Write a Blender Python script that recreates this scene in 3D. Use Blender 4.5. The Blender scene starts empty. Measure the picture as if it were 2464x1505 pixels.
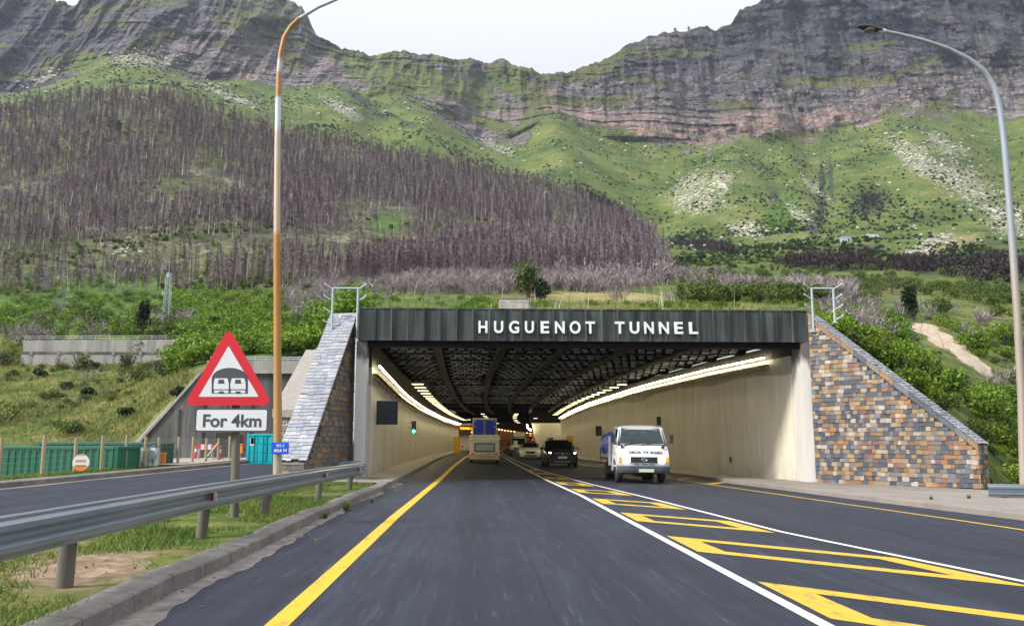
import bpy, bmesh, math, random
import numpy as np
from mathutils import Vector, Matrix
R = math.radians
random.seed(7)
rng = np.random.default_rng(7)
SC = bpy.context.scene
COL = SC.collection

# ------------------------------------------------------------------ camera model
S = 0.014                     # cross fall of the road plane (left side higher)
CAMZ, F, CU, CV, HZ, VPU = 1.55, 2053.0, 1231.5, 752.5, 1058.0, 1150.0
PITCH = math.atan((HZ - CV) / F)
YAW = math.atan((CU - VPU) * math.cos(PITCH) / F)

def ray(u, v):
    a = (u - CU) / F; b = -(v - CV) / F
    yp = math.cos(PITCH) - math.sin(PITCH) * b
    z = math.sin(PITCH) + math.cos(PITCH) * b
    return (a * math.cos(YAW) + yp * math.sin(YAW), -a * math.sin(YAW) + yp * math.cos(YAW), z)

def at(u, v, Y):
    """the point of the place seen at (u, v) whose distance along the road is Y"""
    d = ray(u, v); t = Y / d[1]
    return Vector((d[0] * t, Y, CAMZ + d[2] * t))

def gp(u, v, h=0.0):
    """the point of the road plane (raised by h) seen at (u, v)"""
    d = ray(u, v); t = (h - CAMZ) / (d[2] + S * d[0])
    return Vector((d[0] * t, d[1] * t, CAMZ + d[2] * t))

def gz(x, h=0.0):
    return -S * x + h

# ------------------------------------------------------------------ mesh helpers
class MB:
    def __init__(self):
        self.v = []; self.f = []; self.m = []; self.s = []
    def add(self, verts, faces, mi=0, smooth=False):
        o = len(self.v)
        self.v += [tuple(p) for p in verts]
        for f in faces:
            self.f.append(tuple(i + o for i in f)); self.m.append(mi); self.s.append(smooth)
    def box(self, c, size, rot=None, mi=0):
        hx, hy, hz = size[0] / 2, size[1] / 2, size[2] / 2
        P = [Vector((sx * hx, sy * hy, sz * hz)) for sz in (-1, 1) for sy in (-1, 1) for sx in (-1, 1)]
        if rot is not None: P = [rot @ p for p in P]
        P = [p + Vector(c) for p in P]
        self.add(P, [(0, 2, 3, 1), (4, 5, 7, 6), (0, 1, 5, 4), (2, 6, 7, 3), (0, 4, 6, 2), (1, 3, 7, 5)], mi)
        return self
    def bb(self, x0, x1, y0, y1, z0, z1, mi=0):
        return self.box(((x0 + x1) / 2, (y0 + y1) / 2, (z0 + z1) / 2), (abs(x1 - x0), abs(y1 - y0), abs(z1 - z0)), None, mi)
    def bar(self, a, b, w, h=None, mi=0, up=(0, 0, 1)):
        a = Vector(a); b = Vector(b); h = h or w
        d = b - a; L = d.length
        if L < 1e-6: return self
        yv = d / L; u = Vector(up)
        if abs(yv.dot(u)) > .97: u = Vector((1, 0, 0))
        xv = yv.cross(u).normalized(); zv = xv.cross(yv)
        rot = Matrix((xv, yv, zv)).transposed()
        return self.box((a + b) / 2, (w, L, h), rot, mi)
    def tube(self, pts, rad, n=8, mi=0, cap=True, smooth=True):
        pts = [Vector(p) for p in pts]
        if not isinstance(rad, (list, tuple)): rad = [rad] * len(pts)
        V = []; Fc = []
        prev = None
        for i, p in enumerate(pts):
            d = (pts[min(i + 1, len(pts) - 1)] - pts[max(i - 1, 0)]).normalized()
            if prev is None:
                u = Vector((0, 0, 1)) if abs(d.z) < .9 else Vector((1, 0, 0))
                xv = d.cross(u).normalized()
            else:
                xv = (prev - d * prev.dot(d)).normalized()
            prev = xv; yv = d.cross(xv)
            for k in range(n):
                a = 2 * math.pi * k / n
                V.append(p + (xv * math.cos(a) + yv * math.sin(a)) * rad[i])
        for i in range(len(pts) - 1):
            for k in range(n):
                k2 = (k + 1) % n
                Fc.append((i * n + k, i * n + k2, (i + 1) * n + k2, (i + 1) * n + k))
        self.add(V, Fc, mi, smooth)
        if cap:
            self.add(V[:n], [tuple(range(n - 1, -1, -1))], mi)
            self.add(V[-n:], [tuple(range(n))], mi)
        return self
    def cyl(self, a, b, r, n=16, mi=0, smooth=True):
        return self.tube([a, b], r, n, mi, True, smooth)
    def prism(self, poly, vec, mi=0):
        n = len(poly); A = [Vector(p) for p in poly]; B = [p + Vector(vec) for p in A]
        self.add(A + B, [tuple(range(n - 1, -1, -1)), tuple(range(n, 2 * n))] +
                 [(i, (i + 1) % n, n + (i + 1) % n, n + i) for i in range(n)], mi)
        return self
    def loft(self, rings, mi=0, closed=True, cap=True, smooth=False):
        n = len(rings[0]); V = [p for r in rings for p in r]; Fc = []
        for i in range(len(rings) - 1):
            for k in range(n if closed else n - 1):
                k2 = (k + 1) % n
                Fc.append((i * n + k, i * n + k2, (i + 1) * n + k2, (i + 1) * n + k))
        self.add(V, Fc, mi, smooth)
        if cap and closed:
            self.add(rings[0], [tuple(range(n - 1, -1, -1))], mi)
            self.add(rings[-1], [tuple(range(n))], mi)
        return self
    def ball(self, c, r, mi=0, nu=12, nv=8):
        c = Vector(c); r = Vector(r if hasattr(r, '__len__') else (r, r, r))
        rings = []
        for j in range(nv + 1):
            t = math.pi * (j + .001) / (nv + .002)
            rings.append([c + Vector((r.x * math.sin(t) * math.cos(2 * math.pi * i / nu), r.y * math.sin(t) * math.sin(2 * math.pi * i / nu), r.z * math.cos(t))) for i in range(nu)])
        return self.loft(rings, mi, True, True, True)
    def build(self, name, mats, parent=None, bevel=0, fix=True, seg=2):
        me = bpy.data.meshes.new(name)
        me.from_pydata(self.v, [], self.f)
        mats = mats if isinstance(mats, (list, tuple)) else [mats]
        for m in mats: me.materials.append(m)
        me.polygons.foreach_set('material_index', self.m)
        me.polygons.foreach_set('use_smooth', self.s)
        if fix:
            bm = bmesh.new(); bm.from_mesh(me)
            bmesh.ops.recalc_face_normals(bm, faces=bm.faces)
            bm.to_mesh(me); bm.free()
        me.update()
        o = bpy.data.objects.new(name, me); COL.objects.link(o)
        if parent: o.parent = parent
        if bevel:
            b = o.modifiers.new('bevel', 'BEVEL'); b.width = bevel; b.segments = seg; b.limit_method = 'ANGLE'; b.angle_limit = R(35)
        return o

def np_mesh(name, V, Fq, mats, mi=None, smooth=False, parent=None, attrs=None):
    V = np.asarray(V, np.float32); Fq = np.asarray(Fq, np.int32); k = Fq.shape[1]
    me = bpy.data.meshes.new(name)
    me.vertices.add(len(V)); me.vertices.foreach_set('co', V.ravel())
    me.loops.add(Fq.size); me.loops.foreach_set('vertex_index', Fq.ravel())
    me.polygons.add(len(Fq)); me.polygons.foreach_set('loop_start', np.arange(0, Fq.size, k, dtype=np.int32))
    for m in (mats if isinstance(mats, (list, tuple)) else [mats]): me.materials.append(m)
    if mi is not None: me.polygons.foreach_set('material_index', np.asarray(mi, np.int32))
    me.polygons.foreach_set('use_smooth', np.full(len(Fq), bool(smooth)))
    for an, av in (attrs or {}).items():
        a = me.attributes.new(an, 'FLOAT', 'POINT'); a.data.foreach_set('value', np.asarray(av, np.float32).ravel())
    me.update(calc_edges=True); me.validate()
    o = bpy.data.objects.new(name, me); COL.objects.link(o)
    if parent: o.parent = parent
    return o

def thing(name, label, cat, loc=(0, 0, 0), rz=0, group=None):
    o = bpy.data.objects.new(name, None); COL.objects.link(o)
    o.location = loc; o.rotation_euler = (0, 0, rz); o.empty_display_size = .3
    o['label'] = label; o['category'] = cat
    if group: o['group'] = group
    return o
def tag(o, label, cat, group=None):
    o['label'] = label; o['category'] = cat
    if group: o['group'] = group
    return o
def struct(o):
    o['kind'] = 'structure'; return o
def stuff(o):
    o['kind'] = 'stuff'; return o
def dup(root, loc, rz=0, scale=1, label=None, group=None):
    r = root.copy(); COL.objects.link(r); r.location = loc; r.rotation_euler = (0, 0, rz); r.scale = (scale,) * 3
    if label: r['label'] = label
    if group: r['group'] = group
    for ch in list(root.children):
        c = ch.copy(); COL.objects.link(c); c.parent = r
        for g in ch.children:
            d = g.copy(); COL.objects.link(d); d.parent = c
    return r

def text_mesh(s, size, bold=0.0, depth=.01):
    """flat lettering as a mesh, lying in x/z, facing -y, origin at its left base"""
    cu = bpy.data.curves.new('lettering', 'FONT'); cu.body = s; cu.size = size; cu.extrude = depth; cu.offset = bold
    ob = bpy.data.objects.new('lettering', cu); COL.objects.link(ob)
    bpy.context.view_layer.update()
    me = bpy.data.meshes.new_from_object(ob.evaluated_get(bpy.context.evaluated_depsgraph_get()))
    bpy.data.objects.remove(ob); bpy.data.curves.remove(cu)
    me.transform(Matrix.Rotation(R(90), 4, 'X'))
    return me
def text_obj(name, s, m, x0, x1, z0, z1, y, parent, bold=0.0, depth=.01, rot=None):
    """lettering stretched to fill x0..x1, z0..z1 on a plate facing -y"""
    me = text_mesh(s, 1, bold, depth)
    P = np.empty(len(me.vertices) * 3); me.vertices.foreach_get('co', P); P = P.reshape(-1, 3)
    lo, hi = P.min(0), P.max(0)
    P[:, 0] = x0 + (P[:, 0] - lo[0]) / (hi[0] - lo[0]) * (x1 - x0)
    P[:, 2] = z0 + (P[:, 2] - lo[2]) / (hi[2] - lo[2]) * (z1 - z0)
    P[:, 1] += y
    if rot is not None: P = np.array([tuple(rot @ Vector(p)) for p in P])
    me.vertices.foreach_set('co', P.ravel()); me.materials.clear(); me.materials.append(m); me.update()
    o = bpy.data.objects.new(name, me); COL.objects.link(o); o.parent = parent
    return o

# ------------------------------------------------------------------ noise
def _h(i, j, k, s):
    n = (i.astype(np.int64) * 374761393 + j.astype(np.int64) * 668265263 + k.astype(np.int64) * 2147483647 + s * 1274126177) & 0xffffffff
    n = ((n ^ (n >> 13)) * 1274126177) & 0xffffffff
    n = ((n ^ (n >> 15)) * 2246822519) & 0xffffffff
    return ((n ^ (n >> 16)) & 0xffff) / 65535.0
def vnoise(x, y, z=0.0, s=0):
    x, y, z = np.broadcast_arrays(np.asarray(x, float), np.asarray(y, float), np.asarray(z, float))
    i, j, k = np.floor(x), np.floor(y), np.floor(z)
    fx, fy, fz = x - i, y - j, z - k
    fx, fy, fz = [t * t * t * (t * (t * 6 - 15) + 10) for t in (fx, fy, fz)]
    r = 0
    for a in (0, 1):
        for b in (0, 1):
            for c in (0, 1):
                w = (fx if a else 1 - fx) * (fy if b else 1 - fy) * (fz if c else 1 - fz)
                r = r + w * _h(i + a, j + b, k + c, s)
    return r * 2 - 1
def fbm(x, y, z=0.0, o=5, s=0, g=.5):
    r = 0; a = 1; t = 0; f = 1
    for q in range(o):
        r = r + a * vnoise(np.asarray(x) * f, np.asarray(y) * f, np.asarray(z) * f, s + q * 17); t += a; a *= g; f *= 2.03
    return r / t
def ridged(x, y, z=0.0, o=4, s=0):
    r = 0; a = 1; t = 0; f = 1
    for q in range(o):
        r = r + a * (1 - np.abs(vnoise(np.asarray(x) * f, np.asarray(y) * f, np.asarray(z) * f, s + q * 31)) * 2); t += a; a *= .5; f *= 2.1
    return r / t
def sstep(e0, e1, x):
    t = np.clip((x - e0) / (e1 - e0), 0, 1); return t * t * (3 - 2 * t)

# ------------------------------------------------------------------ materials
class NB:
    """a small shader graph builder"""
    def __init__(self, name):
        self.mat = bpy.data.materials.new(name); self.mat.use_nodes = True
        self.t = self.mat.node_tree; self.t.nodes.clear()
        self.out = self.t.nodes.new('ShaderNodeOutputMaterial')
    def n(self, typ, ins=None, **props):
        nd = self.t.nodes.new('ShaderNode' + typ)
        for k, v in props.items(): setattr(nd, k, v)
        for k, v in (ins or {}).items():
            sk = nd.inputs[k]
            if hasattr(v, 'is_output'): self.t.links.new(v, sk)
            else:
                if isinstance(v, tuple) and len(v) == 3 and sk.type == 'RGBA': v = v + (1,)
                sk.default_value = v
        return nd
    def math(self, op, a, b=0.0, c=0.0, clamp=False):
        return self.n('Math', {0: a, 1: b, 2: c}, operation=op, use_clamp=clamp).outputs[0]
    def mix(self, f, a, b, blend='MIX'):
        nd = self.n('Mix', {0: f, 6: a, 7: b}, data_type='RGBA', blend_type=blend, clamp_factor=True)
        return nd.outputs[2]
    def noise(self, scale, detail=4, rough=.55, vec=None, dist=0.0):
        ins = {'Scale': scale, 'Detail': detail, 'Roughness': rough, 'Distortion': dist}
        if vec is not None: ins['Vector'] = vec
        return self.n('TexNoise', ins).outputs['Fac']
    def pos(self): return self.n('NewGeometry').outputs['Position']
    def obj(self): return self.n('TexCoord').outputs['Object']
    def island(self): return self.n('NewGeometry').outputs['Random Per Island']
    def mapv(self, vec, scale=(1, 1, 1), rot=(0, 0, 0), loc=(0, 0, 0)):
        return self.n('Mapping', {'Vector': vec, 'Scale': scale, 'Rotation': rot, 'Location': loc}).outputs[0]
    def ramp(self, f, stops, interp='LINEAR'):
        nd = self.n('ValToRGB', {0: f}); cr = nd.color_ramp; cr.interpolation = interp
        while len(cr.elements) < len(stops): cr.elements.new(.5)
        for e, (p, c) in zip(cr.elements, stops):
            e.position = p; e.color = (c if len(c) == 4 else tuple(c) + (1,)) if hasattr(c, '__len__') else (c, c, c, 1)
        return nd.outputs[0]
    def rng(self, f, a, b, c=0.0, d=1.0):
        return self.n('MapRange', {0: f, 1: a, 2: b, 3: c, 4: d}).outputs[0]
    def attr(self, name): return self.n('Attribute', attribute_name=name).outputs['Fac']
    def bump(self, h, strength=.5, dist=.02, normal=None):
        ins = {'Strength': strength, 'Distance': dist, 'Height': h}
        if normal is not None: ins['Normal'] = normal
        return self.n('Bump', ins).outputs[0]
    def bsdf(self, color, rough=.6, metal=0.0, normal=None, spec=.5, **kw):
        ins = {'Base Color': color, 'Roughness': rough, 'Metallic': metal, 'Specular IOR Level': spec}
        if normal is not None: ins['Normal'] = normal
        ins.update(kw)
        b = self.n('BsdfPrincipled', ins)
        self.t.links.new(b.outputs[0], self.out.inputs[0]); return b
    def surf(self, sh): self.t.links.new(sh, self.out.inputs[0])

def pm(name, c1, c2=None, scale=3.0, rough=.6, metal=0.0, bump=.15, stretch=(1, 1, 1), spec=.4, dirt=None, dscale=.7, damt=.5):
    """two tone noisy paint, concrete, metal ..."""
    b = NB(name); c2 = c2 or tuple(x * .78 for x in c1)
    vec = b.mapv(b.obj(), stretch)
    f = b.rng(b.noise(scale, 6, .6, vec), .3, .7)
    col = b.mix(f, c1, c2)
    if dirt is not None:
        g = b.rng(b.noise(dscale, 6, .65, b.mapv(b.obj(), stretch, loc=(3, 7, 1))), .5, .72)
        col = b.mix(b.math('MULTIPLY', g, damt), col, dirt)
    nrm = b.bump(b.noise(scale * 12, 4, .6, vec), bump, .01) if bump else None
    b.bsdf(col, b.rng(f, 0, 1, rough * .9, min(1, rough * 1.1)), metal, nrm, spec)
    return b.mat
def em(name, col, strength):
    b = NB(name); e = b.n('Emission', {'Color': col, 'Strength': strength}); b.surf(e.outputs[0]); return b.mat
def glow_lens(name, col, strength):
    b = NB(name); b.bsdf(col, .15, 0, None, .5, **{'Emission Color': col + (1,), 'Emission Strength': strength}); return b.mat
def leafmat(name, stops, transl=.25):
    """leaf clumps, each clump its own tone"""
    b = NB(name)
    big = b.rng(b.noise(.35, 3, .5, b.pos()), .35, .65)
    f = b.math('ADD', b.math('MULTIPLY', b.island(), .6), b.math('MULTIPLY', big, .4))
    col = b.ramp(f, stops)
    p = b.bsdf(col, .6, 0, None, .25)
    tr = b.n('BsdfTranslucent', {'Color': col})
    mx = b.n('MixShader', {0: transl, 1: p.outputs[0], 2: tr.outputs[0]})
    b.surf(mx.outputs[0]); return b.mat

M = {}
M['white_paint'] = pm('white_paint', (.66, .69, .73), (.60, .63, .67), 2, .3, 0, .02, dirt=(.45, .42, .38), damt=.25)
M['cream_paint'] = pm('cream_paint', (.82, .79, .70), (.76, .73, .64), 2, .4, 0, .03, dirt=(.4, .32, .22), damt=.35)
M['pearl_paint'] = pm('pearl_paint', (.76, .74, .66), (.7, .68, .6), 2, .25, 0, .02)
M['brown_paint'] = pm('brown_paint', (.035, .03, .024), (.05, .042, .033), 3, .22, .35, .02, spec=.6)
M['dark_paint'] = pm('dark_paint', (.02, .02, .024), None, 3, .25, .2, .02)
M['black_plastic'] = pm('black_plastic', (.018, .018, .02), (.03, .03, .032), 9, .55, 0, .08)
M['grey_plastic'] = pm('grey_plastic', (.07, .08, .1), (.05, .06, .075), 5, .5, 0, .06)
M['rubber'] = pm('rubber', (.022, .022, .024), (.04, .038, .036), 8, .8, 0, .1)
M['chrome'] = pm('chrome', (.75, .75, .76), (.6, .6, .62), 5, .18, 1, 0)
M['galv'] = pm('galvanised_steel', (.36, .43, .50), (.27, .33, .39), 2.2, .34, .8, .06, (1, .3, 1), dirt=(.25, .24, .22), damt=.3)
M['pale_metal'] = pm('pale_galvanised_metal', (.44, .50, .55), (.36, .42, .46), 6, .45, .25, .05)
M['rim'] = pm('wheel_rim', (.45, .45, .46), None, 6, .35, .8, .02)
M['blue_door'] = pm('blue_door_paint', (.014, .045, .46), (.018, .055, .52), 2, .35, 0, .04)
M['tarp'] = pm('blue_tarpaulin', (.03, .13, .55), (.05, .19, .68), 2.5, .5, 0, .4, dirt=(.5, .52, .6), dscale=1.6, damt=.8)
M['green_container'] = pm('green_container_paint', (.010, .135, .075), (.014, .16, .092), .8, .45, 0, .06, dirt=(.03, .1, .08), damt=.6)
M['dark_green'] = pm('dark_green_paint', (.008, .075, .055), (.012, .095, .07), 1, .5, 0, .06)
M['teal'] = pm('teal_container_paint', (.0, .36, .42), (.01, .42, .48), 1, .4, 0, .05, dirt=(.03, .25, .28), damt=.4)
M['concrete'] = pm('weathered_concrete', (.36, .345, .32), (.26, .25, .235), 1.6, .85, 0, .25, (1, 1, .10), dirt=(.10, .10, .10), dscale=1.0, damt=.7)
M['dark_concrete'] = pm('black_stained_concrete', (.115, .11, .11), (.04, .04, .043), 1.5, .85, 0, .25, (1, 1, .12), dirt=(.27, .25, .235), dscale=.9, damt=.7)
M['kerb'] = pm('kerb_concrete', (.205, .188, .175), (.135, .125, .118), 1.6, .85, 0, .3, (1, .5, 1), dirt=(.15, .13, .11), damt=.55)
M['pavement'] = pm('pavement_concrete', (.25, .222, .2), (.18, .16, .145), .9, .85, 0, .25, dirt=(.14, .125, .11), damt=.5)
M['wood'] = pm('weathered_pole_wood', (.165, .145, .12), (.085, .077, .066), 3, .85, 0, .3, (3, 3, .3))
M['fence_wood'] = pm('pale_fence_wood', (.42, .34, .22), (.3, .24, .15), 3, .85, 0, .3, (3, 3, .3))
M['wire'] = pm('fence_wire', (.3, .32, .33), None, 3, .5, .6, 0)
M['sign_white'] = pm('sign_white', (.66, .68, .72), (.61, .63, .67), 1.5, .35, 0, .01)
M['sign_red'] = pm('sign_red', (.60, .02, .035), (.54, .018, .03), 1.5, .35, 0, .01)
M['sign_black'] = pm('sign_black', (.022, .024, .03), None, 2, .45, 0, .01)
M['sign_grey'] = pm('faded_black', (.07, .075, .09), None, 2, .5, 0, .01)
M['sign_blue'] = pm('sign_blue', (.012, .10, .62), (.012, .09, .55), 2, .4, 0, .01)
M['orange'] = pm('orange_plastic', (.75, .23, .04), (.65, .19, .03), 2, .5, 0, .03)
M['red_box'] = pm('dull_red_box_paint', (.3, .09, .06), (.22, .07, .05), 4, .6, 0, .05)
M['yellow_door'] = pm('yellow_door_paint', (.62, .36, .02), (.55, .31, .02), 2, .5, 0, .03)
M['letter_white'] = pm('letter_white', (.8, .81, .83), (.7, .71, .73), 5, .5, 0, .02)
M['led_board'] = pm('dark_board_glass', (.01, .014, .022), (.014, .02, .03), 1.5, .3, 0, .02)
M['board_navy'] = pm('navy_board_face', (.006, .014, .028), (.009, .018, .034), 1.2, .4, 0, .02)
M['number_plate'] = pm('number_plate', (.72, .73, .7), (.6, .62, .58), 30, .4, 0, .0)
M['plate_green'] = pm('pale_green_plate', (.55, .66, .5), (.45, .58, .42), 30, .4, 0, .0)
M['curtain'] = pm('pale_curtain', (.52, .56, .6), (.32, .35, .38), 4, .6, 0, .3, (1, 1, 2.5))
M['amber'] = glow_lens('amber_lens', (.85, .3, .02), .25)
M['tail_red'] = glow_lens('tail_lamp_red', (.6, .02, .02), .15)
M['headlamp'] = glow_lens('headlamp_lit', (1, .93, .78), 9)
M['lamp_off'] = pm('lamp_glass', (.16, .16, .17), None, 9, .12, 0, 0)
M['tube_lamp'] = glow_lens('tube_lamp_lit', (1.0, .86, .54), 52)
M['far_lamp'] = glow_lens('far_lamp_lit', (1.0, .62, .25), 9)
M['louvre_lamp'] = glow_lens('panel_lamp_lit', (1.0, .86, .50), 1.5)
M['green_light'] = glow_lens('signal_green_lit', (.05, .9, .62), 5)
M['red_light'] = glow_lens('signal_red_lit', (1, .05, .03), 5)
M['led_amber'] = em('led_amber_lit', (1, .32, .01), 3.5)
M['skin'] = pm('skin', (.3, .17, .11), (.26, .14, .09), 9, .55, 0, .02)
M['hair'] = pm('dark_hair', (.012, .01, .009), None, 12, .7, 0, .2)
M['seat'] = pm('dark_seat_cloth', (.02, .022, .025), None, 9, .85, 0, .1)
M['dash'] = pm('pale_dashboard', (.4, .42, .46), (.32, .34, .38), 3, .6, 0, .05)

def glass_mat(name, tint, refl=.1):
    b = NB(name)
    t = b.n('BsdfTransparent', {'Color': tint}); g = b.n('BsdfGlossy', {'Color': (1, 1, 1), 'Roughness': .03})
    fr = b.n('Fresnel', {'IOR': 1.5}).outputs[0]
    mx = b.n('MixShader', {0: b.math('ADD', fr, refl * .3, 0, True), 1: t.outputs[0], 2: g.outputs[0]}); b.surf(mx.outputs[0]); return b.mat
M['windscreen'] = glass_mat('tinted_windscreen', (.42, .60, .60), .0)
M['dark_glass'] = pm('dark_window_glass', (.012, .016, .016), None, 1, .06, 0, 0, spec=.7)

def road_mat():
    b = NB('asphalt'); p = b.pos()
    fine = b.noise(55, 3, .7, p); mid = b.noise(.55, 5, .6, p)
    lane = b.noise(1.0, 4, .6, b.mapv(p, (1.7, .035, 1)))
    streak = b.noise(9, 3, .6, b.mapv(p, (1, .06, 1)))
    f = b.math('ADD', b.math('MULTIPLY', lane, .5), b.math('ADD', b.math('MULTIPLY', mid, .25), b.math('MULTIPLY', streak, .25)))
    col = b.ramp(b.rng(f, .34, .66), [(0, (.010, .013, .023)), (.5, (.018, .0225, .038)), (1, (.035, .042, .066))])
    spk = b.rng(fine, .60, .72)
    col = b.mix(b.math('MULTIPLY', spk, .45), col, (.16, .165, .185))
    grit = b.rng(b.noise(130, 2, .6, p), .60, .70); col = b.mix(b.math('MULTIPLY', grit, .5), col, (.006, .007, .010))
    sl = b.noise(7, 4, .7, b.mapv(p, (2.2, .10, 1), loc=(3, 1, 0))); col = b.mix(b.math('MULTIPLY', b.rng(sl, .58, .70), .35), col, (.10, .105, .12))
    oil = b.math('MULTIPLY', b.rng(b.noise(.8, 4, .6, b.mapv(p, (1, .25, 1), loc=(9, 4, 0))), .56, .70), .5); col = b.mix(oil, col, (.008, .009, .014))
    scuff = b.rng(b.noise(16, 3, .8, b.mapv(p, (2, .5, 1), loc=(1, 5, 2))), .715, .735); zone = b.rng(b.noise(.6, 2, .5, b.mapv(p, (1, .5, 1), loc=(2, 8, 0))), .55, .62)
    col = b.mix(b.math('MULTIPLY', b.math('MULTIPLY', scuff, zone), .8), col, (.45, .45, .46))
    sxr = b.n('SeparateXYZ', {0: p})
    wob = b.math('MULTIPLY', b.math('SUBTRACT', b.noise(.12, 2, .5, p), .5), .5)
    for xt in (-.25, 1.6, 5.6, 7.4):
        tr = b.rng(b.math('ABSOLUTE', b.math('SUBTRACT', b.math('ADD', sxr.outputs[0], wob), xt)), .12, .5, 1, 0)
        col = b.mix(b.math('MULTIPLY', b.math('MULTIPLY', tr, b.rng(mid, .3, .65)), .42), col, (.010, .012, .018))
    seam = b.rng(b.math('ABSOLUTE', b.math('SUBTRACT', b.math('ADD', sxr.outputs[0], b.math('MULTIPLY', b.noise(.4, 2, .5, p), .06)), .72)), .0, .012, 1, 0); col = b.mix(b.math('MULTIPLY', seam, .55), col, (.006, .006, .009))
    seam2 = b.rng(b.math('ABSOLUTE', b.math('SUBTRACT', b.math('ADD', sxr.outputs[1], b.math('MULTIPLY', b.noise(1.4, 3, .6, p), .25)), 17.6)), .0, .02, 1, 0); seam2 = b.math('MULTIPLY', seam2, b.math('LESS_THAN', sxr.outputs[0], -1.7)); col = b.mix(b.math('MULTIPLY', seam2, .8), col, (.005, .005, .007))
    vor = b.n('TexVoronoi', {'Vector': b.mapv(p, (.5, .28, 1)), 'Scale': .6, 'Randomness': 1.0}, feature='DISTANCE_TO_EDGE').outputs['Distance']
    crack = b.math('MULTIPLY', b.rng(vor, 0, .006, 1, 0), b.rng(b.noise(.18, 2, .5, p), .52, .6))
    col = b.mix(b.math('MULTIPLY', crack, .6), col, (.014, .014, .016))
    nrm = b.bump(fine, .35, .006)
    b.bsdf(col, b.rng(lane, .3, .7, .62, .80), 0, nrm, .24); return b.mat
M['asphalt'] = road_mat()
def kerb_mat():
    b = NB('jointed_kerb_concrete'); p = b.pos(); sx = b.n('SeparateXYZ', {0: p})
    col = b.mix(b.rng(b.noise(1.3, 6, .65, b.mapv(p, (1, .5, 1))), .32, .68), (.215, .197, .182), (.115, .107, .10))
    col = b.mix(b.math('MULTIPLY', b.rng(b.noise(5, 5, .7, p), .52, .68), .6), col, (.07, .065, .06))
    col = b.mix(b.math('MULTIPLY', b.rng(b.noise(3.1, 5, .7, b.mapv(p, (1, 1, 1), loc=(4, 1, 8))), .58, .68), .5), col, (.30, .285, .265))
    j = b.rng(b.math('PINGPONG', sx.outputs[1], .5), 0, .012, 1, 0); col = b.mix(b.math('MULTIPLY', j, .85), col, (.02, .019, .018))
    b.bsdf(col, .88, 0, b.bump(b.math('SUBTRACT', b.noise(24, 5, .7, p), b.math('MULTIPLY', j, 1.5)), .4, .012), .2); return b.mat
M['kerb'] = kerb_mat()
def paint_mat(name, c, worn=.35, thr=.56):
    b = NB(name); p = b.pos()
    w = b.math('MULTIPLY', b.rng(b.noise(6, 6, .75, b.mapv(p, (1, .35, 1))), thr, thr + .14), worn)
    w2 = b.math('MULTIPLY', b.rng(b.noise(40, 3, .7, p), .55, .7), worn * .7)
    col = b.mix(b.math('MAXIMUM', w, w2), c, (.06, .062, .068))
    b.bsdf(col, .6, 0, b.bump(b.noise(60, 3, .6, p), .25, .004), .4); return b.mat
M['yellow_line'] = paint_mat('yellow_road_paint', (.60, .37, .02), .62, .53)
M['yellow_worn'] = paint_mat('worn_yellow_road_paint', (.55, .36, .03), .6, .52)
M['white_line'] = paint_mat('white_road_paint', (.64, .63, .60), .45)

def tunnel_wall_mat():
    b = NB('tunnel_wall_paint'); p = b.pos()
    f = b.rng(b.noise(.45, 6, .6, b.mapv(p, (1, 1, .22))), .3, .7)
    col = b.mix(f, (.74, .705, .60), (.60, .565, .465))
    fine = b.rng(b.noise(3.2, 5, .65, b.mapv(p, (1, 1, .12))), .45, .75)
    col = b.mix(b.math('MULTIPLY', fine, .35), col, (.27, .24, .2))
    br = b.n('TexBrick', {'Vector': b.mapv(p, (1, 1, 1), (0, R(0), 0)), 'Color1': (1, 1, 1), 'Color2': (.95, .95, .95), 'Mortar': (.8, .8, .8), 'Scale': .42, 'Mortar Size': .004, 'Row Height': .5})
    sx = b.n('SeparateXYZ', {0: p})
    jy = b.math('PINGPONG', sx.outputs[1], 1.5); jl = b.rng(jy, 0, .025, 1, 0)
    jz = b.math('PINGPONG', b.math('ADD', sx.outputs[2], .3), .55); jl2 = b.math('MULTIPLY', b.rng(jz, 0, .012, 1, 0), .5)
    col = b.mix(b.math('MULTIPLY', b.math('MAXIMUM', jl, jl2), .35), col, (.2, .18, .15))
    # grime along the foot of the wall, and soot with its own ragged edge under the roof
    g = b.math('MULTIPLY', b.rng(sx.outputs[2], 0, .75, 1, 0), b.rng(b.noise(1.2, 5, .6, p), .35, .7))
    col = b.mix(b.math('MULTIPLY', g, .55), col, (.2, .17, .14))
    side = b.math('GREATER_THAN', sx.outputs[0], 4.0)
    top = b.math('ADD', b.math('MULTIPLY', side, .55), b.math('SUBTRACT', 4.28, b.math('MULTIPLY', b.math('SUBTRACT', sx.outputs[1], 33.0), .0075)))
    band = b.math('ADD', .22, b.math('MULTIPLY', b.noise(.16, 2, .5, b.mapv(p, (1, 1, .2))), .75))
    so = b.rng(b.math('SUBTRACT', b.math('ADD', sx.outputs[2], band), top), -.05, .06)
    near_ = b.rng(sx.outputs[1], 70, 52, 0, 1)
    col = b.mix(b.math('MULTIPLY', b.math('MULTIPLY', so, near_), .62), col, (.10, .095, .085))
    b.bsdf(col, .55, 0, b.bump(b.noise(7, 5, .6, p), .12, .02), .35); return b.mat
M['tunnel_wall'] = tunnel_wall_mat()
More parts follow.
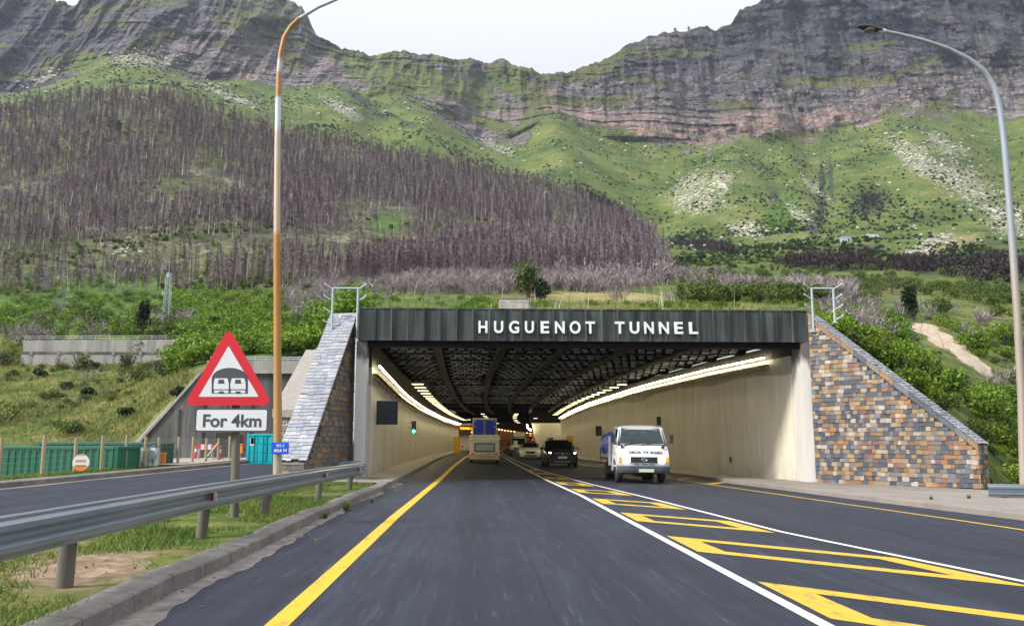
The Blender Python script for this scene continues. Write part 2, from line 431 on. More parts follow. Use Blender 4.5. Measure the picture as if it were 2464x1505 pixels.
def pier_mat():
    b = NB('pier_concrete'); p = b.pos(); sx = b.n('SeparateXYZ', {0: p})
    col = b.mix(b.rng(b.noise(1.1, 6, .6, b.mapv(p, (1, 1, .2))), .3, .7), (.62, .60, .58), (.48, .465, .45))
    e = b.math('ADD', sx.outputs[2], b.math('MULTIPLY', b.noise(2.2, 4, .6, b.mapv(p, (1.5, 1.5, .35))), 1.1))
    soot = b.rng(e, 4.95, 5.25)
    col = b.mix(b.math('MULTIPLY', soot, .9), col, (.06, .055, .05))
    b.bsdf(col, .7, 0, b.bump(b.noise(14, 5, .6, p), .15, .01), .3); return b.mat
M['pier'] = pier_mat()
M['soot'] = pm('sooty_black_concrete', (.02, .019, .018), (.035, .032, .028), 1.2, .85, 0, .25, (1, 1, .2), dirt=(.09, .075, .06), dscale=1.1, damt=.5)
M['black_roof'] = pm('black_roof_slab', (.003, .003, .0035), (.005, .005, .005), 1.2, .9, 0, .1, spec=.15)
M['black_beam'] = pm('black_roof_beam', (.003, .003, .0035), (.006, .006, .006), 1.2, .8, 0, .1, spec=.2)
def louvre_mat():
    b = NB('louvre_blade'); c = b.ramp(b.island(), [(0, (.26, .29, .34)), (.5, (.58, .63, .72)), (1, (.80, .85, .92))]); b.bsdf(c, .6); return b.mat  # blade tones brightened to stand in for daylight showing through the lattice
M['louvre'] = louvre_mat()
def bore_mat():
    b = NB('bore_lining'); p = b.pos()
    col = b.mix(b.rng(b.noise(.7, 5, .6, p), .3, .7), (.34, .20, .11), (.22, .13, .08))
    b.bsdf(col, .6, 0, b.bump(b.noise(2, 4, .6, p), .3, .05), .3); return b.mat
M['bore'] = bore_mat()
def fascia_mat():
    b = NB('weathered_green_black_cladding'); o = b.obj()
    v = b.noise(2.6, 6, .65, b.mapv(o, (1, 1, .09)))
    col = b.ramp(b.rng(v, .3, .72), [(0, (.016, .019, .020)), (.4, (.040, .047, .048)), (.75, (.085, .098, .097)), (1, (.18, .205, .20))])
    sz = b.n('SeparateXYZ', {0: o})
    verdi = b.math('MULTIPLY', b.rng(b.noise(1.6, 5, .6, b.mapv(o, (1, 1, .3), loc=(5, 2, 1))), .5, .7), b.rng(sz.outputs[2], .35, .62))
    col = b.mix(b.math('MULTIPLY', verdi, .55), col, (.09, .20, .16))
    rust = b.math('MULTIPLY', b.rng(b.noise(.9, 4, .6, b.mapv(o, (1, 1, .6), loc=(1, 9, 4))), .52, .72), b.rng(sz.outputs[2], .1, -.5))
    col = b.mix(b.math('MULTIPLY', rust, .35), col, (.13, .075, .07))
    b.bsdf(col, .5, .25, b.bump(b.noise(9, 4, .6, b.mapv(o, (1, 1, .2))), .12, .01), .45); return b.mat
M['fascia'] = fascia_mat()
def slate_mat(name, stops):
    b = NB(name); p = b.pos()
    c = b.ramp(b.island(), stops, 'CONSTANT')
    n1 = b.rng(b.noise(5, 5, .65, p), .3, .7)
    c = b.mix(b.math('MULTIPLY', n1, .45), c, (.06, .062, .07))
    n2 = b.rng(b.noise(14, 4, .7, b.mapv(p, (1, 1, .4))), .55, .75)
    c = b.mix(b.math('MULTIPLY', n2, .35), c, (.30, .25, .2))
    c = b.mix(b.math('MULTIPLY', b.rng(b.noise(.9, 4, .6, b.mapv(p, (1, 1, .35))), .52, .7), .35), c, (.05, .05, .055))
    b.bsdf(c, .55, 0, b.bump(b.noise(22, 5, .65, p), .3, .012), .4); return b.mat
M['slate_warm'] = slate_mat('mixed_slate', [(0, (.030, .038, .058)), (.14, (.23, .11, .038)), (.21, (.13, .14, .165)), (.30, (.29, .215, .13)), (.39, (.060, .070, .098)), (.49, (.32, .135, .038)),
                            (.56, (.32, .285, .225)), (.63, (.20, .14, .085)), (.70, (.042, .052, .075)), (.80, (.36, .22, .08)), (.87, (.17, .078, .058)), (.93, (.42, .37, .32))])
M['slate_brown'] = slate_mat('brown_slate', [(0, (.09, .085, .085)), (.16, (.17, .115, .075)), (.34, (.13, .11, .095)), (.5, (.23, .145, .08)), (.63, (.10, .10, .11)), (.78, (.20, .165, .13)), (.92, (.28, .18, .10))])
M['slate_grey'] = slate_mat('grey_slate', [(0, (.31, .335, .39)), (.25, (.26, .285, .34)), (.45, (.36, .38, .425)), (.62, (.29, .31, .37)), (.8, (.39, .40, .43)), (.93, (.34, .32, .31))])
M['slate_edge'] = slate_mat('edge_slate', [(0, (.10, .11, .14)), (.3, (.16, .17, .20)), (.5, (.30, .19, .10)), (.65, (.24, .22, .2)), (.85, (.34, .20, .09))])
M['pebble'] = slate_mat('pebble_stone', [(0, (.42, .38, .34)), (.2, (.5, .45, .4)), (.4, (.36, .30, .25)), (.6, (.55, .51, .47)), (.8, (.42, .32, .23)), (.92, (.3, .28, .27))])
M['light_stone'] = slate_mat('light_stone', [(0, (.5, .48, .47)), (.3, (.45, .42, .4)), (.5, (.55, .46, .35)), (.7, (.42, .42, .44)), (.88, (.52, .40, .26))])
M['mortar'] = pm('dark_mortar', (.05, .048, .048), None, 3, .9, 0, .2)
M['pale_mortar'] = pm('pale_mortar', (.38, .35, .31), (.3, .27, .24), 3, .9, 0, .3)
M['gravel_conc'] = pm('gravelly_concrete', (.29, .268, .245), (.20, .185, .17), 6, .9, 0, .5, dirt=(.22, .2, .18), damt=.4)
def post_mat(name, stops, z0, z1):
    b = NB(name); o = b.obj(); sz = b.n('SeparateXYZ', {0: o})
    z = b.rng(b.math('ADD', sz.outputs[2], b.math('MULTIPLY', b.noise(3, 4, .6, o), .25)), z0, z1)
    col = b.ramp(z, stops)
    col = b.mix(b.math('MULTIPLY', b.rng(b.noise(2.5, 5, .6, b.mapv(o, (1, 1, .25))), .45, .7), .3), col, (.2, .12, .06))
    b.bsdf(col, .5, .15, b.bump(b.noise(20, 4, .6, o), .1, .01), .4); return b.mat
M['leaf_bright'] = leafmat('bright_leaf', [(0, (.034, .078, .008)), (.4, (.092, .175, .014)), (.75, (.18, .28, .022)), (1, (.29, .36, .048))])
M['leaf_mid'] = leafmat('mid_leaf', [(0, (.028, .052, .010)), (.5, (.072, .115, .019)), (1, (.16, .19, .038))])
M['leaf_dark'] = leafmat('dark_leaf', [(0, (.008, .018, .008)), (.5, (.018, .040, .015)), (1, (.045, .078, .025))], .12)
M['leaf_grey'] = leafmat('grey_green_leaf', [(0, (.05, .065, .035)), (.5, (.09, .11, .06)), (1, (.17, .19, .11))])
M['leaf_pine'] = leafmat('pine_needles', [(0, (.006, .013, .007)), (.6, (.014, .03, .012)), (1, (.03, .052, .02))], .08)
def twigmat(name, stops):
    b = NB(name); c = b.ramp(b.island(), stops); b.bsdf(c, .8, 0, None, .2); return b.mat
M['burnt_twig'] = twigmat('burnt_twig', [(0, (.05, .036, .044)), (.5, (.160, .119, .140)), (.85, (.26, .20, .228)), (1, (.36, .29, .305))])
M['burnt_trunk'] = twigmat('burnt_trunk', [(0, (.03, .024, .026)), (.5, (.09, .07, .072)), (.72, (.34, .28, .26)), (1, (.74, .66, .60))])
M['scrub_twig'] = twigmat('dry_scrub_twig', [(0, (.14, .115, .125)), (.5, (.24, .20, .215)), (.85, (.33, .28, .295)), (1, (.42, .37, .37))])
M['dark_twig'] = twigmat('charred_scrub_twig', [(0, (.02, .016, .018)), (.6, (.05, .04, .043)), (1, (.10, .08, .08))])
M['bark'] = pm('bark', (.11, .085, .06), (.06, .046, .035), 6, .9, 0, .4, (3, 3, .5))
M['grass_blade'] = leafmat('grass_blade', [(0, (.035, .075, .010)), (.4, (.075, .14, .018)), (.72, (.15, .20, .035)), (1, (.30, .26, .11))], .2)
M['dry_grass'] = leafmat('dry_grass', [(0, (.09, .12, .03)), (.4, (.17, .18, .05)), (.75, (.27, .24, .09)), (1, (.36, .30, .15))], .2)
M['grit'] = pm('loose_grit', (.20, .18, .165), (.11, .10, .09), 8, .9, 0, .3)
M['boulder'] = pm('pale_boulder', (.50, .47, .43), (.34, .31, .29), .6, .9, 0, .4)
# ================================================================== terrain and mountain
ip = np.interp
def L(*a): return ([a[i] for i in range(0, len(a), 2)], [a[i] for i in range(1, len(a), 2)])
DU = 2.5
U = np.arange(-1300, 3801, DU)
NU = len(U)
def tab(pts): return ip(U, *L(*pts))
def smooth_u(a, n):
    k = np.ones(n) / n; return np.convolve(np.pad(a, n // 2, mode='edge'), k, 'valid')[:len(a)]
jit = fbm(U / 60, 0 * U, 0, 5, 3)
v_cb = tab((-1300, 250, 0, 228, 80, 200, 150, 172, 230, 140, 300, 128, 360, 150, 420, 182, 500, 205, 600, 205, 690, 216, 760, 196, 830, 205, 870, 225, 905, 200, 960, 235, 1040, 285, 1100, 312, 1170, 325, 1230, 332,
            1300, 300, 1340, 288, 1400, 312, 1450, 338, 1540, 340, 1640, 362, 1720, 352, 1800, 326, 1900, 332, 1990, 330, 2070, 312, 2140, 292, 2210, 275, 2300, 285, 2370, 268, 2463, 262, 3800, 250)) + jit * 16 + fbm(U / 17, 0 * U, 0, 3, 8) * 10
v_sky = tab((-1300, -120, -100, -40, 0, -12, 60, -8, 100, 1, 118, 9, 132, 9, 145, -6, 200, -46, 330, -60, 520, -38, 640, -14, 672, -2, 700, 12, 716, 32, 728, 58, 742, 84, 770, 102, 795, 118, 830, 125, 872, 133,
             905, 128, 935, 123, 985, 127, 1040, 129, 1090, 137, 1140, 146, 1172, 153, 1186, 148, 1212, 143, 1240, 152, 1285, 168, 1330, 179, 1342, 173, 1362, 176, 1400, 163, 1450, 148, 1520, 110, 1580, 84, 1640, 72, 1680, 70,
             1712, 62, 1740, 66, 1785, 52, 1802, 28, 1850, 4, 1900, -26, 2050, -70, 2463, -130, 3800, -170)) + fbm(U / 26, 0 * U, 0, 4, 5) * 7 + fbm(U / 7, 0 * U, 0, 2, 9) * 3.0
ridge = tab((-1300, 340, -300, 290, 0, 272, 150, 245, 270, 236, 400, 252, 600, 312, 800, 350, 1000, 392, 1200, 440, 1350, 470, 1500, 538, 1600, 588, 1690, 600, 1945, 575, 3800, 560)) + fbm(U / 120, 0 * U, 0, 3, 21) * 8
wL = 1 - sstep(740, 862, U)                       # 1 on the left of the portal
def dd(l, r): return l * wL + r * (1 - wL)
rowd = [tab((-1300, 46, 300, 46, 345, 58.6, 740, 58.6, 790, 49, 840, 37, 862, 34.6, 1945, 34.6, 2000, 33.6, 2330, 30, 2400, 28.6, 2470, 24, 3800, 20)),
        dd(59.5, 40), dd(67, 52), dd(79, 64), dd(90.25, 80), dd(91, 95), 130 + 0 * U, 190 + 0 * U, 280 + 0 * U, 400 + 0 * U, 520 + 0 * U, 600 + 0 * U, 800 + 0 * U, 1000 + 0 * U, 1075 + 0 * U, 1150 + 0 * U, 1330 + 0 * U]
T = lambda *p: tab(p)
wr = sstep(1560, 1700, U)
rowv = [None,
        T(-1300, 1150, 250, 1130, 345, 1066, 490, 896, 610, 872, 740, 868, 800, 846, 850, 820, 862, 806, 1945, 800, 2000, 790, 2100, 832, 2200, 892, 2300, 955, 2400, 1048, 2470, 1090, 3800, 1090),
        T(-1300, 1020, 200, 1010, 345, 975, 440, 905, 490, 880, 610, 866, 740, 862, 800, 830, 862, 756, 1945, 756, 2000, 768, 2100, 800, 2200, 842, 2300, 890, 2400, 960, 2470, 1000, 3800, 1010),
        T(-1300, 935, 300, 935, 440, 868, 490, 850, 740, 838, 800, 800, 862, 742, 1945, 746, 2000, 756, 2100, 780, 2200, 806, 2300, 836, 2400, 880, 2470, 910, 3800, 920),
        T(-1300, 875, 440, 872, 480, 840, 740, 815, 862, 730, 1945, 733, 2050, 752, 2200, 770, 2300, 790, 2400, 812, 3800, 830),
        T(-1300, 818, 440, 818, 480, 822, 740, 800, 862, 716, 1300, 712, 1500, 722, 1945, 720, 2050, 735, 2200, 745, 2400, 770, 3800, 780),
        T(-1300, 770, 0, 758, 800, 735, 1000, 694, 1600, 694, 2000, 702, 2463, 716, 3800, 720),
        T(-1300, 700, 0, 690, 600, 680, 1000, 655, 1600, 664, 2463, 666, 3800, 670),
        T(-1300, 600, 0, 570, 600, 560, 1000, 575, 1400, 612, 1600, 636, 1700, 637, 2463, 622, 3800, 620),
        T(-1300, 470, 0, 420, 270, 400, 600, 440, 1000, 490, 1300, 540, 1500, 590, 1600, 614, 1700, 608, 1945, 598, 2463, 588, 3800, 580),
        ridge,
        (ridge + 14) * (1 - wr) + T(-1300, 560, 1700, 568, 1945, 530, 2463, 520, 3800, 515) * wr,
        smooth_u(v_cb + .52 * (ridge - v_cb), 61) * (1 - wr) + T(-1300, 470, 1700, 440, 1945, 425, 2463, 405, 3800, 395) * wr,
        smooth_u(v_cb, 41), v_cb * .5 + v_sky * .5 + fbm(U / 90, 0 * U, 0, 3, 41) * 10, v_sky, v_sky + 90]
z0 = T(-1300, -1.5, 300, -1.5, 345, 1.0, 490, 6.0, 610, 6.6, 740, 6.6, 790, 5.2, 845, 5.6, 862, 6.2, 1945, 6.2, 1990, 5.5, 2100, 4.2, 2200, 3.0, 2300, 1.4, 2360, -.3, 2400, -.9, 2470, -1.0, 3800, -1.0)

def rays_np(u, v):
    a = (u - CU) / F; b = -(v - CV) / F
    yp = math.cos(PITCH) - math.sin(PITCH) * b; z = math.sin(PITCH) + math.cos(PITCH) * b
    return a * math.cos(YAW) + yp * math.sin(YAW), -a * math.sin(YAW) + yp * math.cos(YAW), z
NSUB = [5, 5, 6, 7, 5, 10, 14, 18, 22, 24, 10, 14, 20, 66, 62, 6]
rowz = []
for d, v in zip(rowd, rowv):
    if v is None: rowz.append(z0); continue
    rx, ry, rz_ = rays_np(U, v); rowz.append(CAMZ + rz_ / ry * d)
D = []; Z = []; VV = []; KR = []
for k in range(len(NSUB)):
    for j in range(NSUB[k]):
        t = j / NSUB[k]
        D.append(rowd[k] * (1 - t) + rowd[k + 1] * t); Z.append(rowz[k] * (1 - t) + rowz[k + 1] * t); KR.append(k + t)
D.append(rowd[-1]); Z.append(rowz[-1]); KR.append(len(NSUB))
D = np.array(D); Z = np.array(Z); KR = np.array(KR)
Zs = Z.copy()
for it in range(10):                                # round the creases of the far slopes
    Zn = Zs.copy(); Zn[1:-1] = (Zs[:-2] + 2 * Zs[1:-1] + Zs[2:]) / 4
    w = ((KR > 5.3) & (KR < 12.6)).astype(float)[:, None]; Zs = Zs * (1 - w) + Zn * w
Z = Zs
rx0, ry0, _ = rays_np(U, 0 * U + 640.0)
X = (rx0 / ry0)[None, :] * D; Y = D.copy()
# relief of the slopes
far = sstep(90, 300, D)
Z += far * fbm(X / 70, Y / 70, 0, 5, 61) * D * .006 * sstep(0, 60, 1400 - D)
Z += sstep(34, 60, D) * (1 - far) * fbm(X / 6, Y / 6, 0, 4, 62) * .30
spur = sstep(560, 700, D) * (1 - sstep(960, 1010, D))
Z += spur * (ridged(X / 150 + 3, Y / 900, 0, 3, 66) - .3) * 9
g_ = sstep(560, 760, D) * (1 - sstep(985, 1060, D))
uu_ = U[None, :] + 0 * Z
for cu_, w_, a_ in [(1985, 46, -16), (2230, 95, 15), (1740, 110, 9), (1880, 50, -7), (2430, 70, -8), (905, 60, -13), (1010, 80, 7), (1230, 90, -6), (1420, 90, 6), (560, 90, 5)]:
    Z += g_ * a_ * np.exp(-((uu_ + (D - 800) * .12 - cu_) / w_) ** 2)
# cliffs: gullies, buttresses and bedding, pushed in and out along the line from the valley floor
vs = lambda: HZ - (Z - CAMZ) / np.maximum(D, 1) * F
hgt = np.clip((KR[:, None] - 13) / 2.0, 0, 1) + 0 * D
cl = sstep(12.85, 13.15, KR)[:, None] * (1 - sstep(15.0, 15.3, KR))[:, None]
warp = fbm(X / 110, Z / 60, 0, 3, 71) * 9
bed = (Z + warp + X * .03) / 15.0
fr = bed - np.floor(bed); led = _h(np.floor(bed).astype(np.int64), 0 * np.floor(bed).astype(np.int64), 0 * np.floor(bed).astype(np.int64), 5)
bed2 = (Z + warp * 1.2) / 4.6; fr2 = bed2 - np.floor(bed2)
gul = ridged(X / 95, Z / 240, Y / 600, 4, 73); gul2 = ridged(X / 28, Z / 90, 0, 4, 74); rough = fbm(X / 7, Z / 7, 0, 4, 75); col_ = ridged(X / 10, Z / 46, 0, 3, 76)
zone = sstep(-.25, .3, fbm(X / 120, Z / 50, 0, 3, 77)); zone2 = sstep(-.2, .25, fbm(X / 40, Z / 22, 0, 3, 78))
blk = _h(np.floor(X / 17 + warp * .12).astype(np.int64), np.floor(bed2 * .8 + .3 * np.floor(X / 17)).astype(np.int64), 0 * np.floor(bed).astype(np.int64), 9)
blk2 = _h(np.floor(X / 6.5 + warp * .2).astype(np.int64), np.floor(bed2 * 1.7 + .37 * np.floor(X / 6.5)).astype(np.int64), 0 * np.floor(bed).astype(np.int64), 12)
big_ = fbm(X / 190, Z / 110, 0, 4, 79)
push = (gul - .4) * -.050 + (gul2 - .4) * -.009 + (fr ** 1.6) * .0040 * (.2 + led) * zone + (fr2 ** 1.5) * .0022 * zone2 + rough * .0012 + (col_ - .4) * -.0040 + blk * .0030 + blk2 * .0014 + big_ * .016
edge = np.ones_like(push) * (1 - .35 * sstep(14.7, 15.0, KR)[:, None])
k = 1 + cl * push * edge * 1.05
X *= k; Y *= k; Z = CAMZ + (Z - CAMZ) * k
_te = (Z - CAMZ) / (X * math.sin(YAW) + Y * math.cos(YAW))
Vp = CV - F * (_te * math.cos(PITCH) - math.sin(PITCH)) / (math.cos(PITCH) + _te * math.sin(PITCH))   # height in view
UU = U[None, :] + 0 * Z

# ---- what grows where
n1 = fbm(X / 45, Y / 45, Z / 45, 5, 81); n2 = fbm(X / 16, Z / 9, Y / 16, 4, 82); n3 = fbm(X / 130, Z / 34, 0, 4, 83)
rock = sstep(-10, 10, (v_cb[None, :] - Vp) + n1 * 46 + n2 * 20) * sstep(12.0, 12.7, KR)[:, None]
ledge = sstep(.12, .36, n3 + .45 * n2 + .2 * n1) * (1 - .45 * sstep(1500, 1900, UU))
rock = rock * (1 - .72 * ledge)
def blob(cu, cv, ru, rv, ang=0, soft=.5):
    a = R(ang); du = UU - cu; dv = Vp - cv
    p = (du * math.cos(a) + dv * math.sin(a)) / ru; q = (-du * math.sin(a) + dv * math.cos(a)) / rv
    return sstep(1 + soft, 1 - soft, np.sqrt(p * p + q * q) + n2 * .5 + n1 * .4)
ledges = np.zeros_like(Z)
for a in [(945, 205, 70, 22, 42), (1060, 195, 80, 16, 22), (1140, 235, 70, 16, 20), (862, 152, 60, 9, 6), (820, 140, 40, 10, 10), (1180, 300, 60, 14, 15), (1290, 250, 22, 60, 20), (1010, 165, 50, 10, 15), (600, 60, 90, 26, 8), (520, 110, 60, 10, 20), (690, 150, 30, 22, 60),
          (330, 96, 70, 20, -10), (240, 60, 40, 12, 0), (2060, 198, 130, 13, 0), (1640, 128, 70, 10, 0), (1540, 190, 60, 9, 8), (2110, 112, 80, 9, -6), (2250, 158, 90, 10, -18), (1790, 255, 60, 8, 0), (2290, 250, 60, 14, -30), (1450, 165, 60, 12, -20), (2180, 268, 50, 8, -25), (1930, 325, 60, 8, 0), (1000, 200, 90, 36, 15), (1110, 222, 80, 26, 18), (862, 168, 62, 30, 20), (930, 180, 60, 30, 30), (1250, 210, 50, 22, 25)]:
    a_ = R(a[4]); du = UU - a[0]; dv = Vp - a[1]
    ledges = np.maximum(ledges, sstep(1.5, .5, np.sqrt(((du * math.cos(a_) + dv * math.sin(a_)) / a[2]) ** 2 + ((-du * math.sin(a_) + dv * math.cos(a_)) / a[3]) ** 2) + n2 * .9 + n1 * .5))
rock = rock * (1 - .9 * ledges)
scree = np.zeros_like(Z)
for a in [(1690, 470, 70, 55, 0), (1745, 440, 40, 30, 0), (1800, 548, 55, 22, 10), (2230, 385, 95, 34, 30), (2330, 440, 90, 40, 25), (2290, 350, 60, 26, 30), (1920, 510, 50, 16, 40), (1960, 445, 38, 14, 40), (2420, 520, 90, 36, 10),
          (330, 140, 110, 20, 0), (540, 235, 120, 12, 22), (1190, 352, 60, 14, 25), (820, 265, 70, 14, 25), (2240, 590, 70, 16, -25), (300, 605, 40, 14, 0), (60, 190, 60, 12, -20)]:
    scree = np.maximum(scree, blob(*a))
dark = np.zeros_like(Z)
for a in [(1985, 470, 9, 90, 4), (2010, 430, 6, 60, 0), (1960, 540, 14, 30, 0), (2100, 490, 48, 22, -25), (1870, 470, 14, 20, 0), (870, 250, 70, 9, 38), (960, 290, 40, 5, 28), (1700, 590, 90, 9, 8), (1990, 640, 120, 12, 5), (2300, 620, 120, 30, -15), (2080, 610, 40, 16, -10), (2420, 640, 70, 50, 0)]:
    dark = np.maximum(dark, blob(*a))
lush = np.zeros_like(Z)
for a in [(1880, 530, 40, 26, -30), (1900, 490, 26, 40, 10), (640, 800, 260, 55, 0), (200, 720, 300, 60, 0), (1000, 735, 140, 14, 0), (2130, 780, 90, 60, 30), (1050, 540, 24, 20, 40), (1105, 585, 30, 16, 40), (930, 540, 40, 30, 0)]:
    lush = np.maximum(lush, blob(*a))
sand = np.zeros_like(Z)
for a in [(2215, 790, 46, 18, 10), (2250, 815, 46, 26, 25), (2300, 852, 52, 22, 38), (2340, 884, 40, 16, 40), (2450, 905, 40, 34, 0), (1460, 712, 120, 10, 0, .3)]:
    sand = np.maximum(sand, blob(*a))
sand_g = blob(1450, 714, 130, 9, 0, .4)
sand = sand * (1 - sand_g)
burn = sstep(160, 230, D) * (1 - sstep(545, 585, D)) * sstep(1640, 1560, UU) * (.55 + .45 * sstep(-.25, .25, n1))
idx = np.arange(Z.size).reshape(Z.shape)
Fq = np.stack([idx[:-1, :-1], idx[:-1, 1:], idx[1:, 1:], idx[1:, :-1]], -1).reshape(-1, 4)

def hill_mat():
    b = NB('mountain_ground'); p = b.pos()
    rk = b.attr('rock'); sc = b.attr('scree'); dk = b.attr('dark'); lu = b.attr('lush'); sa = b.attr('sand'); bu = b.attr('burn'); dg = b.attr('drygrass'); nr = b.attr('near')
    # grass slopes
    g1 = b.noise(.022, 6, .62, p); g2 = b.noise(.35, 5, .65, p); g3 = b.noise(.1, 4, .6, p)
    gm = b.math('ADD', b.math('MULTIPLY', g1, .42), b.math('ADD', b.math('MULTIPLY', g2, .33), b.math('MULTIPLY', g3, .25)))
    grass = b.ramp(b.rng(gm, .38, .62), [(0, (.019, .038, .011)), (.25, (.043, .073, .013)), (.5, (.074, .110, .019)), (.75, (.115, .135, .033)), (1, (.168, .150, .066))])
    tus = b.math('MULTIPLY', b.rng(b.noise(.28, 4, .75, b.mapv(p, (1, 1, 1.6))), .53, .63), b.rng(b.noise(.02, 3, .6, b.mapv(p, (1, 1, 1), loc=(7, 7, 7))), .4, .6))
    grass = b.mix(b.math('MULTIPLY', tus, .7), grass, (.030, .042, .020))
    lushc = b.ramp(b.rng(g2, .3, .7), [(0, (.022, .05, .012)), (.5, (.05, .105, .016)), (1, (.115, .165, .03))])
    darkc = b.ramp(b.rng(g2, .3, .7), [(0, (.014, .022, .014)), (.6, (.032, .045, .026)), (1, (.07, .085, .045))])
    burnc = b.ramp(b.rng(b.math('ADD', b.math('MULTIPLY', b.noise(.05, 5, .68, p), .55), b.math('MULTIPLY', b.noise(.4, 5, .7, p), .45)), .39, .61), [(0, (.022, .022, .018)), (.3, (.046, .038, .034)), (.5, (.064, .054, .042)), (.7, (.082, .090, .032)), (.86, (.13, .12, .07)), (1, (.24, .21, .19))])
    nearc = b.ramp(b.rng(b.math('ADD', b.math('MULTIPLY', b.noise(.35, 6, .7, p), .6), b.math('MULTIPLY', b.noise(2.4, 5, .7, p), .4)), .38, .62), [(0, (.022, .036, .010)), (.35, (.055, .085, .017)), (.6, (.10, .125, .028)), (.82, (.155, .15, .05)), (1, (.23, .19, .10))])
    grass = b.mix(b.math('MULTIPLY', b.attr('ledges'), .75), grass, b.ramp(b.rng(g2, .35, .65), [(0, (.018, .022, .014)), (.5, (.060, .060, .028)), (1, (.15, .12, .065))]))
    col = b.mix(nr, grass, nearc)
    col = b.mix(bu, col, burnc); col = b.mix(lu, col, lushc); col = b.mix(dk, col, darkc)
    col = b.mix(dg, col, b.ramp(b.rng(g2, .3, .7), [(0, (.17, .15, .055)), (1, (.30, .25, .11))]))
    # stones lying in the grass
    vo = b.n('TexVoronoi', {'Vector': p, 'Scale': .23, 'Randomness': 1.0}); vd = vo.outputs['Distance']
    thr = b.math('ADD', b.math('MULTIPLY', sc, .42), b.math('MULTIPLY', b.rng(b.noise(.03, 3, .6, p), .5, .68), .13))
    st = b.math('GREATER_THAN', thr, b.math('ADD', vd, b.math('MULTIPLY', b.noise(1.1, 3, .6, p), .16)))
    vo2 = b.n('TexVoronoi', {'Vector': p, 'Scale': .62, 'Randomness': 1.0}).outputs['Distance']
    st2 = b.math('GREATER_THAN', b.math('MULTIPLY', sc, .40), vo2)
    stone = b.math('MULTIPLY', b.math('MAXIMUM', st, st2), b.math('SUBTRACT', 1.0, nr))
    stc = b.ramp(b.n('SeparateColor', {0: vo.outputs['Color']}).outputs[0], [(0, (.26, .235, .205)), (.5, (.40, .37, .33)), (1, (.55, .51, .46))])
    col = b.mix(stone, col, stc)
    # bare rock in beds
    sx = b.n('SeparateXYZ', {0: p})
    wz = b.math('ADD', sx.outputs[2], b.math('MULTIPLY', b.math('SUBTRACT', b.noise(.011, 4, .6, p), .5), 30))
    beds = b.noise(1.0, 5, .7, b.n('CombineXYZ', {0: b.math('MULTIPLY', sx.outputs[0], .026), 1: b.math('MULTIPLY', sx.outputs[1], .026), 2: b.math('MULTIPLY', wz, .22)}).outputs[0])
    joints = b.noise(1.0, 4, .65, b.mapv(p, (.30, .30, .045)))
    fine = b.noise(.55, 6, .72, p); big = b.noise(.018, 5, .6, p)
    rf = b.math('ADD', b.math('MULTIPLY', beds, .48), b.math('ADD', b.math('MULTIPLY', joints, .26), b.math('MULTIPLY', fine, .26)))
    rfc = b.rng(rf, .385, .615)
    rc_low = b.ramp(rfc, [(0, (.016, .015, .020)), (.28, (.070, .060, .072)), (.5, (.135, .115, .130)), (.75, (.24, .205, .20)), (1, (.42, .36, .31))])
    rc_shade = b.ramp(rfc, [(0, (.004, .005, .010)), (.28, (.017, .020, .032)), (.5, (.038, .042, .060)), (.75, (.078, .080, .095)), (1, (.20, .19, .18))])  # greyer high rock, with cloud shade painted in as darker colour
    rockc = b.mix(b.attr('upper'), rc_low, rc_shade)
    fis = b.n('TexVoronoi', {'Vector': b.n('CombineXYZ', {0: b.math('MULTIPLY', sx.outputs[0], .055), 1: b.math('MULTIPLY', sx.outputs[1], .02), 2: b.math('MULTIPLY', wz, .10)}).outputs[0], 'Scale': 1.0, 'Randomness': .85}, feature='DISTANCE_TO_EDGE').outputs['Distance']
    rockc = b.mix(b.math('MULTIPLY', b.rng(fis, .0, .055, 1, 0), b.math('MULTIPLY', b.rng(b.noise(.03, 4, .6, p), .35, .6), .8)), rockc, (.010, .010, .014))
    warm = b.math('MULTIPLY', b.rng(big, .52, .66), b.rng(beds, .4, .62))
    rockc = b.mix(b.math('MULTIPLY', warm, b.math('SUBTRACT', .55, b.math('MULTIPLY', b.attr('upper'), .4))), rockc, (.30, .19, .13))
    ora = b.math('MULTIPLY', b.attr('orange'), b.rng(b.noise(.06, 4, .6, p), .38, .6))
    rockc = b.mix(b.math('MULTIPLY', ora, .5), rockc, (.40, .235, .15))
    moss = b.math('MULTIPLY', b.rng(b.noise(.045, 5, .65, b.mapv(p, (1, 1, 2.2), loc=(40, 3, 9))), .5, .6), b.rng(fine, .36, .52))
    rockc = b.mix(b.math('MULTIPLY', moss, .75), rockc, (.088, .092, .048))
    crk = b.n('TexVoronoi', {'Vector': b.mapv(p, (.11, .11, .16)), 'Scale': 1.0, 'Randomness': 1.0}, feature='DISTANCE_TO_EDGE').outputs['Distance']
    rk2 = b.rng(b.math('ADD', rk, b.math('MULTIPLY', b.math('SUBTRACT', b.noise(.09, 6, .7, p), .5), .9)), .38, .62)
    col = b.mix(rk2, col, rockc)
    sandc = b.ramp(b.rng(b.noise(1.3, 5, .65, p), .3, .7), [(0, (.33, .26, .19)), (1, (.52, .43, .34))])
    col = b.mix(b.rng(b.math('ADD', sa, b.math('MULTIPLY', b.math('SUBTRACT', b.noise(.5, 6, .7, p), .5), 1.5)), .38, .58), col, sandc)
    hh = b.math('ADD', b.math('MULTIPLY', rf, b.math('MULTIPLY', rk2, 2.6)), b.math('ADD', b.math('MULTIPLY', g2, .8), b.math('MULTIPLY', stone, .7)))
    hh = b.math('ADD', hh, b.math('MULTIPLY', b.math('MULTIPLY', b.rng(crk, 0, .08), 1.8), rk2))
    nrm = b.bump(hh, .8, 1.0)
    b.bsdf(col, .9, 0, nrm, .15); return b.mat
near = (1 - sstep(95, 150, D))
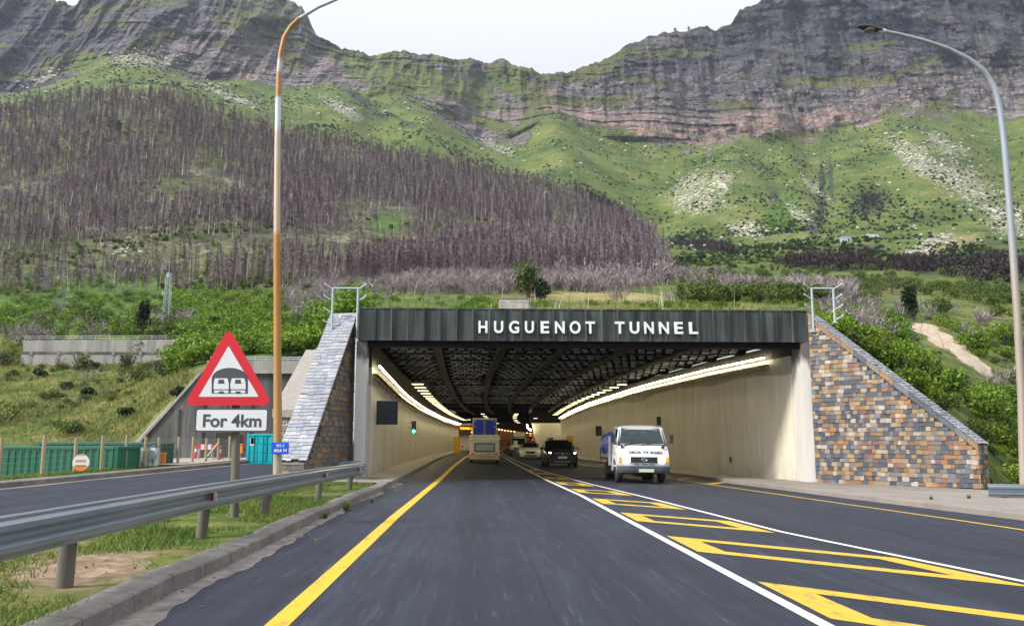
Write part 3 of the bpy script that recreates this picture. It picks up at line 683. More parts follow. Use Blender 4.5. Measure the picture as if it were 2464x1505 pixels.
upper = np.clip(sstep(30, 220, v_cb[None, :] - Vp) * (.55 + .45 * sstep(1350, 1900, UU)) + .3 * n1 + .8 * sstep(620, 60, UU), 0, 1)  # weight of the painted cloud shade: high rock, stronger toward both sides
drygrass = np.maximum(blob(1450, 714, 130, 9, 0, .4), np.maximum(blob(2260, 610, 80, 18, -25), blob(2150, 690, 160, 6, 0)))
orange = sstep(60, 0, np.abs(v_cb[None, :] - Vp - 30)) * sstep(1250, 1330, UU) * (1 - sstep(2000, 2120, UU)) + .6 * sstep(40, 0, np.abs(v_cb[None, :] - Vp - 18)) * sstep(2050, 2060, UU) * (1 - sstep(2200, 2210, UU)) + .5 * blob(590, 180, 40, 12)
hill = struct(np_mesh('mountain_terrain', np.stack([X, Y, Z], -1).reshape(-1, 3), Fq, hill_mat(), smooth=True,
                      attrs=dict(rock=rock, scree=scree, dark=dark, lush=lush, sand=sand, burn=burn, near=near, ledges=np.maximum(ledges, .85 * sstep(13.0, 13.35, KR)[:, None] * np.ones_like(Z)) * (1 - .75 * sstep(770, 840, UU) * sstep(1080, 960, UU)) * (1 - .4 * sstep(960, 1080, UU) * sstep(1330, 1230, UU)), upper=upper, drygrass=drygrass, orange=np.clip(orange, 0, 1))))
def tp(u, kr):
    """a point of the terrain: u = direction, kr = terrain row"""
    ci = min(max((u - U[0]) / DU, 0), NU - 1.01); ri = min(np.searchsorted(KR, kr), len(KR) - 1)
    c = int(ci); ri = max(ri, 1); w = (kr - KR[ri - 1]) / max(KR[ri] - KR[ri - 1], 1e-6)
    a = lambda A: (A[ri - 1, c] * (1 - w) + A[ri, c] * w)
    return Vector((a(X), a(Y), a(Z)))
def tpv(u, v, kmin=0, kmax=13):
    """the nearest point of the terrain seen at (u, v)"""
    c = int(round((u - U[0]) / DU)); colv = Vp[:, c]
    for i in range(1, len(KR)):
        if KR[i] < kmin or KR[i] > kmax: continue
        if colv[i] <= v:
            w = min(max((colv[i - 1] - v) / max(colv[i - 1] - colv[i], 1e-6), 0), 1) if colv[i - 1] > v else 1.0
            return Vector((X[i - 1, c] * (1 - w) + X[i, c] * w, Y[i - 1, c] * (1 - w) + Y[i, c] * w, Z[i - 1, c] * (1 - w) + Z[i, c] * w))
    return Vector((X[-3, c], Y[-3, c], Z[-3, c]))

# one ground sheet out to the horizon, under everything
gs = MB(); gs.add([(-2500, -2500, -2.6), (2500, -2500, -2.6), (2500, 2500, -2.6), (-2500, 2500, -2.6)], [(0, 1, 2, 3)])
struct(gs.build('ground', pm('far_ground', (.09, .11, .03), (.13, .13, .05), .02, .9, 0, .2)))

# ================================================================== roads
CURVE = lambda y: max(0.0, y - 88) ** 2 / 2200.0
def kl(y): return float(ip(y, *L(-30, -3.05, 18, -3.05, 26, -2.88, 38, -2.92, 60, -3.05, 80, -2.95, 100, -2.5, 114, -1.75))) if y < 114 else -1.75 + CURVE(y) - CURVE(114)
def kr_(y): return float(ip(y, *L(-30, 14.5, 4, 13.2, 10, 12.6, 18.4, 11.8, 26, 10.85, 34, 10.0, 41, 9.45, 60, 8.85, 74, 8.5, 90, 8.4, 106, 8.6))) if y < 106 else 8.6 + CURVE(y) - CURVE(106)
def wl(y): return float(ip(y, *L(30, -4.08, 33, -4.1, 50, -4.3, 70, -4.25, 85, -4.05, 92, -3.85, 100, -3.45, 108, -2.95, 115, -2.45)))
def wr_(y): return float(ip(y, *L(30, 12.75, 32, 12.5, 41, 11.3, 51, 10.5, 60, 10.15, 74, 9.75, 90, 9.8, 106, 10.15, 115, 10.5)))
YS = list(np.arange(-14, 34, 2.0)) + list(np.arange(34, 120, 3.0)) + list(np.arange(120, 341, 8.0))
def strip(name, ys, fl, fr, h, mat, nx=6, hf=None):
    mb = MB(); n = nx + 1; V = []; Fc = []
    for y in ys:
        a, c = fl(y), fr(y)
        for i in range(n):
            x = a + (c - a) * i / nx; V.append((x, y, gz(x, hf(x, y) if hf else h)))
    for j in range(len(ys) - 1):
        for i in range(nx): Fc.append((j * n + i, j * n + i + 1, (j + 1) * n + i + 1, (j + 1) * n + i))
    mb.add(V, Fc); o = mb.build(name, mat, fix=False); return o
struct(strip('main_road', YS, lambda y: kl(y) - .02, lambda y: kr_(y) + .02, 0, M['asphalt'], 8))
SRL, SRR = -13.5, -6.3
struct(strip('service_road', list(np.arange(-14, 61, 3.0)), lambda y: SRL, lambda y: SRR + float(ip(y, *L(24, 0, 40, -1.2, 60, -4))), .02, M['asphalt'], 6))

def profile(name, ys, fn, mat, jitter=0):
    """a cross section (x, height above the road plane) carried along the road"""
    mb = MB(); rings = []
    for y in ys:
        rings.append([(x, y, gz(x, h)) for x, h in fn(y)])
    mb.loft(rings, 0, False, False)
    return struct(mb.build(name, mat, fix=False))
kw = lambda y: .014 * math.sin(y * .9) + .01 * math.sin(y * 2.3)
yk = list(np.arange(-14, 29.1, 1.0))
profile('left_kerb', yk, lambda y: [(kl(y) + .02, -.02), (kl(y), .135 + kw(y)), (kl(y) - .02, .155 + kw(y)), (kl(y) - .30, .165 + kw(y)), (kl(y) - .305, .05)], M['kerb'])
yp = [28.0, 28.6, 29.5] + list(np.arange(31, 116, 2.0))
profile('left_pavement', yp, lambda y: [(kl(y) + .02, -.02), (kl(y), .135), (kl(y) - .02, .155), (kl(y) - .2, .16), (min(wl(max(y, 33)) - .05, -3.9) if y > 32.2 else -5.6, .19)], M['pavement'])
yr = list(np.arange(-14, 116, 2.0))
def rp(y):
    k = kr_(y); out = wr_(y) + .3 if y > 32 else float(ip(y, *L(-14, 17, 10, 16.2, 20, 15.6, 24, 15.6, 27.5, 17.2, 32, 13.4)))
    return [(k - .02, -.02), (k, .125), (k + .02, .145), (k + .25, .15), (max(out, k + .4), .17)]
profile('right_pavement', yr, rp, M['pavement'])
# sandy gutter along the left kerb, with a ragged edge
def gutter_edge(y): return kl(y) + .13 + .20 * float(fbm(y * .45, 3.0, 0, 4, 7, .5)) + .03 * float(vnoise(y * 4.0, 1.0, 0, 8)) + .22 * math.exp(-((y - 7.5) / 4.0) ** 2)
struct(strip('gutter_sand', list(np.arange(-6, 31, .05)), lambda y: kl(y) - .0, lambda y: max(kl(y) + .03, gutter_edge(y)), .004, pm('gutter_sand', (.235, .20, .18), (.13, .115, .108), 5, .95, 0, .5, dirt=(.055, .057, .064), dscale=2.5, damt=.9), 2))
# verge between the carriageway and the service road
def verge_mat():
    b = NB('verge_ground'); p = b.pos()
    g = b.ramp(b.rng(b.noise(1.1, 6, .68, p), .3, .7), [(0, (.025, .05, .010)), (.45, (.06, .10, .018)), (.75, (.13, .135, .04)), (1, (.22, .17, .09))])
    sx = b.n('SeparateXYZ', {0: p})
    bare = b.math('MULTIPLY', b.rng(b.math('ABSOLUTE', b.math('SUBTRACT', sx.outputs[1], 9.7)), .7, 1.9, 1, 0), b.rng(b.noise(1.0, 4, .6, b.mapv(p, (1, .4, 1))), .36, .5))
    bare = b.math('MAXIMUM', bare, b.math('MULTIPLY', b.rng(b.noise(.5, 5, .65, b.mapv(p, (1, .5, 1), loc=(3, 2, 0))), .58, .68), .8))
    col = b.mix(bare, g, b.ramp(b.rng(b.noise(4, 5, .65, p), .3, .7), [(0, (.12, .085, .055)), (.5, (.23, .165, .115)), (1, (.36, .27, .2))]))
    b.bsdf(col, .95, 0, b.bump(b.noise(16, 5, .7, p), .6, .03), .1); return b.mat
M['verge'] = verge_mat()
struct(strip('verge', list(np.arange(-14, 46, .5)), lambda y: min(kl(y) - .29, -3.1) if y < 28 else -5.5, lambda y: SRR + float(ip(y, *L(24, -.02, 40, -1.22, 60, -4))), 0, M['verge'], 10,
             hf=lambda x, y: .13 + .05 * float(fbm(x * 1.3, y * 1.3, 0, 3, 9)) - .14 * float(sstep(-5.7, -6.3, x)) + .25 * float(sstep(26, 33, y)) * float(sstep(-5.0, -5.8, x)) * float(sstep(-9, -6.5, x))))
profile('service_kerb', list(np.arange(-14, 58, 2.0)), lambda y: [(SRL + .14, .0), (SRL + .12, .17), (SRL + .02, .20), (SRL - .16, .21), (SRL - .18, .02)], M['kerb'])
struct(strip('service_road_gutter', list(np.arange(-14, 58, 1.0)), lambda y: SRL + .1, lambda y: SRL + .45 + .05 * math.sin(y), .026, M['pavement'], 1))
struct(strip('yard', list(np.arange(8, 62, 2.0)), lambda y: -80, lambda y: SRL - .15, 0, M['verge'], 24,
             hf=lambda x, y: float(ip(-x, *L(13.6, .19, 15.2, .12, 16.5, -.5, 18.5, -1.5, 80, -2.6))) + .08 * float(fbm(x * .6, y * .6, 0, 3, 4)) * (1 if x < -14.2 else .2) - .05 * (x < -40)))
struct(strip('yard_gravel', list(np.arange(41, 58.5, 1.5)), lambda y: -19.5, lambda y: SRL - .3, .0, pm('yard_gravel', (.40, .36, .31), (.3, .27, .23), 3, .95, 0, .4), 8, hf=lambda x, y: .235 - .02 * abs(x + 14)))
struct(strip('right_verge', list(np.arange(-14, 33.2, 1.2)), lambda y: rp(y)[-1][0] - .02, lambda y: 60, 0, M['verge'], 20, hf=lambda x, y: .15 - float(ip(x, *L(15, 0, 17, .3, 20, .4, 60, -.6))) + .1 * float(fbm(x * .7, y * .7, 0, 3, 14))))

# ------------------------------------------------------------------ markings
def line(name, pts, w, mat, h=.005):
    P = [Vector((p[0], p[1])) for p in pts]; mb = MB(); V = []
    for i, p in enumerate(P):
        d = (P[min(i + 1, len(P) - 1)] - P[max(i - 1, 0)]).normalized(); nrm = Vector((d.y, -d.x)) * (w / 2)
        for q in (p - nrm, p + nrm): V.append((q.x, q.y, gz(q.x, h)))
    mb.add(V, [(2 * i, 2 * i + 1, 2 * i + 3, 2 * i + 2) for i in range(len(P) - 1)])
    return struct(mb.build(name, mat, fix=False))
def samp(f, y0, y1, st=2.0): return [(f(y), y) for y in np.arange(y0, y1, st)]
yl = lambda y: float(ip(y, *L(-10, -1.66, 18, -1.67, 34, -1.5, 50, -1.45, 75, -1.2, 95, -.75, 114, -.1))) if y < 114 else -.1 + CURVE(y) - CURVE(114)
wl1 = lambda y: float(ip(y, *L(-10, 3.06, 25, 3.0, 35, 2.75, 60, 2.5, 88, 2.42))) if y < 88 else 2.42 + CURVE(y)
wl2 = lambda y: float(ip(y, *L(2, 7.9, 10, 6.42, 15.4, 5.45, 24.6, 4.8, 32.7, 4.1, 46.4, 3.3, 66, 2.95, 88, 2.85))) if y < 88 else 2.85 + CURVE(y)
yr2 = lambda y: kr_(y) - float(ip(y, *L(0, 2.0, 18, 1.55, 26, 1.35, 40, 1.2, 60, 1.7, 110, 1.4)))
line('left_edge_line', samp(yl, -8, 330, 1.5), .20, M['yellow_line'])
line('centre_line', samp(wl1, -8, 330, 1.5), .135, M['white_line'])
line('median_line', samp(wl2, 2, 330, 1.5), .12, M['white_line'], .006)
line('right_edge_line', samp(yr2, 2, 104, 1.5), .12, M['yellow_line'])
def hatch(yl0):
    """a hollow hatch bar between the two white lines: solid ends, thin sides"""
    mb = MB()
    xl = lambda y: wl1(y) + .16
    h = .005; slope = -.95
    def pt(x, y): return (x, y, gz(x, h))
    def xr_at(y0):
        x = xl(y0)
        for _ in range(40):
            y = y0 + slope * (x - xl(y0)); xx = wl2(y) - .2
            x += .5 * (xx - x)
        return x, y0 + slope * (x - xl(y0))
    a = (xl(yl0), yl0); c = xr_at(yl0); a2 = (xl(yl0 - 2.05), yl0 - 2.05); c2 = xr_at(yl0 - 2.05)
    lerp = lambda p, q, t: (p[0] + (q[0] - p[0]) * t, p[1] + (q[1] - p[1]) * t)
    ew = min(.36, .26 + .04 * (c[0] - a[0])) ; t = ew / max(c[0] - a[0], .3); t = min(t, .45)
    def quad(p, q, r, s): mb.add([pt(*p), pt(*q), pt(*r), pt(*s)], [(0, 1, 2, 3)])
    quad(a, lerp(a, c, t), lerp(a2, c2, t), a2)
    quad(lerp(a, c, 1 - t), c, c2, lerp(a2, c2, 1 - t))
    k = .20
    b1, b2 = lerp(a, c, t), lerp(a, c, 1 - t); d1, d2 = lerp(a2, c2, t), lerp(a2, c2, 1 - t)
    quad(b1, b2, lerp(b2, d2, k), lerp(b1, d1, k)); quad(lerp(d1, b1, k), lerp(d2, b2, k), d2, d1)
    return struct(mb.build('hatch_bar', M['yellow_worn'], fix=False))
for i in range(-1, 9):
    hatch(9.95 + 4.7 * i)
# yellow bars on the right shoulder inside the tunnel
mb = MB()
for y in (33, 37, 41, 45, 50):
    x0 = yr2(y) + .12; x1 = kr_(y) - .1
    mb.add([(x0, y, gz(x0, .005)), (x1, y + 1.6, gz(x1, .005)), (x1, y + 2.2, gz(x1, .005)), (x0, y + .6, gz(x0, .005))], [(0, 1, 2, 3)])
struct(mb.build('shoulder_hatching', M['yellow_worn'], fix=False))
# ================================================================== the tunnel
YP = 32.3
tunnel = thing('tunnel', 'wide road tunnel mouth under a dark clad beam, pale walls and a black louvred roof', 'tunnel', (0, YP, 0))
def tl(o):                       # keep world coordinates under the thing at (0, YP, 0)
    o.parent = tunnel; o.matrix_parent_inverse = Matrix.Translation((0, -YP, 0)); return o
XL, XR, ZB, ZT = at(862, 820, YP).x, at(1944, 820, YP).x, at(1400, 820, YP).z, at(1400, 746, YP).z
# cladding beam: own origin in its middle so its streaks run in its own space
fas = MB(); W = XR - XL; H = ZT - ZB; hx = W / 2; hz = H / 2
fas.bb(-hx, hx, 0, .5, -hz, hz)
npan = 28
for i in range(npan + 1):
    x = -hx + W * i / npan
    fas.bb(max(-hx, x - .032), min(hx, x + .032), -.10, -.002, -hz - .02, hz + .035)
fas.bb(-hx - .01, hx + .01, -.03, .52, hz + .002, hz + .045)
fas.bb(-hx, hx, -.025, -.003, -hz - .01, -hz + .05)
fascia = fas.build('cladding_beam', M['fascia']); fascia.location = ((XL + XR) / 2, 0, (ZB + ZT) / 2); fascia.parent = tunnel
cx0 = (XL + XR) / 2; cz0 = (ZB + ZT) / 2
LET = [('H', 660, 707), ('U', 741, 789), ('G', 819, 872), ('U', 902, 949), ('E', 984, 1028), ('N', 1058, 1109), ('O', 1135, 1192), ('T', 1217, 1267),
       ('T', 1371, 1421), ('U', 1448, 1498), ('N', 1523, 1573), ('N', 1600, 1652), ('E', 1680, 1725), ('L', 1757, 1803)]
for ch, a, c in LET:
    ua, uc = [(880 + q / 2.088) / 1.0394 for q in (a, c)]
    x0, x1 = at(ua, 790, YP).x - cx0, at(uc, 790, YP).x - cx0
    zt = at(1400, 773.5 if ch not in 'GO' else 773, YP).z - cz0; zb = at(1400, 802.5 if ch not in 'GO' else 803, YP).z - cz0
    text_obj('letter', ch, M['letter_white'], x0, x1, zb, zt, -.075, fascia, .028, .03)
# black soffit beam set back under the cladding
mb = MB(); mb.bb(XL + .02, XR - .02, YP + .12, YP + .5, ZB - .24, ZB - .002); tl(mb.build('soffit_beam', M['black_beam']))
# end piers of the mouth
mb = MB(); x = at(862, 1000, YP).x; mb.bb(x - .15, x + .26, YP + .06, YP + .75, gz(x, .1), ZB - .003); tl(mb.build('pier', M['pier'], bevel=.02))
mb = MB(); mb.prism([(12.42, YP + .02, gz(12.5, .12)), (12.74, YP - .06, gz(12.5, .12)), (12.9, YP + 1.0, gz(12.5, .12)), (12.395, YP + 1.0, gz(12.5, .12))], (0, 0, ZB - gz(12.5, .12) - .003))
tl(mb.build('pier', M['pier']))
yw = [YP + .7] + list(np.arange(35, 115, 2.0)) + [115.0]
ys_r = [YP + .98] + list(np.arange(35, 106, 2.0)) + [106.0]
zsl = lambda y: float(ip(y, *L(33, 4.32, 45, 4.02, 60, 3.85, 86, 3.8, 115, 3.55)))     # top of the pale paint on the left
zsr = lambda y: float(ip(y, *L(33, 4.85, 56, 4.75, 80, 4.5, 115, 3.95)))
ZC = lambda y: float(ip(y, *L(32, ZB - .02, 60, ZB - .1, 115, 4.85)))
def wall(name, ys, fx, z0f, z1f, thick, mat):
    mb = MB(); r = []
    for y in ys:
        x = fx(y); r.append([(x, y, z0f(y)), (x, y, z1f(y)), (x + thick, y, z1f(y)), (x + thick, y, z0f(y))])
    mb.loft(r); return tl(mb.build(name, mat))
wall('side_wall', yw, wl, lambda y: gz(wl(y), .12), zsl, -.4, M['tunnel_wall'])
wall('side_wall', ys_r, wr_, lambda y: gz(wr_(y), .1), zsr, .4, M['tunnel_wall'])
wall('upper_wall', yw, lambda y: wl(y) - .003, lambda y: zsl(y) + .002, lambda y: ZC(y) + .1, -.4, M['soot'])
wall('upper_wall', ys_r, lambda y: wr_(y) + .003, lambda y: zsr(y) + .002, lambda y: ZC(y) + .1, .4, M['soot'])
# roof slab
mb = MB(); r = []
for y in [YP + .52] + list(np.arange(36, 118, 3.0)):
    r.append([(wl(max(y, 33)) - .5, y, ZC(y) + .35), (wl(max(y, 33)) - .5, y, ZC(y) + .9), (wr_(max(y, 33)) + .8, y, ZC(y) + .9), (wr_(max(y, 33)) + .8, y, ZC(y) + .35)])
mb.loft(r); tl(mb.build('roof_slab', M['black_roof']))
# longitudinal beams follow the bend of the left wall
BX = [-1.64, 1.06, 3.65, 6.25, 8.85]
def bx(i, y):
    t = (BX[i] - wl(33)) / (wr_(33) - wl(33)); t2 = t
    return BX[i] + (wl(y) - wl(33)) * 1.0 + (1 - sstep(30, 115, y)) * 0 + t * ((wr_(y) - wr_(33)) - (wl(y) - wl(33))) * .45
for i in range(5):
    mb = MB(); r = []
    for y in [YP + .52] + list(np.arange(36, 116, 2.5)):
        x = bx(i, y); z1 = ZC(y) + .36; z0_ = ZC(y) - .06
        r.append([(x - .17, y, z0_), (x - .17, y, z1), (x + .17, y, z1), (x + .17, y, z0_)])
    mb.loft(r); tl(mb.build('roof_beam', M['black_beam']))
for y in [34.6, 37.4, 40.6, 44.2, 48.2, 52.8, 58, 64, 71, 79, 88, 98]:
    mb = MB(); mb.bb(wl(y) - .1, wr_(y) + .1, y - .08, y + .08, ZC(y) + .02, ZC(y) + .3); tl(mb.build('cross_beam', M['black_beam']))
# louvre blades between the beams, in staggered rows
V = []; Q = []
y = YP + .8; row = 0
while y < 84:
    x = wl(y) + .25 + (row % 2) * .2
    xe = wr_(y) - .3
    while x < xe - .6:
        w = .23 + .11 * rng.random()
        if not any(abs(x + w / 2 - bx(i, y)) < .17 + w / 2 for i in range(5)):
            z = ZC(y) + .02 + rng.normal(0, .006); hgt_ = .055 + .03 * rng.random(); sk = .04
            o = len(V)
            V += [(x, y, z), (x + w, y + sk * .2, z), (x + w + .03, y + sk + .05, z + hgt_), (x + .03, y + sk, z + hgt_),
                  (x, y + .02, z), (x + w, y + sk * .2 + .02, z), (x + w + .03, y + sk + .07, z + hgt_), (x + .03, y + sk + .02, z + hgt_)]
            Q += [(o, o + 1, o + 2, o + 3), (o + 5, o + 4, o + 7, o + 6), (o, o + 4, o + 5, o + 1), (o + 3, o + 2, o + 6, o + 7)]
        x += .40
    y += .84 + (y - 32) * .020; row += 1
lo = np_mesh('louvre_blades', V, Q, M['louvre']); tl(lo); stuff(lo)
# end walls round the inner mouth
def endwall(x0, x1, y, ztop, slope):
    mb = MB(); mb.prism([(x0 + slope, y, gz(x0, .1)), (x1, y, gz(x1, .1)), (x1, y, ztop), (x0, y, ztop)], (0, .6, 0)); return tl(mb.build('end_wall', M['tunnel_wall']))
ewl = endwall(wl(115) - .2, -.95, 114.4, 3.75, 0)
ewr = endwall(6.55, 10.5, 105.4, 3.62, .75)
def door(par, u0, u1, v0, y):
    x0, x1 = at(u0, 1060, y).x, at(u1, 1060, y).x; z1 = at(u0, v0, y).z; z0_ = gz(x0, .17)
    mb = MB(); mb.bb(x0, x1, y - .06, y - .004, z0_, z1); d = mb.build('door', M['yellow_door'], bevel=.01)
    d.parent = par; d.matrix_parent_inverse = Matrix.Translation((0, -YP, 0)); return d
door(ewl, 1107.5, 1119.5, 1053, 114.4); door(ewr, 1297.5, 1309, 1051, 105.4)
mb = MB(); mb.bb(wl(115) - .5, 11.2, 114.6, 115.4, 3.76, 5.4); tl(mb.build('black_lintel', M['black_roof']))
mb = MB(); mb.bb(6.3, 11.2, 105.4, 106.0, 3.63, 5.4); tl(mb.build('black_lintel', M['black_roof']))
# the bored tube beyond, turning right
mb = MB(); r = []
for y in list(np.arange(115.5, 345, 6.0)):
    xc = CURVE(y) - CURVE(114) + 3.9; ring = []
    for kx, kz in [(-5.6, -.1), (-5.75, 1.6), (-5.6, 3.0), (-4.9, 4.1), (-3.4, 4.75), (0, 5.0), (3.4, 4.75), (4.9, 4.1), (5.6, 3.0), (5.75, 1.6), (5.6, -.1)]:
        ring.append((xc + kx, y, gz(xc + kx) + kz))
    r.append(ring)
mb.loft(r, 0, False, False, True); tl(mb.build('bore_lining', M['bore'], fix=False))
mb = MB(); y = 343; xc = CURVE(y) - CURVE(114) + 3.9; mb.bb(xc - 7, xc + 7, y, y + .5, -1, 6); tl(mb.build('bore_end', M['black_roof']))
# cable trays and conduits under the lamps
def tray(ys, fx, fz, side, name='cable_tray'):
    mb = MB(); r = []
    for y in ys:
        x = fx(y) + side * .02; z = fz(y)
        r.append([(x, y, z), (x + side * .16, y, z), (x + side * .16, y, z + .05), (x, y, z + .05)])
    mb.loft(r)
    pts = [(fx(y) + side * .1, y, fz(y) - .16 + .03 * math.sin(y * 2.7)) for y in ys]
    mb.tube(pts, .025, 6)
    for y in np.arange(ys[0] + .5, ys[-1], 1.6):
        x = fx(y); mb.bar((x + side * .01, y, fz(y) - .22), (x + side * .13, y, fz(y) + .02), .035)
    return tl(mb.build(name, M['bracket']))
M['bracket'] = pm('galvanised_bracket', (.30, .25, .15), (.2, .165, .10), 4, .5, .5, .05)
tray(list(np.arange(33.4, 114, 1.0)), wl, lambda y: zsl(y) - .22, 1)
tray(list(np.arange(35.0, 105, 1.0)), wr_, lambda y: zsr(y) - .22, -1)
# wavy stained edge of the soot below the right-hand tray: a thin drip board
def lamp(name, a, b, r, mat, label, grp):
    o = thing(name, label, 'tunnel lamp', a, 0, grp); d = Vector(b) - Vector(a)
    mb = MB(); mb.tube([(0, 0, 0), d], r, 8); mb.build('tube', mat, o)
    mb = MB(); mb.bar((0, .0, r + .035), d + Vector((0, 0, r + .035)), .07, .06); mb.build('housing', M['black_plastic'], o); return o
def lamp_row(ys, ye, step, fx, fz, off, n_label, grp, r=.024):
    y = ys
    while y < ye:
        y2 = y + step - .08
        a = Vector((fx(y) + off, y, fz(y))); b = Vector((fx(y2) + off, y2, fz(y2)))
        lamp('tube_lamp', a, b, r, M['tube_lamp'], n_label, grp)
        y += step
lamp_row(33.2, 112, 2.0, wl, lambda y: zsl(y) + .07, .26, 'lit tube lamp in the glowing line along the top of the left tunnel wall', 'tube lamps along the left tunnel wall')
lamp_row(35.0, 104, 1.75, wr_, lambda y: zsr(y) + .10, -.22, 'lit tube lamp in the glowing line along the top of the right tunnel wall', 'tube lamps along the right tunnel wall')
def panel_lamp(x, y, z, w, d, mat, label, grp):
    o = thing('panel_lamp', label, 'tunnel lamp', (x, y, z), 0, grp)
    mb = MB(); mb.bb(-w / 2 - .04, w / 2 + .04, -d / 2 - .03, d / 2 + .03, .0, .09); mb.build('housing', M['black_plastic'], o)
    mb = MB(); mb.bb(-w / 2, w / 2, -d / 2, d / 2, -.03, -.002); mb.build('lens', mat, o); return o
for y in np.arange(46, 112, 2.6):
    panel_lamp(wl(y) + 1.0, y, zsl(y) + .52, .62, .34, M['louvre_lamp'], 'lit panel lamp in the dashed row under the roof beside the left tunnel wall', 'panel lamps by the left tunnel wall')
for y in np.arange(56, 104, 2.6):
    panel_lamp(wr_(y) - .85, y, zsr(y) + .42, .6, .34, M['louvre_lamp'], 'lit panel lamp in the dashed row under the roof beside the right tunnel wall', 'panel lamps by the right tunnel wall')
# lamps hanging in the deep part, seen as pale dashes above the traffic
for u, v, y in [(1161, 995, 92), (1166, 1000, 97), (1170, 1003.5, 102), (1242, 995, 88), (1240.5, 998, 91), (1238.5, 1001, 94), (1238, 1005, 98), (1240, 1010, 103), (1242, 1013, 107), (1247, 1016, 111), (1288, 1005.5, 100), (1128, 1008.5, 103), (1196, 1017.5, 112)]:
    p = at(u, v, y); panel_lamp(p.x, y, p.z, .42, .7, M['louvre_lamp'], 'small lit ceiling lamp hanging in the dark roof above the traffic', 'ceiling lamps above the traffic')
for i, y in enumerate(np.arange(118, 330, 9.0)):
    xc = CURVE(y) - CURVE(114) + 3.9
    panel_lamp(xc - 4.4, y, gz(xc) + 4.15, .3, 5.0, M['far_lamp'], 'lit lamp in the far line along the left side of the bored tube', 'lamps in the bored tube')
p = at(1276, 1021, 104.9)
mb = MB(); mb.tube([(p.x + .62 * math.cos(t) + .2, p.y, p.z + .55 * math.sin(t) - .1) for t in [R(a) for a in range(165, 262, 8)]], .055, 8)
tag(mb.build('arc_lamp', M['tube_lamp']), 'curved lit lamp at the upper corner of the right inner wall', 'tunnel lamp')

# ================================================================== stone faced wing walls
def slate_face(name, P0, ex, hfun, zbase, zmin, mat, n_out, row=.2, wlo=.2, whi=.42, xmax=6, parent=None, thick=.034):
    """courses of slates on a wall: P0 foot, ex along the wall, hfun(s) the height of the sloped top"""
    V = []; Q = []
    ex = Vector(ex).normalized(); nn = Vector(n_out).normalized(); up = Vector((0, 0, 1))
    z = zmin; r = 0
    while z < hfun(0) + .1:
        s = -.05 * (r % 2) - rng.random() * .1
        while s < xmax:
            w = wlo + (whi - wlo) * rng.random(); s1 = min(s + w, xmax)
            s0c = max(s, 0)
            zt = z + row * 1.02
            lim0, lim1 = hfun(s0c), hfun(s1)
            if min(lim0, lim1) > z + .03 and s1 - s0c > .04:
                g = .0015; t0 = thick * (.7 + .7 * rng.random()); t1 = t0 * .45
                a0, a1 = min(zt, lim0), min(zt, lim1)
                zb = z + rng.normal(0, .008)
                o = len(V)
                base = Vector(P0)
                pts = [(s0c + g, zb), (s1 - g, zb + rng.normal(0, .005)), (s1 - g, a1), (s0c + g, a0)]
                for (ss, zz), t in zip(pts, (t0, t0, t1, t1)):
                    q = base + ex * ss + nn * t; V.append((q.x, q.y, zz))
                for (ss, zz) in pts:
                    q = base + ex * ss - nn * .02; V.append((q.x, q.y, zz))
                Q += [(o, o + 1, o + 2, o + 3), (o, o + 4, o + 5, o + 1), (o + 1, o + 5, o + 6, o + 2), (o + 2, o + 6, o + 7, o + 3), (o + 3, o + 7, o + 4, o)]
            s = s1
        z += row; r += 1
    o = np_mesh(name, V, Q, mat, parent=parent); return o
def slate_top(name, A0, A1, B0, B1, mat, step=.15, across=4, parent=None):
    """overlapping slates down a sloping coping; A = near edge (upper, lower), B = far edge"""
    V = []; Q = []; A0, A1, B0, B1 = map(Vector, (A0, A1, B0, B1))
    n = int((A1 - A0).length / step)
    up = (A1 - A0).cross(B0 - A0).normalized()
    if up.z < 0: up = -up
    for i in range(n, -1, -1):
        t0 = i / (n + 1); t1 = (i + 1.25) / (n + 1); t1 = min(t1, 1.0)
        cuts = [0] + sorted([(k + rng.uniform(-.3, .3)) / across for k in range(1, across)]) + [1]
        for c0, c1 in zip(cuts[:-1], cuts[1:]):
            c0 = c0 - (.03 if c0 == 0 else -.004); c1 = c1 + (.03 if c1 == 1 else -.004)
            def P(t, c): return (A0 + (A1 - A0) * t) * (1 - c) + (B0 + (B1 - B0) * t) * c
            d0 = .002; d1 = .024 + .007 * rng.random(); jt = rng.normal(0, .004)
            tt1 = t1 + jt
            o = len(V)
            pts = [P(t0, c0) + up * d0, P(t0, c1) + up * d0, P(tt1, c1) + up * d1, P(tt1, c0) + up * d1]
            V += [tuple(q) for q in pts] + [tuple(q - up * .03) for q in pts]
            Q += [(o, o + 1, o + 2, o + 3), (o + 3, o + 2, o + 6, o + 7), (o + 1, o, o + 4, o + 5), (o, o + 3, o + 7, o + 4), (o + 2, o + 1, o + 5, o + 6)]
    return np_mesh(name, V, Q, mat, parent=parent)
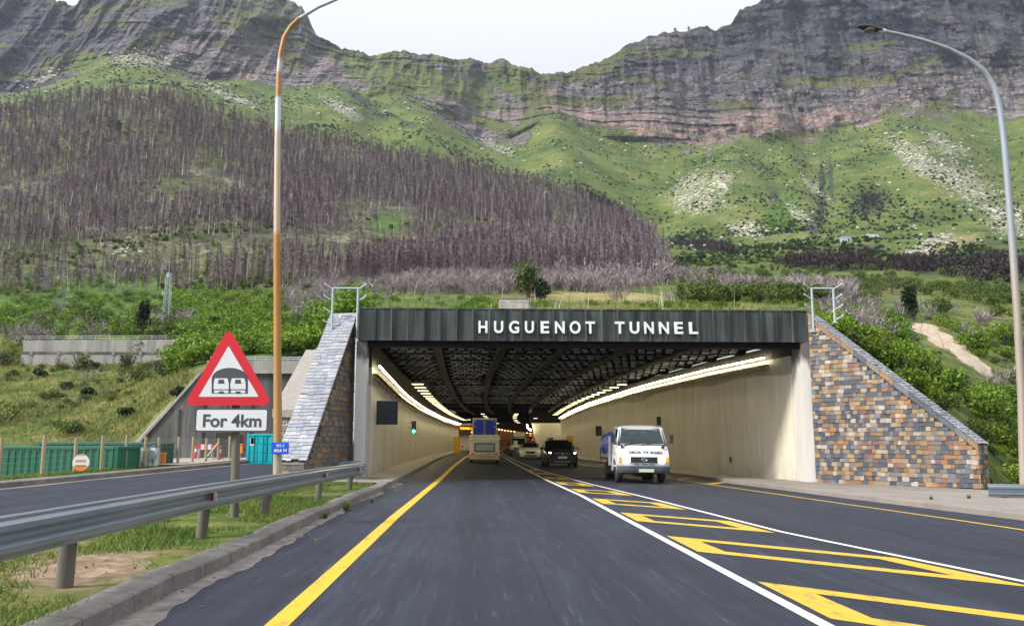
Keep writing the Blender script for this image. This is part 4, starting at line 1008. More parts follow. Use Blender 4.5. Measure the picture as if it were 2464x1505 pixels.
def wing_wall(label, F0, F1, zt0, zt1, back, matface, zmin, row, wlo, whi):
    """F0, F1: foot of the face at the portal and at its low end; back: horizontal vector to the rear edge"""
    root = thing('wing_wall', label, 'wing wall', (F0[0], F0[1], 0))
    F0 = Vector((F0[0], F0[1], 0)); F1 = Vector((F1[0], F1[1], 0)); back = Vector(back)
    off = Vector((F0.x, F0.y, 0))
    e = (F1 - F0); Lw = e.length; e = e.normalized()
    nn = -back.normalized()
    nn = Vector((e.y, -e.x, 0)); nn = nn if nn.dot(back) < 0 else -nn
    zl = lambda s: zt0 + (zt1 - zt0) * s / Lw
    # core
    mb = MB(); A = F0 - off; Bv = F1 - off
    ring = [(A.x, A.y, zmin - .6), (Bv.x, Bv.y, zmin - .6), (Bv.x, Bv.y, zt1 - .03), (A.x, A.y, zt0 - .03)]
    ring2 = [(p[0] + back.x, p[1] + back.y, p[2]) for p in ring]
    mb.add(ring + ring2, [(0, 1, 2, 3), (7, 6, 5, 4), (0, 4, 5, 1), (1, 5, 6, 2), (2, 6, 7, 3), (3, 7, 4, 0)])
    mb.build('wall_core', M['mortar'], root)
    slate_face('stone_face', A + nn * .002, e, lambda s: zl(s) - .24, 0, zmin, matface, nn, row, wlo, whi, Lw, root)
    # raked border course under the coping
    V = []; Q = []; s = 0
    while s < Lw - .02:
        s1 = min(s + .34 + .2 * rng.random(), Lw); o = len(V)
        for (ss, dz) in ((s + .006, -.25), (s1 - .006, -.25), (s1 - .006, -.012), (s + .006, -.012)):
            q = A + e * ss + nn * .035; V.append((q.x, q.y, max(zl(ss) + dz, zmin - .3)))
        for (ss, dz) in ((s + .006, -.25), (s1 - .006, -.25), (s1 - .006, -.012), (s + .006, -.012)):
            q = A + e * ss - nn * .01; V.append((q.x, q.y, max(zl(ss) + dz, zmin - .3)))
        Q += [(o, o + 1, o + 2, o + 3), (o, o + 4, o + 5, o + 1), (o + 1, o + 5, o + 6, o + 2), (o + 2, o + 6, o + 7, o + 3), (o + 3, o + 7, o + 4, o)]; s = s1
    np_mesh('border_course', V, Q, M['slate_edge'], parent=root)
    T0 = A + Vector((0, 0, zt0)) + nn * .05; T1 = Bv + Vector((0, 0, zt1)) + nn * .05 + e * .05
    slate_top('coping', T0, T1, T0 + back - nn * .05, T1 + back - nn * .05, M['slate_grey'], .165, 4, root)
    # the blunt low end
    ee = back.normalized(); 
    slate_face('end_face', Bv + e * .002, ee, lambda s: zt1 - .05, 0, zmin, matface, e, row, wlo, whi, back.length, root)
    return root
pR0 = at(1950, 768, YP - .05); pR1 = at(2352, 1068, 28.6)
fR0 = gp(1957, 1158, .15); fR1 = gp(2372, 1178, .15)
wing_wall('stone faced wing wall of orange and blue grey slate right of the tunnel mouth, sloping down to the pavement', (12.72, YP - .1), (16.75, 28.3), at(1948, 756, YP).z, at(2365, 1066, 28.3).z, (.62, .58, 0), M['slate_warm'], gz(14, .16), .158, .11, .25)
pL0 = at(858, 752, 33.0); pL1 = at(733, 1108, 28.6)
wing_wall('wing wall of brown slate left of the tunnel mouth, with a broad pale slate coping', (pL0.x - .04, 33.0), (pL1.x, 28.6), pL0.z, pL1.z, (-.98, .28, 0), M['slate_brown'], .2, .185, .22, .42)

# ================================================================== barbed wire brackets over the wing walls
def wire_bracket(label, u0, u1, vb0, vb1, vt, y, arms_l, arms_r, y1=None):
    y1 = y1 or y
    a = at(u0, vb0, y); b = at(u1, vb1, y1); zt = at(u0, vt, y).z
    root = thing('wire_bracket', label, 'bracket', (a.x, a.y, a.z))
    loc = lambda p: (p[0] - a.x, p[1] - a.y, p[2] - a.z)
    for q in (a, b):
        mb = MB(); mb.tube([loc((q.x, q.y, q.z - .12)), loc((q.x, q.y, zt))], .045, 10); mb.bb(q.x - a.x - .08, q.x - a.x + .08, q.y - a.y - .08, q.y - a.y + .08, q.z - a.z - .14, q.z - a.z - .1); mb.build('post', M['pale_metal'], root)
    mb = MB(); mb.tube([loc((a.x, a.y, zt)), loc((b.x, b.y, zt))], .035, 8); mb.build('crossbar', M['pale_metal'], root)
    for q, sgn, arms in ((a, -1, arms_l), (b, 1, arms_r)):
        for i in range(arms):
            z = zt - i * (zt - min(a.z, b.z)) * .26 - .02; mb = MB()
            mb.tube([loc((q.x + sgn * .02, q.y, z)), loc((q.x + sgn * .30, q.y - .05, z + .17))], .028, 8); mb.tube([loc((q.x + sgn * .29, q.y - .05, z + .15)), loc((q.x + sgn * .31, q.y - .05, z + .22))], .035, 8)
            mb.build('arm', M['pale_metal'], root)
    mb = MB()
    for s in range(3): mb.tube([loc((a.x - .3, a.y - .04, zt + .16 - s * .3)), loc((b.x + .3, b.y - .04, zt + .16 - s * .3))], .006, 4)
    mb.build('barbed_wire', M['wire'], root); return root
wire_bracket('galvanised barbed wire bracket with side arms above the left wing wall', 798, 858.5, 792, 806, 693, 32.6, 4, 4)
wire_bracket('galvanised barbed wire bracket with side arms above the right wing wall', 1957, 2008, 790, 768, 693.5, 32.0, 3, 4)

# small stone pillar box on the hill above the cladding
a = at(1201, 745, 36.5); b = at(1272, 717, 36.5)
root = thing('stone_box', 'small pale stone block standing on the bank above the tunnel cladding', 'stone block', (a.x, 36.5, a.z - .7))
mb = MB(); w = b.x - a.x; hh = b.z - a.z + .7; mb.bb(0, w, 0, .9, 0, hh - .03); mb.build('core', M['pale_mortar'], root)
slate_face('stone_face', (0, 0, 0), (1, 0, 0), lambda s: hh - .06, 0, .02, M['light_stone'], (0, -1, 0), .085, .09, .2, w, root, .012)
mb = MB(); mb.bb(-.02, w + .02, -.03, .93, hh - .03, hh + .02); mb.build('cap', M['gravel_conc'], root)

# ================================================================== concrete works on the left
def railing(root, A, B, n, h=.75, off=(0, 0, 0), mat=None):
    A = Vector(A); B = Vector(B); mb = MB(); mat = mat or M['pale_metal']
    for k in (1.0, .5): mb.tube([A + Vector((0, 0, h * k)), B + Vector((0, 0, h * k))], .028, 6)
    for i in range(n + 1):
        p = A + (B - A) * i / n; mb.tube([p, p + Vector((0, 0, h))], .026, 6)
    return mb.build('railing', mat, root)
YW = 89.0
a = at(50, 870, YW); b = at(470, 866, YW); tL = at(50, 817, YW); tR = at(430, 815, YW); m_ = at(450, 842, YW)
root = thing('retaining_wall', 'long grey concrete retaining wall with a railing on the grassy bank', 'retaining wall', (a.x, YW, a.z))
lc = lambda p: (p.x - a.x, p.y - YW, p.z - a.z)
mb = MB(); zmid = at(200, 846, YW).z - a.z
mb.prism([(0, 0, -1.2), (b.x - a.x, 0, -1.2), (b.x - a.x, 0, 0), (m_.x - a.x, 0, zmid), (0, 0, zmid)], (0, 1.2, 0)); mb.build('lower_wall', M['concrete'], root)
mb = MB(); mb.prism([(0, .35, zmid + .002), (m_.x - a.x, .35, zmid + .002), (tR.x - a.x, .35, tR.z - a.z), (tL.x - a.x, .35, tL.z - a.z)], (0, .8, 0)); mb.build('upper_wall', M['concrete'], root)
mb = MB(); mb.bb(-.02, m_.x - a.x - .3, -.05, .36, zmid - .22, zmid + .0); mb.build('ledge', M['dark_concrete'], root)
railing(root, (tL.x - a.x + .1, .6, tL.z - a.z), (tR.x - a.x - .1, .6, tR.z - a.z), 11, .42)
for i in range(6):
    x = (m_.x - a.x) * (.06 + i * .165); mb = MB(); mb.bb(x - .16, x + .16, -.09, -.002, zmid - .32, zmid + .1); mb.bb(x - .1, x + .1, -.03, -.002, -1, zmid - .34); mb.build('drain_outlet', M['gravel_conc'], root)
# second portal's abutment: dark stained wall with sloping wing
YB = 57.5
def bpt(u, v): return at(u, v, YB)
root = thing('abutment_wall', 'black stained concrete abutment wall with a sloping left edge behind the yard fence', 'retaining wall', (0, YB, 0))
pts = [bpt(338, 1066), bpt(490, 893), bpt(560, 893), bpt(712, 893)]
zb = -.4
poly = [(pts[0].x - 1.2, 0, zb)] + [(pts[0].x, 0, pts[0].z), (pts[1].x, 0, pts[1].z), (pts[3].x, 0, pts[3].z), (pts[3].x, 0, zb)]
mb = MB(); mb.prism(poly, (0, 1.0, 0)); mb.build('wall', M['dark_concrete'], root)
mb = MB(); d = (pts[1] - pts[0]); nrm = Vector((-d.z, 0, d.x)).normalized() * .16
mb.prism([(pts[0].x - .3, -.12, pts[0].z - .3), (pts[1].x, -.12, pts[1].z), (pts[1].x + nrm.x, -.12, pts[1].z + nrm.z), (pts[0].x - .3 + nrm.x, -.12, pts[0].z - .3 + nrm.z)], (0, 1.3, 0)); mb.build('sloping_cap', M['concrete'], root)
t0, t1 = bpt(600, 893), bpt(745, 866)
mb = MB(); mb.bb(pts[1].x + .1, t1.x, .25, 1.1, pts[1].z + .002, bpt(600, 866).z); mb.build('parapet', M['concrete'], root)
mb = MB(); zz = bpt(640, 893).z; mb.bb(bpt(600, 890).x, bpt(722, 890).x, -.25, .0, zz - .15, zz + .12); mb.build('ledge', M['concrete'], root)
railing(root, (bpt(500, 866).x, .6, bpt(600, 866).z), (t1.x - .1, .6, bpt(600, 866).z), 9, .27)
for i in range(7):
    x = pts[0].x + 2.4 + i * 1.55; mb = MB(); zt_ = min(pts[1].z - .4, pts[0].z + (x - pts[0].x) * d.z / d.x - .7); mb.bb(x - .05, x + .05, -.10, -.002, .1, max(zt_, .5)); mb.build('drain_pipe', M['grey_plastic'], root)
mb = MB(); x = bpt(545, 1000).x; mb.bb(x - .6, x + .9, -.16, -.002, bpt(545, 1112).z + .1, bpt(545, 1040).z); mb.build('niche', M['soot'], root)
# stone faced slope between the abutment and the left wing wall
root = thing('stone_slope', 'rough stone faced sloping wall between the abutment wall and the slate wing wall', 'stone wall', (0, 0, 0))
A0, A1, B0, B1 = at(736, 841, 47), at(655, 985, 41.5), at(800, 841, 46), at(748, 985, 40.5)
mb = MB()
lowA, lowB = Vector((A1.x, A1.y, .1)), Vector((B1.x, B1.y, .1))
mb.add([A0, A1, B1, B0], [(0, 1, 2, 3)]); mb.add([A0 - Vector((0, 0, .35)), A1 - Vector((0, 0, .35)), B1 - Vector((0, 0, .35)), B0 - Vector((0, 0, .35))], [(3, 2, 1, 0)])
mb.add([A0, A1, A1 - Vector((0, 0, .35)), A0 - Vector((0, 0, .35))], [(0, 3, 2, 1)]); mb.add([A1, B1, B1 - Vector((0, 0, .35)), A1 - Vector((0, 0, .35))], [(0, 3, 2, 1)])
mb.build('sloped_cap', M['gravel_conc'], root)
mb = MB(); s = Vector((.12, .15, -.36)); A0d, A1d, B1d, B0d = [p + s for p in (A0, A1, B1, B0)]
z_ = -.3
base = [Vector((p.x, p.y, z_)) for p in (A0d, A1d, B1d, B0d)]
mb.add([A0d, A1d, B1d, B0d] + base, [(0, 1, 2, 3), (1, 5, 6, 2), (0, 4, 5, 1), (3, 2, 6, 7), (4, 0, 3, 7)]); mb.build('wall_core', M['pale_mortar'], root)
def pebbles(P, e, Lx, z0_, z1_, nn, parent, zf=None, r=.11):
    V = []; Q = []; e = Vector(e).normalized(); nn = Vector(nn).normalized()
    z = z0_
    while z < z1_:
        x = rng.random() * r
        while x < Lx:
            w = r * (1.0 + 1.4 * rng.random()); hgt_ = r * (.8 + .9 * rng.random())
            if zf is None or z + hgt_ < zf(x):
                o = len(V); c = Vector(P) + e * (x + w / 2); n = 6; zc = z + hgt_ / 2 + rng.normal(0, r * .2)
                for i in range(n):
                    a_ = 2 * math.pi * (i + rng.random() * .5) / n; q = c + e * math.cos(a_) * w * .52; V.append((q.x, q.y, zc + math.sin(a_) * hgt_ * .52))
                q = c + nn * (.04 + .05 * rng.random()); V.append((q.x, q.y, zc))
                Q += [(o + i, o + (i + 1) % n, o + 6) for i in range(n)]
            x += w * .95
        z += r * 1.05
    return np_mesh('stone_face', V, Q, M['pebble'], parent=parent)
e = (B1d - A1d); pebbles(A1d, (e.x, e.y, 0), math.hypot(e.x, e.y), .1, A1d.z, (-e.y * -1, -abs(e.x), 0), root)
e2 = (A0d - A1d); Lx = math.hypot(e2.x, e2.y)
pebbles(A1d, (e2.x, e2.y, 0), Lx, .1, A0d.z, (-abs(e2.y), e2.x, 0), root, lambda x: A1d.z + (A0d.z - A1d.z) * x / Lx)
# ================================================================== street furniture
M['post_left'] = post_mat('rusty_and_pale_lamp_post', [(0, (.40, .37, .32)), (.07, (.38, .34, .28)), (.12, (.42, .24, .10)), (.40, (.42, .20, .055)), (.55, (.42, .19, .05)), (.565, (.52, .42, .34)), (.70, (.50, .39, .30)), (.78, (.52, .45, .38)), (.80, (.56, .63, .72)), (.86, (.54, .62, .72)), (.868, (.36, .19, .08)), (.92, (.38, .22, .10)), (.935, (.5, .52, .55)), (.95, (.5, .5, .5)), (.958, (.36, .18, .06)), (1, (.36, .18, .06))], 0, 12.6)
M['post_right'] = post_mat('grey_lamp_post', [(0, (.34, .28, .24)), (.45, (.33, .28, .25)), (.56, (.32, .29, .28)), (.62, (.27, .30, .34)), (.8, (.27, .32, .38)), (1, (.27, .31, .37))], 0, 12.6)
def lamp_head(root, p, d, size=.9):
    """a cobra head luminaire at p pointing along d"""
    p = Vector(p); d = Vector(d).normalized(); side = d.cross(Vector((0, 0, 1))).normalized(); up = side.cross(d)
    mb = MB(); rings = []
    for t, w, h in [(0, .05, .05), (.12, .08, .075), (.3, .12, .09), (.55, .16, .10), (.8, .14, .085), (.95, .08, .05), (1.0, .02, .015)]:
        c = p + d * t * size; ring = []
        for k in range(12):
            a = 2 * math.pi * k / 12; ring.append(c + side * math.cos(a) * w + up * (math.sin(a) * h * (1 if math.sin(a) > 0 else .6)))
        rings.append(ring)
    mb.loft(rings, 0, True, True, True); head = mb.build('lamp_head', M['black_plastic'], root)
    mb = MB(); c = p + d * .55 * size - up * .062; mb.ball(c, (.17, .17, .05)); mb.build('lens', M['lamp_off'], head)
    mb = MB(); mb.tube([p - d * .02, p + d * .2], .075, 10); mb.build('clamp', M['pale_metal'], head)
# left lamp post
b0 = Vector((at(668.5, 1135, 23).x, 23, .25))
root = thing('street_lamp', 'rust orange and white lamp post left of the road behind the guardrail', 'street lamp', b0)
pts = [(668.5, 1150), (668, 1000), (667, 800), (666, 600), (667, 400), (669, 250), (671, 180), (675, 130), (684, 90), (700, 64), (720, 45)]
P = [at(u, v, 23) - b0 for u, v in pts]; P[0].z = -.1
mb = MB(); mb.tube(P, [.115, .112, .10, .092, .085, .078, .075, .072, .068, .065, .06], 14); mb.build('pole', M['post_left'], root)
mb = MB(); q = [P[-1]] + [at(u, v, 23) - b0 for u, v in [(765, 18), (812, -2), (880, -28), (960, -50)]]
mb.tube(q, [.05, .046, .042, .04, .038], 10); mb.build('arm', M['pale_metal'], root)
lamp_head(root, q[-1], q[-1] - q[-2])
# right lamp post
b0 = Vector((at(2459, 1130, 24).x, 24, -.2))
root = thing('street_lamp', 'grey lamp post with a curved arm and dark lamp head at the right edge', 'street lamp', b0)
pts = [(2463, 1170), (2457, 950), (2447, 760), (2436, 600), (2424, 440), (2414, 330), (2405, 262), (2392, 210), (2368, 172), (2330, 142), (2280, 117), (2220, 97), (2160, 82), (2128, 76)]
P = [at(u, v, 24) - b0 for u, v in pts]
mb = MB(); mb.tube(P, [.115, .11, .105, .1, .095, .09, .086, .08, .074, .068, .064, .06, .055, .052], 14); mb.build('pole', M['post_right'], root)
lamp_head(root, P[-1], P[-1] - P[-2], .85)
# kilometre plate on the left post
a = at(652, 1092, 22.8); b = at(695, 1063, 22.8)
root = thing('kilometre_plate', 'small blue distance plate with white figures fixed to the lamp post', 'sign', (a.x, 22.8, a.z))
w, h = b.x - a.x, b.z - a.z
mb = MB(); mb.bb(0, w, 0, .02, 0, h); mb.build('plate', M['sign_blue'], root, bevel=.006)
text_obj('lettering', 'N1-1', M['letter_white'], w * .30, w * .72, h * .60, h * .85, -.004, root, .02, .003)
text_obj('lettering', '60,6 N', M['letter_white'], w * .16, w * .88, h * .16, h * .46, -.004, root, .02, .003)
mb = MB(); mb.bb(w * .30, w * .50, .02, .12, h * .3, h * .7); mb.build('clamp', M['galv'], root)

# warning sign
YS_ = 15.6
b0 = gp(574, 1226, .16); b0 = Vector((at(572, 1100, YS_).x, YS_, gz(-4.4, .1)))
root = thing('warning_sign', 'red bordered triangular tunnel warning sign with a white distance board on a wooden pole', 'road sign', b0)
L_ = lambda u, v, dy=0: at(u, v, YS_ - dy) - b0
mb = MB(); mb.tube([(L_(571, 1100).x, 0, -.1), (L_(568, 1000).x, 0, L_(568, 1000).z), (L_(566, 880).x, 0, L_(566, 880).z)], .075, 10); mb.build('pole', M['wood'], root)
mb = MB(); mb.bar((L_(560, 960).x - .35, -.09, L_(560, 955).z), (L_(560, 960).x + .35, -.09, L_(560, 955).z), .05); mb.bar((L_(560, 1010).x - .45, -.09, L_(560, 1010).z), (L_(560, 1010).x + .45, -.09, L_(560, 1010).z), .05); mb.build('bracket', M['galv'], root)
def rounded(pts, r, n=6):
    out = []; N = len(pts)
    for i in range(N):
        p0, p1, p2 = Vector(pts[i - 1]), Vector(pts[i]), Vector(pts[(i + 1) % N])
        d0, d2 = (p0 - p1).normalized(), (p2 - p1).normalized()
        ang = d0.angle(d2); t = r / math.tan(ang / 2); c = p1 + (d0 + d2).normalized() * r / math.sin(ang / 2)
        s, e = p1 + d0 * t, p1 + d2 * t
        for k in range(n + 1):
            q = s.lerp(e, k / n); out.append(c + (q - c).normalized() * r)
    return out
top, le, ri = L_(556, 789), L_(450, 975), L_(661, 975)
tri = [(top.x, -.16, top.z), (ri.x, -.16, ri.z), (le.x, -.16, le.z)]
mb = MB(); mb.prism(rounded(tri, .085), (0, .025, 0)); panel = mb.build('triangle_panel', M['sign_red'], root)
t2, l2, r2 = L_(556, 834), L_(485, 955), L_(628, 955)
mb = MB(); mb.prism(rounded([(t2.x, -.166, t2.z), (r2.x, -.166, r2.z), (l2.x, -.166, l2.z)], .012, 3), (0, .005, 0)); mb.build('white_face', M['sign_white'], panel)
A = lambda u, v, y=-.17: Vector((L_(u, v).x, y, L_(u, v).z))
cx, bz = 559, 947
arch = [A(cx - 43, bz)] + [A(cx - 43 * math.cos(t), 912 - 26 * math.sin(t) - 0) for t in [R(q) for q in range(0, 181, 12)]] + [A(cx + 43, bz)]
mb = MB(); mb.prism(arch, (0, .003, 0)); mb.build('tunnel_pictogram', M['sign_grey'], panel)
mb = MB()
for s in (-1, 1):
    c = cx + s * 20
    mb.prism([A(c - 18, 937, -.174), A(c - 18, 924, -.174), A(c - 15, 911, -.174), A(c + 15, 911, -.174), A(c + 18, 924, -.174), A(c + 18, 937, -.174)], (0, .003, 0), 0)
    mb.prism([A(c - 17, 946, -.174), A(c - 17, 939.5, -.174), A(c + 17, 939.5, -.174), A(c + 17, 946, -.174)], (0, .003, 0), 0)
    mb.prism([A(c - 8, 923.5, -.177), A(c - 6, 914, -.177), A(c + 6, 914, -.177), A(c + 8, 923.5, -.177)], (0, .002, 0), 1)
    mb.prism([A(c - 6, 946, -.177), A(c - 6, 942, -.177), A(c + 6, 942, -.177), A(c + 6, 946, -.177)], (0, .002, 0), 1)
mb.build('car_pictogram', [M['sign_white'], M['sign_grey']], panel)
tl_, br = L_(477, 982), L_(649, 1039)
rect = lambda d, y: [(tl_.x + d, y, br.z + d), (br.x - d, y, br.z + d), (br.x - d, y, tl_.z - d), (tl_.x + d, y, tl_.z - d)]
mb = MB(); mb.prism(rounded(rect(0, -.15), .05), (0, .02, 0)); plate = mb.build('distance_board', M['sign_grey'], root)
mb = MB(); mb.prism(rounded(rect(.028, -.154), .035), (0, .003, 0)); mb.build('white_face', M['sign_white'], plate)
text_obj('lettering', 'For 4km', M['sign_grey'], L_(495, 1010).x, L_(634, 1010).x, L_(560, 1027).z, L_(560, 996).z, -.158, plate, .022, .002)

# guardrail on the left
def wbeam(name, path, mat, parent, ext=.31):
    prof = [(a_, z_ * 1.14) for a_, z_ in [(-.0, -.155), (.035, -.145), (.035, -.12), (.083, -.095), (.083, -.055), (.02, -.018), (.02, .018), (.083, .055), (.083, .095), (.035, .12), (.035, .145), (0, .155)]]
    mb = MB(); rings = []; P = [Vector(p) for p in path]
    for i, p in enumerate(P):
        d = (P[min(i + 1, len(P) - 1)] - P[max(i - 1, 0)]); d.z = 0; d.normalize(); side = Vector((d.y, -d.x, 0))
        r = [p + side * a + Vector((0, 0, z)) for a, z in prof]; r += [p + side * (a - .008) + Vector((0, 0, z)) for a, z in reversed(prof)]
        rings.append(r)
    mb.loft(rings, 0, True, True, False); o = mb.build(name, mat, parent); return o
def gr_pt(y): return Vector((float(ip(y, *L(-8, -3.70, 6, -3.72, 12, -3.78, 20, -3.6, 25, -3.45))), y, float(ip(y, *L(-8, .79, 6, .79, 12, .77, 20, .745, 25, .715)))))
root = thing('guardrail', 'grey steel guardrail on short wooden posts along the left verge', 'guardrail', (-4.1, 12, 0))
G0 = Vector((-4.1, 12, 0))
path = [gr_pt(y) - G0 for y in np.arange(-8, 25.1, .6)]
e_ = path[-1]; path += [e_ + Vector((.10, .18, .0)), e_ + Vector((.12, .42, .02)), e_ + Vector((-.02, .62, .05)), e_ + Vector((-.3, .68, .06)), e_ + Vector((-.62, .6, .03))]
wbeam('beam', path, M['galv'], root)
for y, lean in [(-4, .02), (0.3, 0), (4.4, .02), (8.5, .01), (12.6, .03), (15.9, .05), (20.5, .03), (24.6, .03)]:
    p = gr_pt(y) - G0; mb = MB(); mb.tube([(p.x - .15 - lean, p.y, -.35), (p.x - .13 + lean, p.y - .02, p.z + .10)], .078, 10); mb.build('post', M['wood'], root)
    mb = MB(); mb.bb(p.x - .05, p.x + .015, p.y - .07, p.y + .07, p.z - .13, p.z + .13); mb.build('spacer', M['galv'], root)
for y in (12.4, 20.3, 24.9):
    p = gr_pt(y) - G0; mb = MB()
    x0 = p.x + .03
    mb.prism([(x0, p.y - .02, p.z - .055), (x0 + .10, p.y - .1, p.z - .055), (x0 + .10, p.y - .1, p.z + .055), (x0, p.y - .02, p.z + .055)], (.0, .015, 0), 0)
    mb.prism([(x0 + .005, p.y - .045, p.z - .06), (x0 + .05, p.y - .09, p.z - .045), (x0 + .05, p.y - .09, p.z + .045), (x0 + .005, p.y - .045, p.z + .03)], (.0, .012, 0), 1)
    mb.build('reflector', [M['sign_white'], M['sign_red']], root)
# guardrail stub on the right
G1 = at(2375, 1178, 24); root = thing('guardrail', 'short length of low steel guardrail below the right wing wall', 'guardrail', (G1.x, 24, G1.z - .3))
path = [Vector((0, 0, .3)) + Vector((t * 1.0, -t * .22, -.01 * t)) for t in np.arange(0, 7, .5)]
wbeam('beam', path, M['galv'], root)
for t in (.5, 3.0, 5.5):
    mb = MB(); mb.tube([(t, -.22 * t + .15, -.7), (t, -.22 * t + .15, .32)], .08, 8); mb.build('post', M['wood'], root)

# ================================================================== the yard on the left
def zy(x): return gz(x, float(ip(-x, *L(13.6, .19, 15.2, .12, 16.5, -.5, 18.5, -1.5, 80, -2.6))))
def corrugated(mb, x0, x1, y, z0_, z1_, axis='x', pitch=.28, dep=.04, sgn=-1):
    """a folded sheet from x0 to x1 (or along y) at y"""
    V = []; n = int(abs(x1 - x0) / pitch); s = (x1 - x0) / n
    for i in range(n):
        for t, d in ((0, 0), (.28, 0), (.42, dep), (.72, dep), (.86, 0)):
            a = x0 + (i + t) * s; V.append((a, d))
    V.append((x1, 0)); P = []
    for a, d in V:
        q = (a, y + sgn * d) if axis == 'x' else (y + sgn * d, a)
        P += [(q[0], q[1], z0_), (q[0], q[1], z1_)]
    mb.add(P, [(2 * i, 2 * i + 2, 2 * i + 3, 2 * i + 1) for i in range(len(V) - 1)])
def container(name, label, x0, x1, y0, y1, zb, zt, mat, frame_mat, front_door=False):
    cx, cy = (x0 + x1) / 2, (y0 + y1) / 2
    root = thing(name, label, 'container', (cx, cy, zb)); hx, hy, H = (x1 - x0) / 2, (y1 - y0) / 2, zt - zb
    f = MB()
    for sx in (-1, 1):
        for sy in (-1, 1): f.bb(sx * hx - (.14 if sx > 0 else 0), sx * hx + (.14 if sx < 0 else 0), sy * hy - (.14 if sy > 0 else 0), sy * hy + (.14 if sy < 0 else 0), 0, H)
    for z0_, z1_ in ((0.002, .15), (H - .12, H - .002)):
        for sy in (-1, 1): f.bb(-hx + .141, hx - .141, sy * hy - (.10 if sy > 0 else -.003), sy * hy + (.10 if sy < 0 else -.003), z0_, z1_)
        for sx in (-1, 1): f.bb(sx * hx - (.10 if sx > 0 else -.003), sx * hx + (.10 if sx < 0 else -.003), -hy + .141, hy - .141, z0_, z1_)
    f.build('frame', frame_mat, root, bevel=.012)
    w = MB()
    if not front_door: corrugated(w, -hx + .14, hx - .14, -hy + .07, .15, H - .12, 'x', .28, .045, -1)
    corrugated(w, -hx + .14, hx - .14, hy - .07, .15, H - .12, 'x', .28, .045, 1)
    corrugated(w, -hy + .14, hy - .14, -hx + .07, .15, H - .12, 'y', .28, .045, -1)
    corrugated(w, -hy + .14, hy - .14, hx - .07, .15, H - .12, 'y', .28, .045, 1)
    w.build('side_walls', mat, root, fix=False)
    t = MB(); t.bb(-hx + .1, hx - .1, -hy + .1, hy - .1, H - .06, H - .02); t.build('roof', mat, root)
    if front_door:
        for s in (-1, 1):
            d = MB(); a, c = (.02, hx - .145) if s > 0 else (-hx + .145, -.02)
            d.bb(a, c, -hy + .05, -hy + .09, .155, H - .125)
            n = 3
            for i in range(n):
                for j in range(2):
                    w_ = (c - a) / 2; hh = (H - .3) / n; d.bb(a + j * w_ + .06, a + (j + 1) * w_ - .06, -hy + .025, -hy + .049, .17 + i * hh + .05, .17 + (i + 1) * hh - .03)
            dd_ = d.build('door', mat, root, bevel=.01)
            r = MB()
            for q in (.25, .75): r.tube([(a + (c - a) * q, -hy + .0, .1), (a + (c - a) * q, -hy + .0, H - .08)], .02, 6)
            r.build('locking_bar', frame_mat, dd_)
    return root
# near green container: long side to the road
Yc = 36.5
x0, x1 = at(-260, 1100, Yc).x, at(283, 1100, Yc).x; zt = at(100, 1073, Yc).z
container('shipping_container', 'long green corrugated shipping container behind the yard fence', x0, x1, Yc, Yc + 2.4, zt - 2.55, zt, M['green_container'], M['green_container'])
# round notice on the fence
p = at(196, 1112, 32.3)
# far green container with a pale roof line
Yd = 41.5
x0, x1 = at(88, 1080, Yd).x, at(372, 1080, Yd).x; zt = at(200, 1063, Yd).z
container('shipping_container', 'dark green site container standing behind the long green one, its roof edge pale', x0, x1, Yd, Yd + 2.6, zt - 2.7, zt, M['dark_green'], M['green_container'])
# pale cabinets in front of it
for i, (u0, u1, v0, v1, y, lab) in enumerate([(300, 320, 1075, 1145, 39.0, 'tall pale grey cabinet beside the end of the green container'), (329, 347, 1076, 1142, 39.6, 'pale grey cabinet standing between two fence posts, middle of three'), (357, 374, 1075, 1137, 40.2, 'pale grey cabinet with a box on its front beside the orange bin')]):
    a = at(u0, v1, y); b = at(u1, v0, y)
    root = thing('cabinet', lab, 'cabinet', (a.x, y, a.z - .25)); w = b.x - a.x; h = b.z - a.z + .25
    mb = MB(); mb.bb(0, w, 0, .5, 0, h); mb.build('body', M['sign_white'], root, bevel=.02)
    mb = MB(); mb.bb(-.02, w + .02, -.02, .52, h + .002, h + .05); mb.build('top', M['galv'], root)
    mb = MB(); mb.bb(.04, w - .04, -.02, -.003, .1, h - .08); d = mb.build('door', M['letter_white'], root, bevel=.005)
    mb = MB(); mb.bb(w - .09, w - .06, -.04, -.021, h * .45, h * .6); mb.build('handle', M['grey_plastic'], d)
    if i == 2: mb = MB(); mb.bb(.03, w + .15, -.2, -.03, h - .55, h - .12); mb.build('meter_box', M['pale_metal'], root, bevel=.01)
# orange bins
for u0, u1, v0, v1, y, lab, cat in [(384, 397, 1088, 1127, 42, 'orange upright bin beside the pale cabinets', 'bin'), (572, 584, 1067, 1090, 55, 'small orange box on the dark abutment wall', 'box')]:
    a = at(u0, v1, y); b = at(u1, v0, y); root = thing('hydrant_box' if cat == 'box' else 'bin', lab, cat, (a.x, y, a.z)); w = b.x - a.x; h = b.z - a.z
    mb = MB(); mb.bb(0, w, 0, w * .9, 0, h * .86); mb.build('body', M['orange'], root, bevel=.02)
    mb = MB(); mb.bb(-.02, w + .02, -.03, w * .9 + .02, h * .865, h); mb.build('lid', M['orange'], root, bevel=.02)
    if cat == 'box':
        mb = MB(); mb.bb(w * .4, w * .6, w * .1, 2.4, h * .3, h * .5); mb.build('bracket', M['galv'], root)
        mb = MB(); mb.bb(w * .35, w * .65, .1, .25, -a.z + gz(a.x, .15), -.002); mb.build('stand', M['galv'], root)
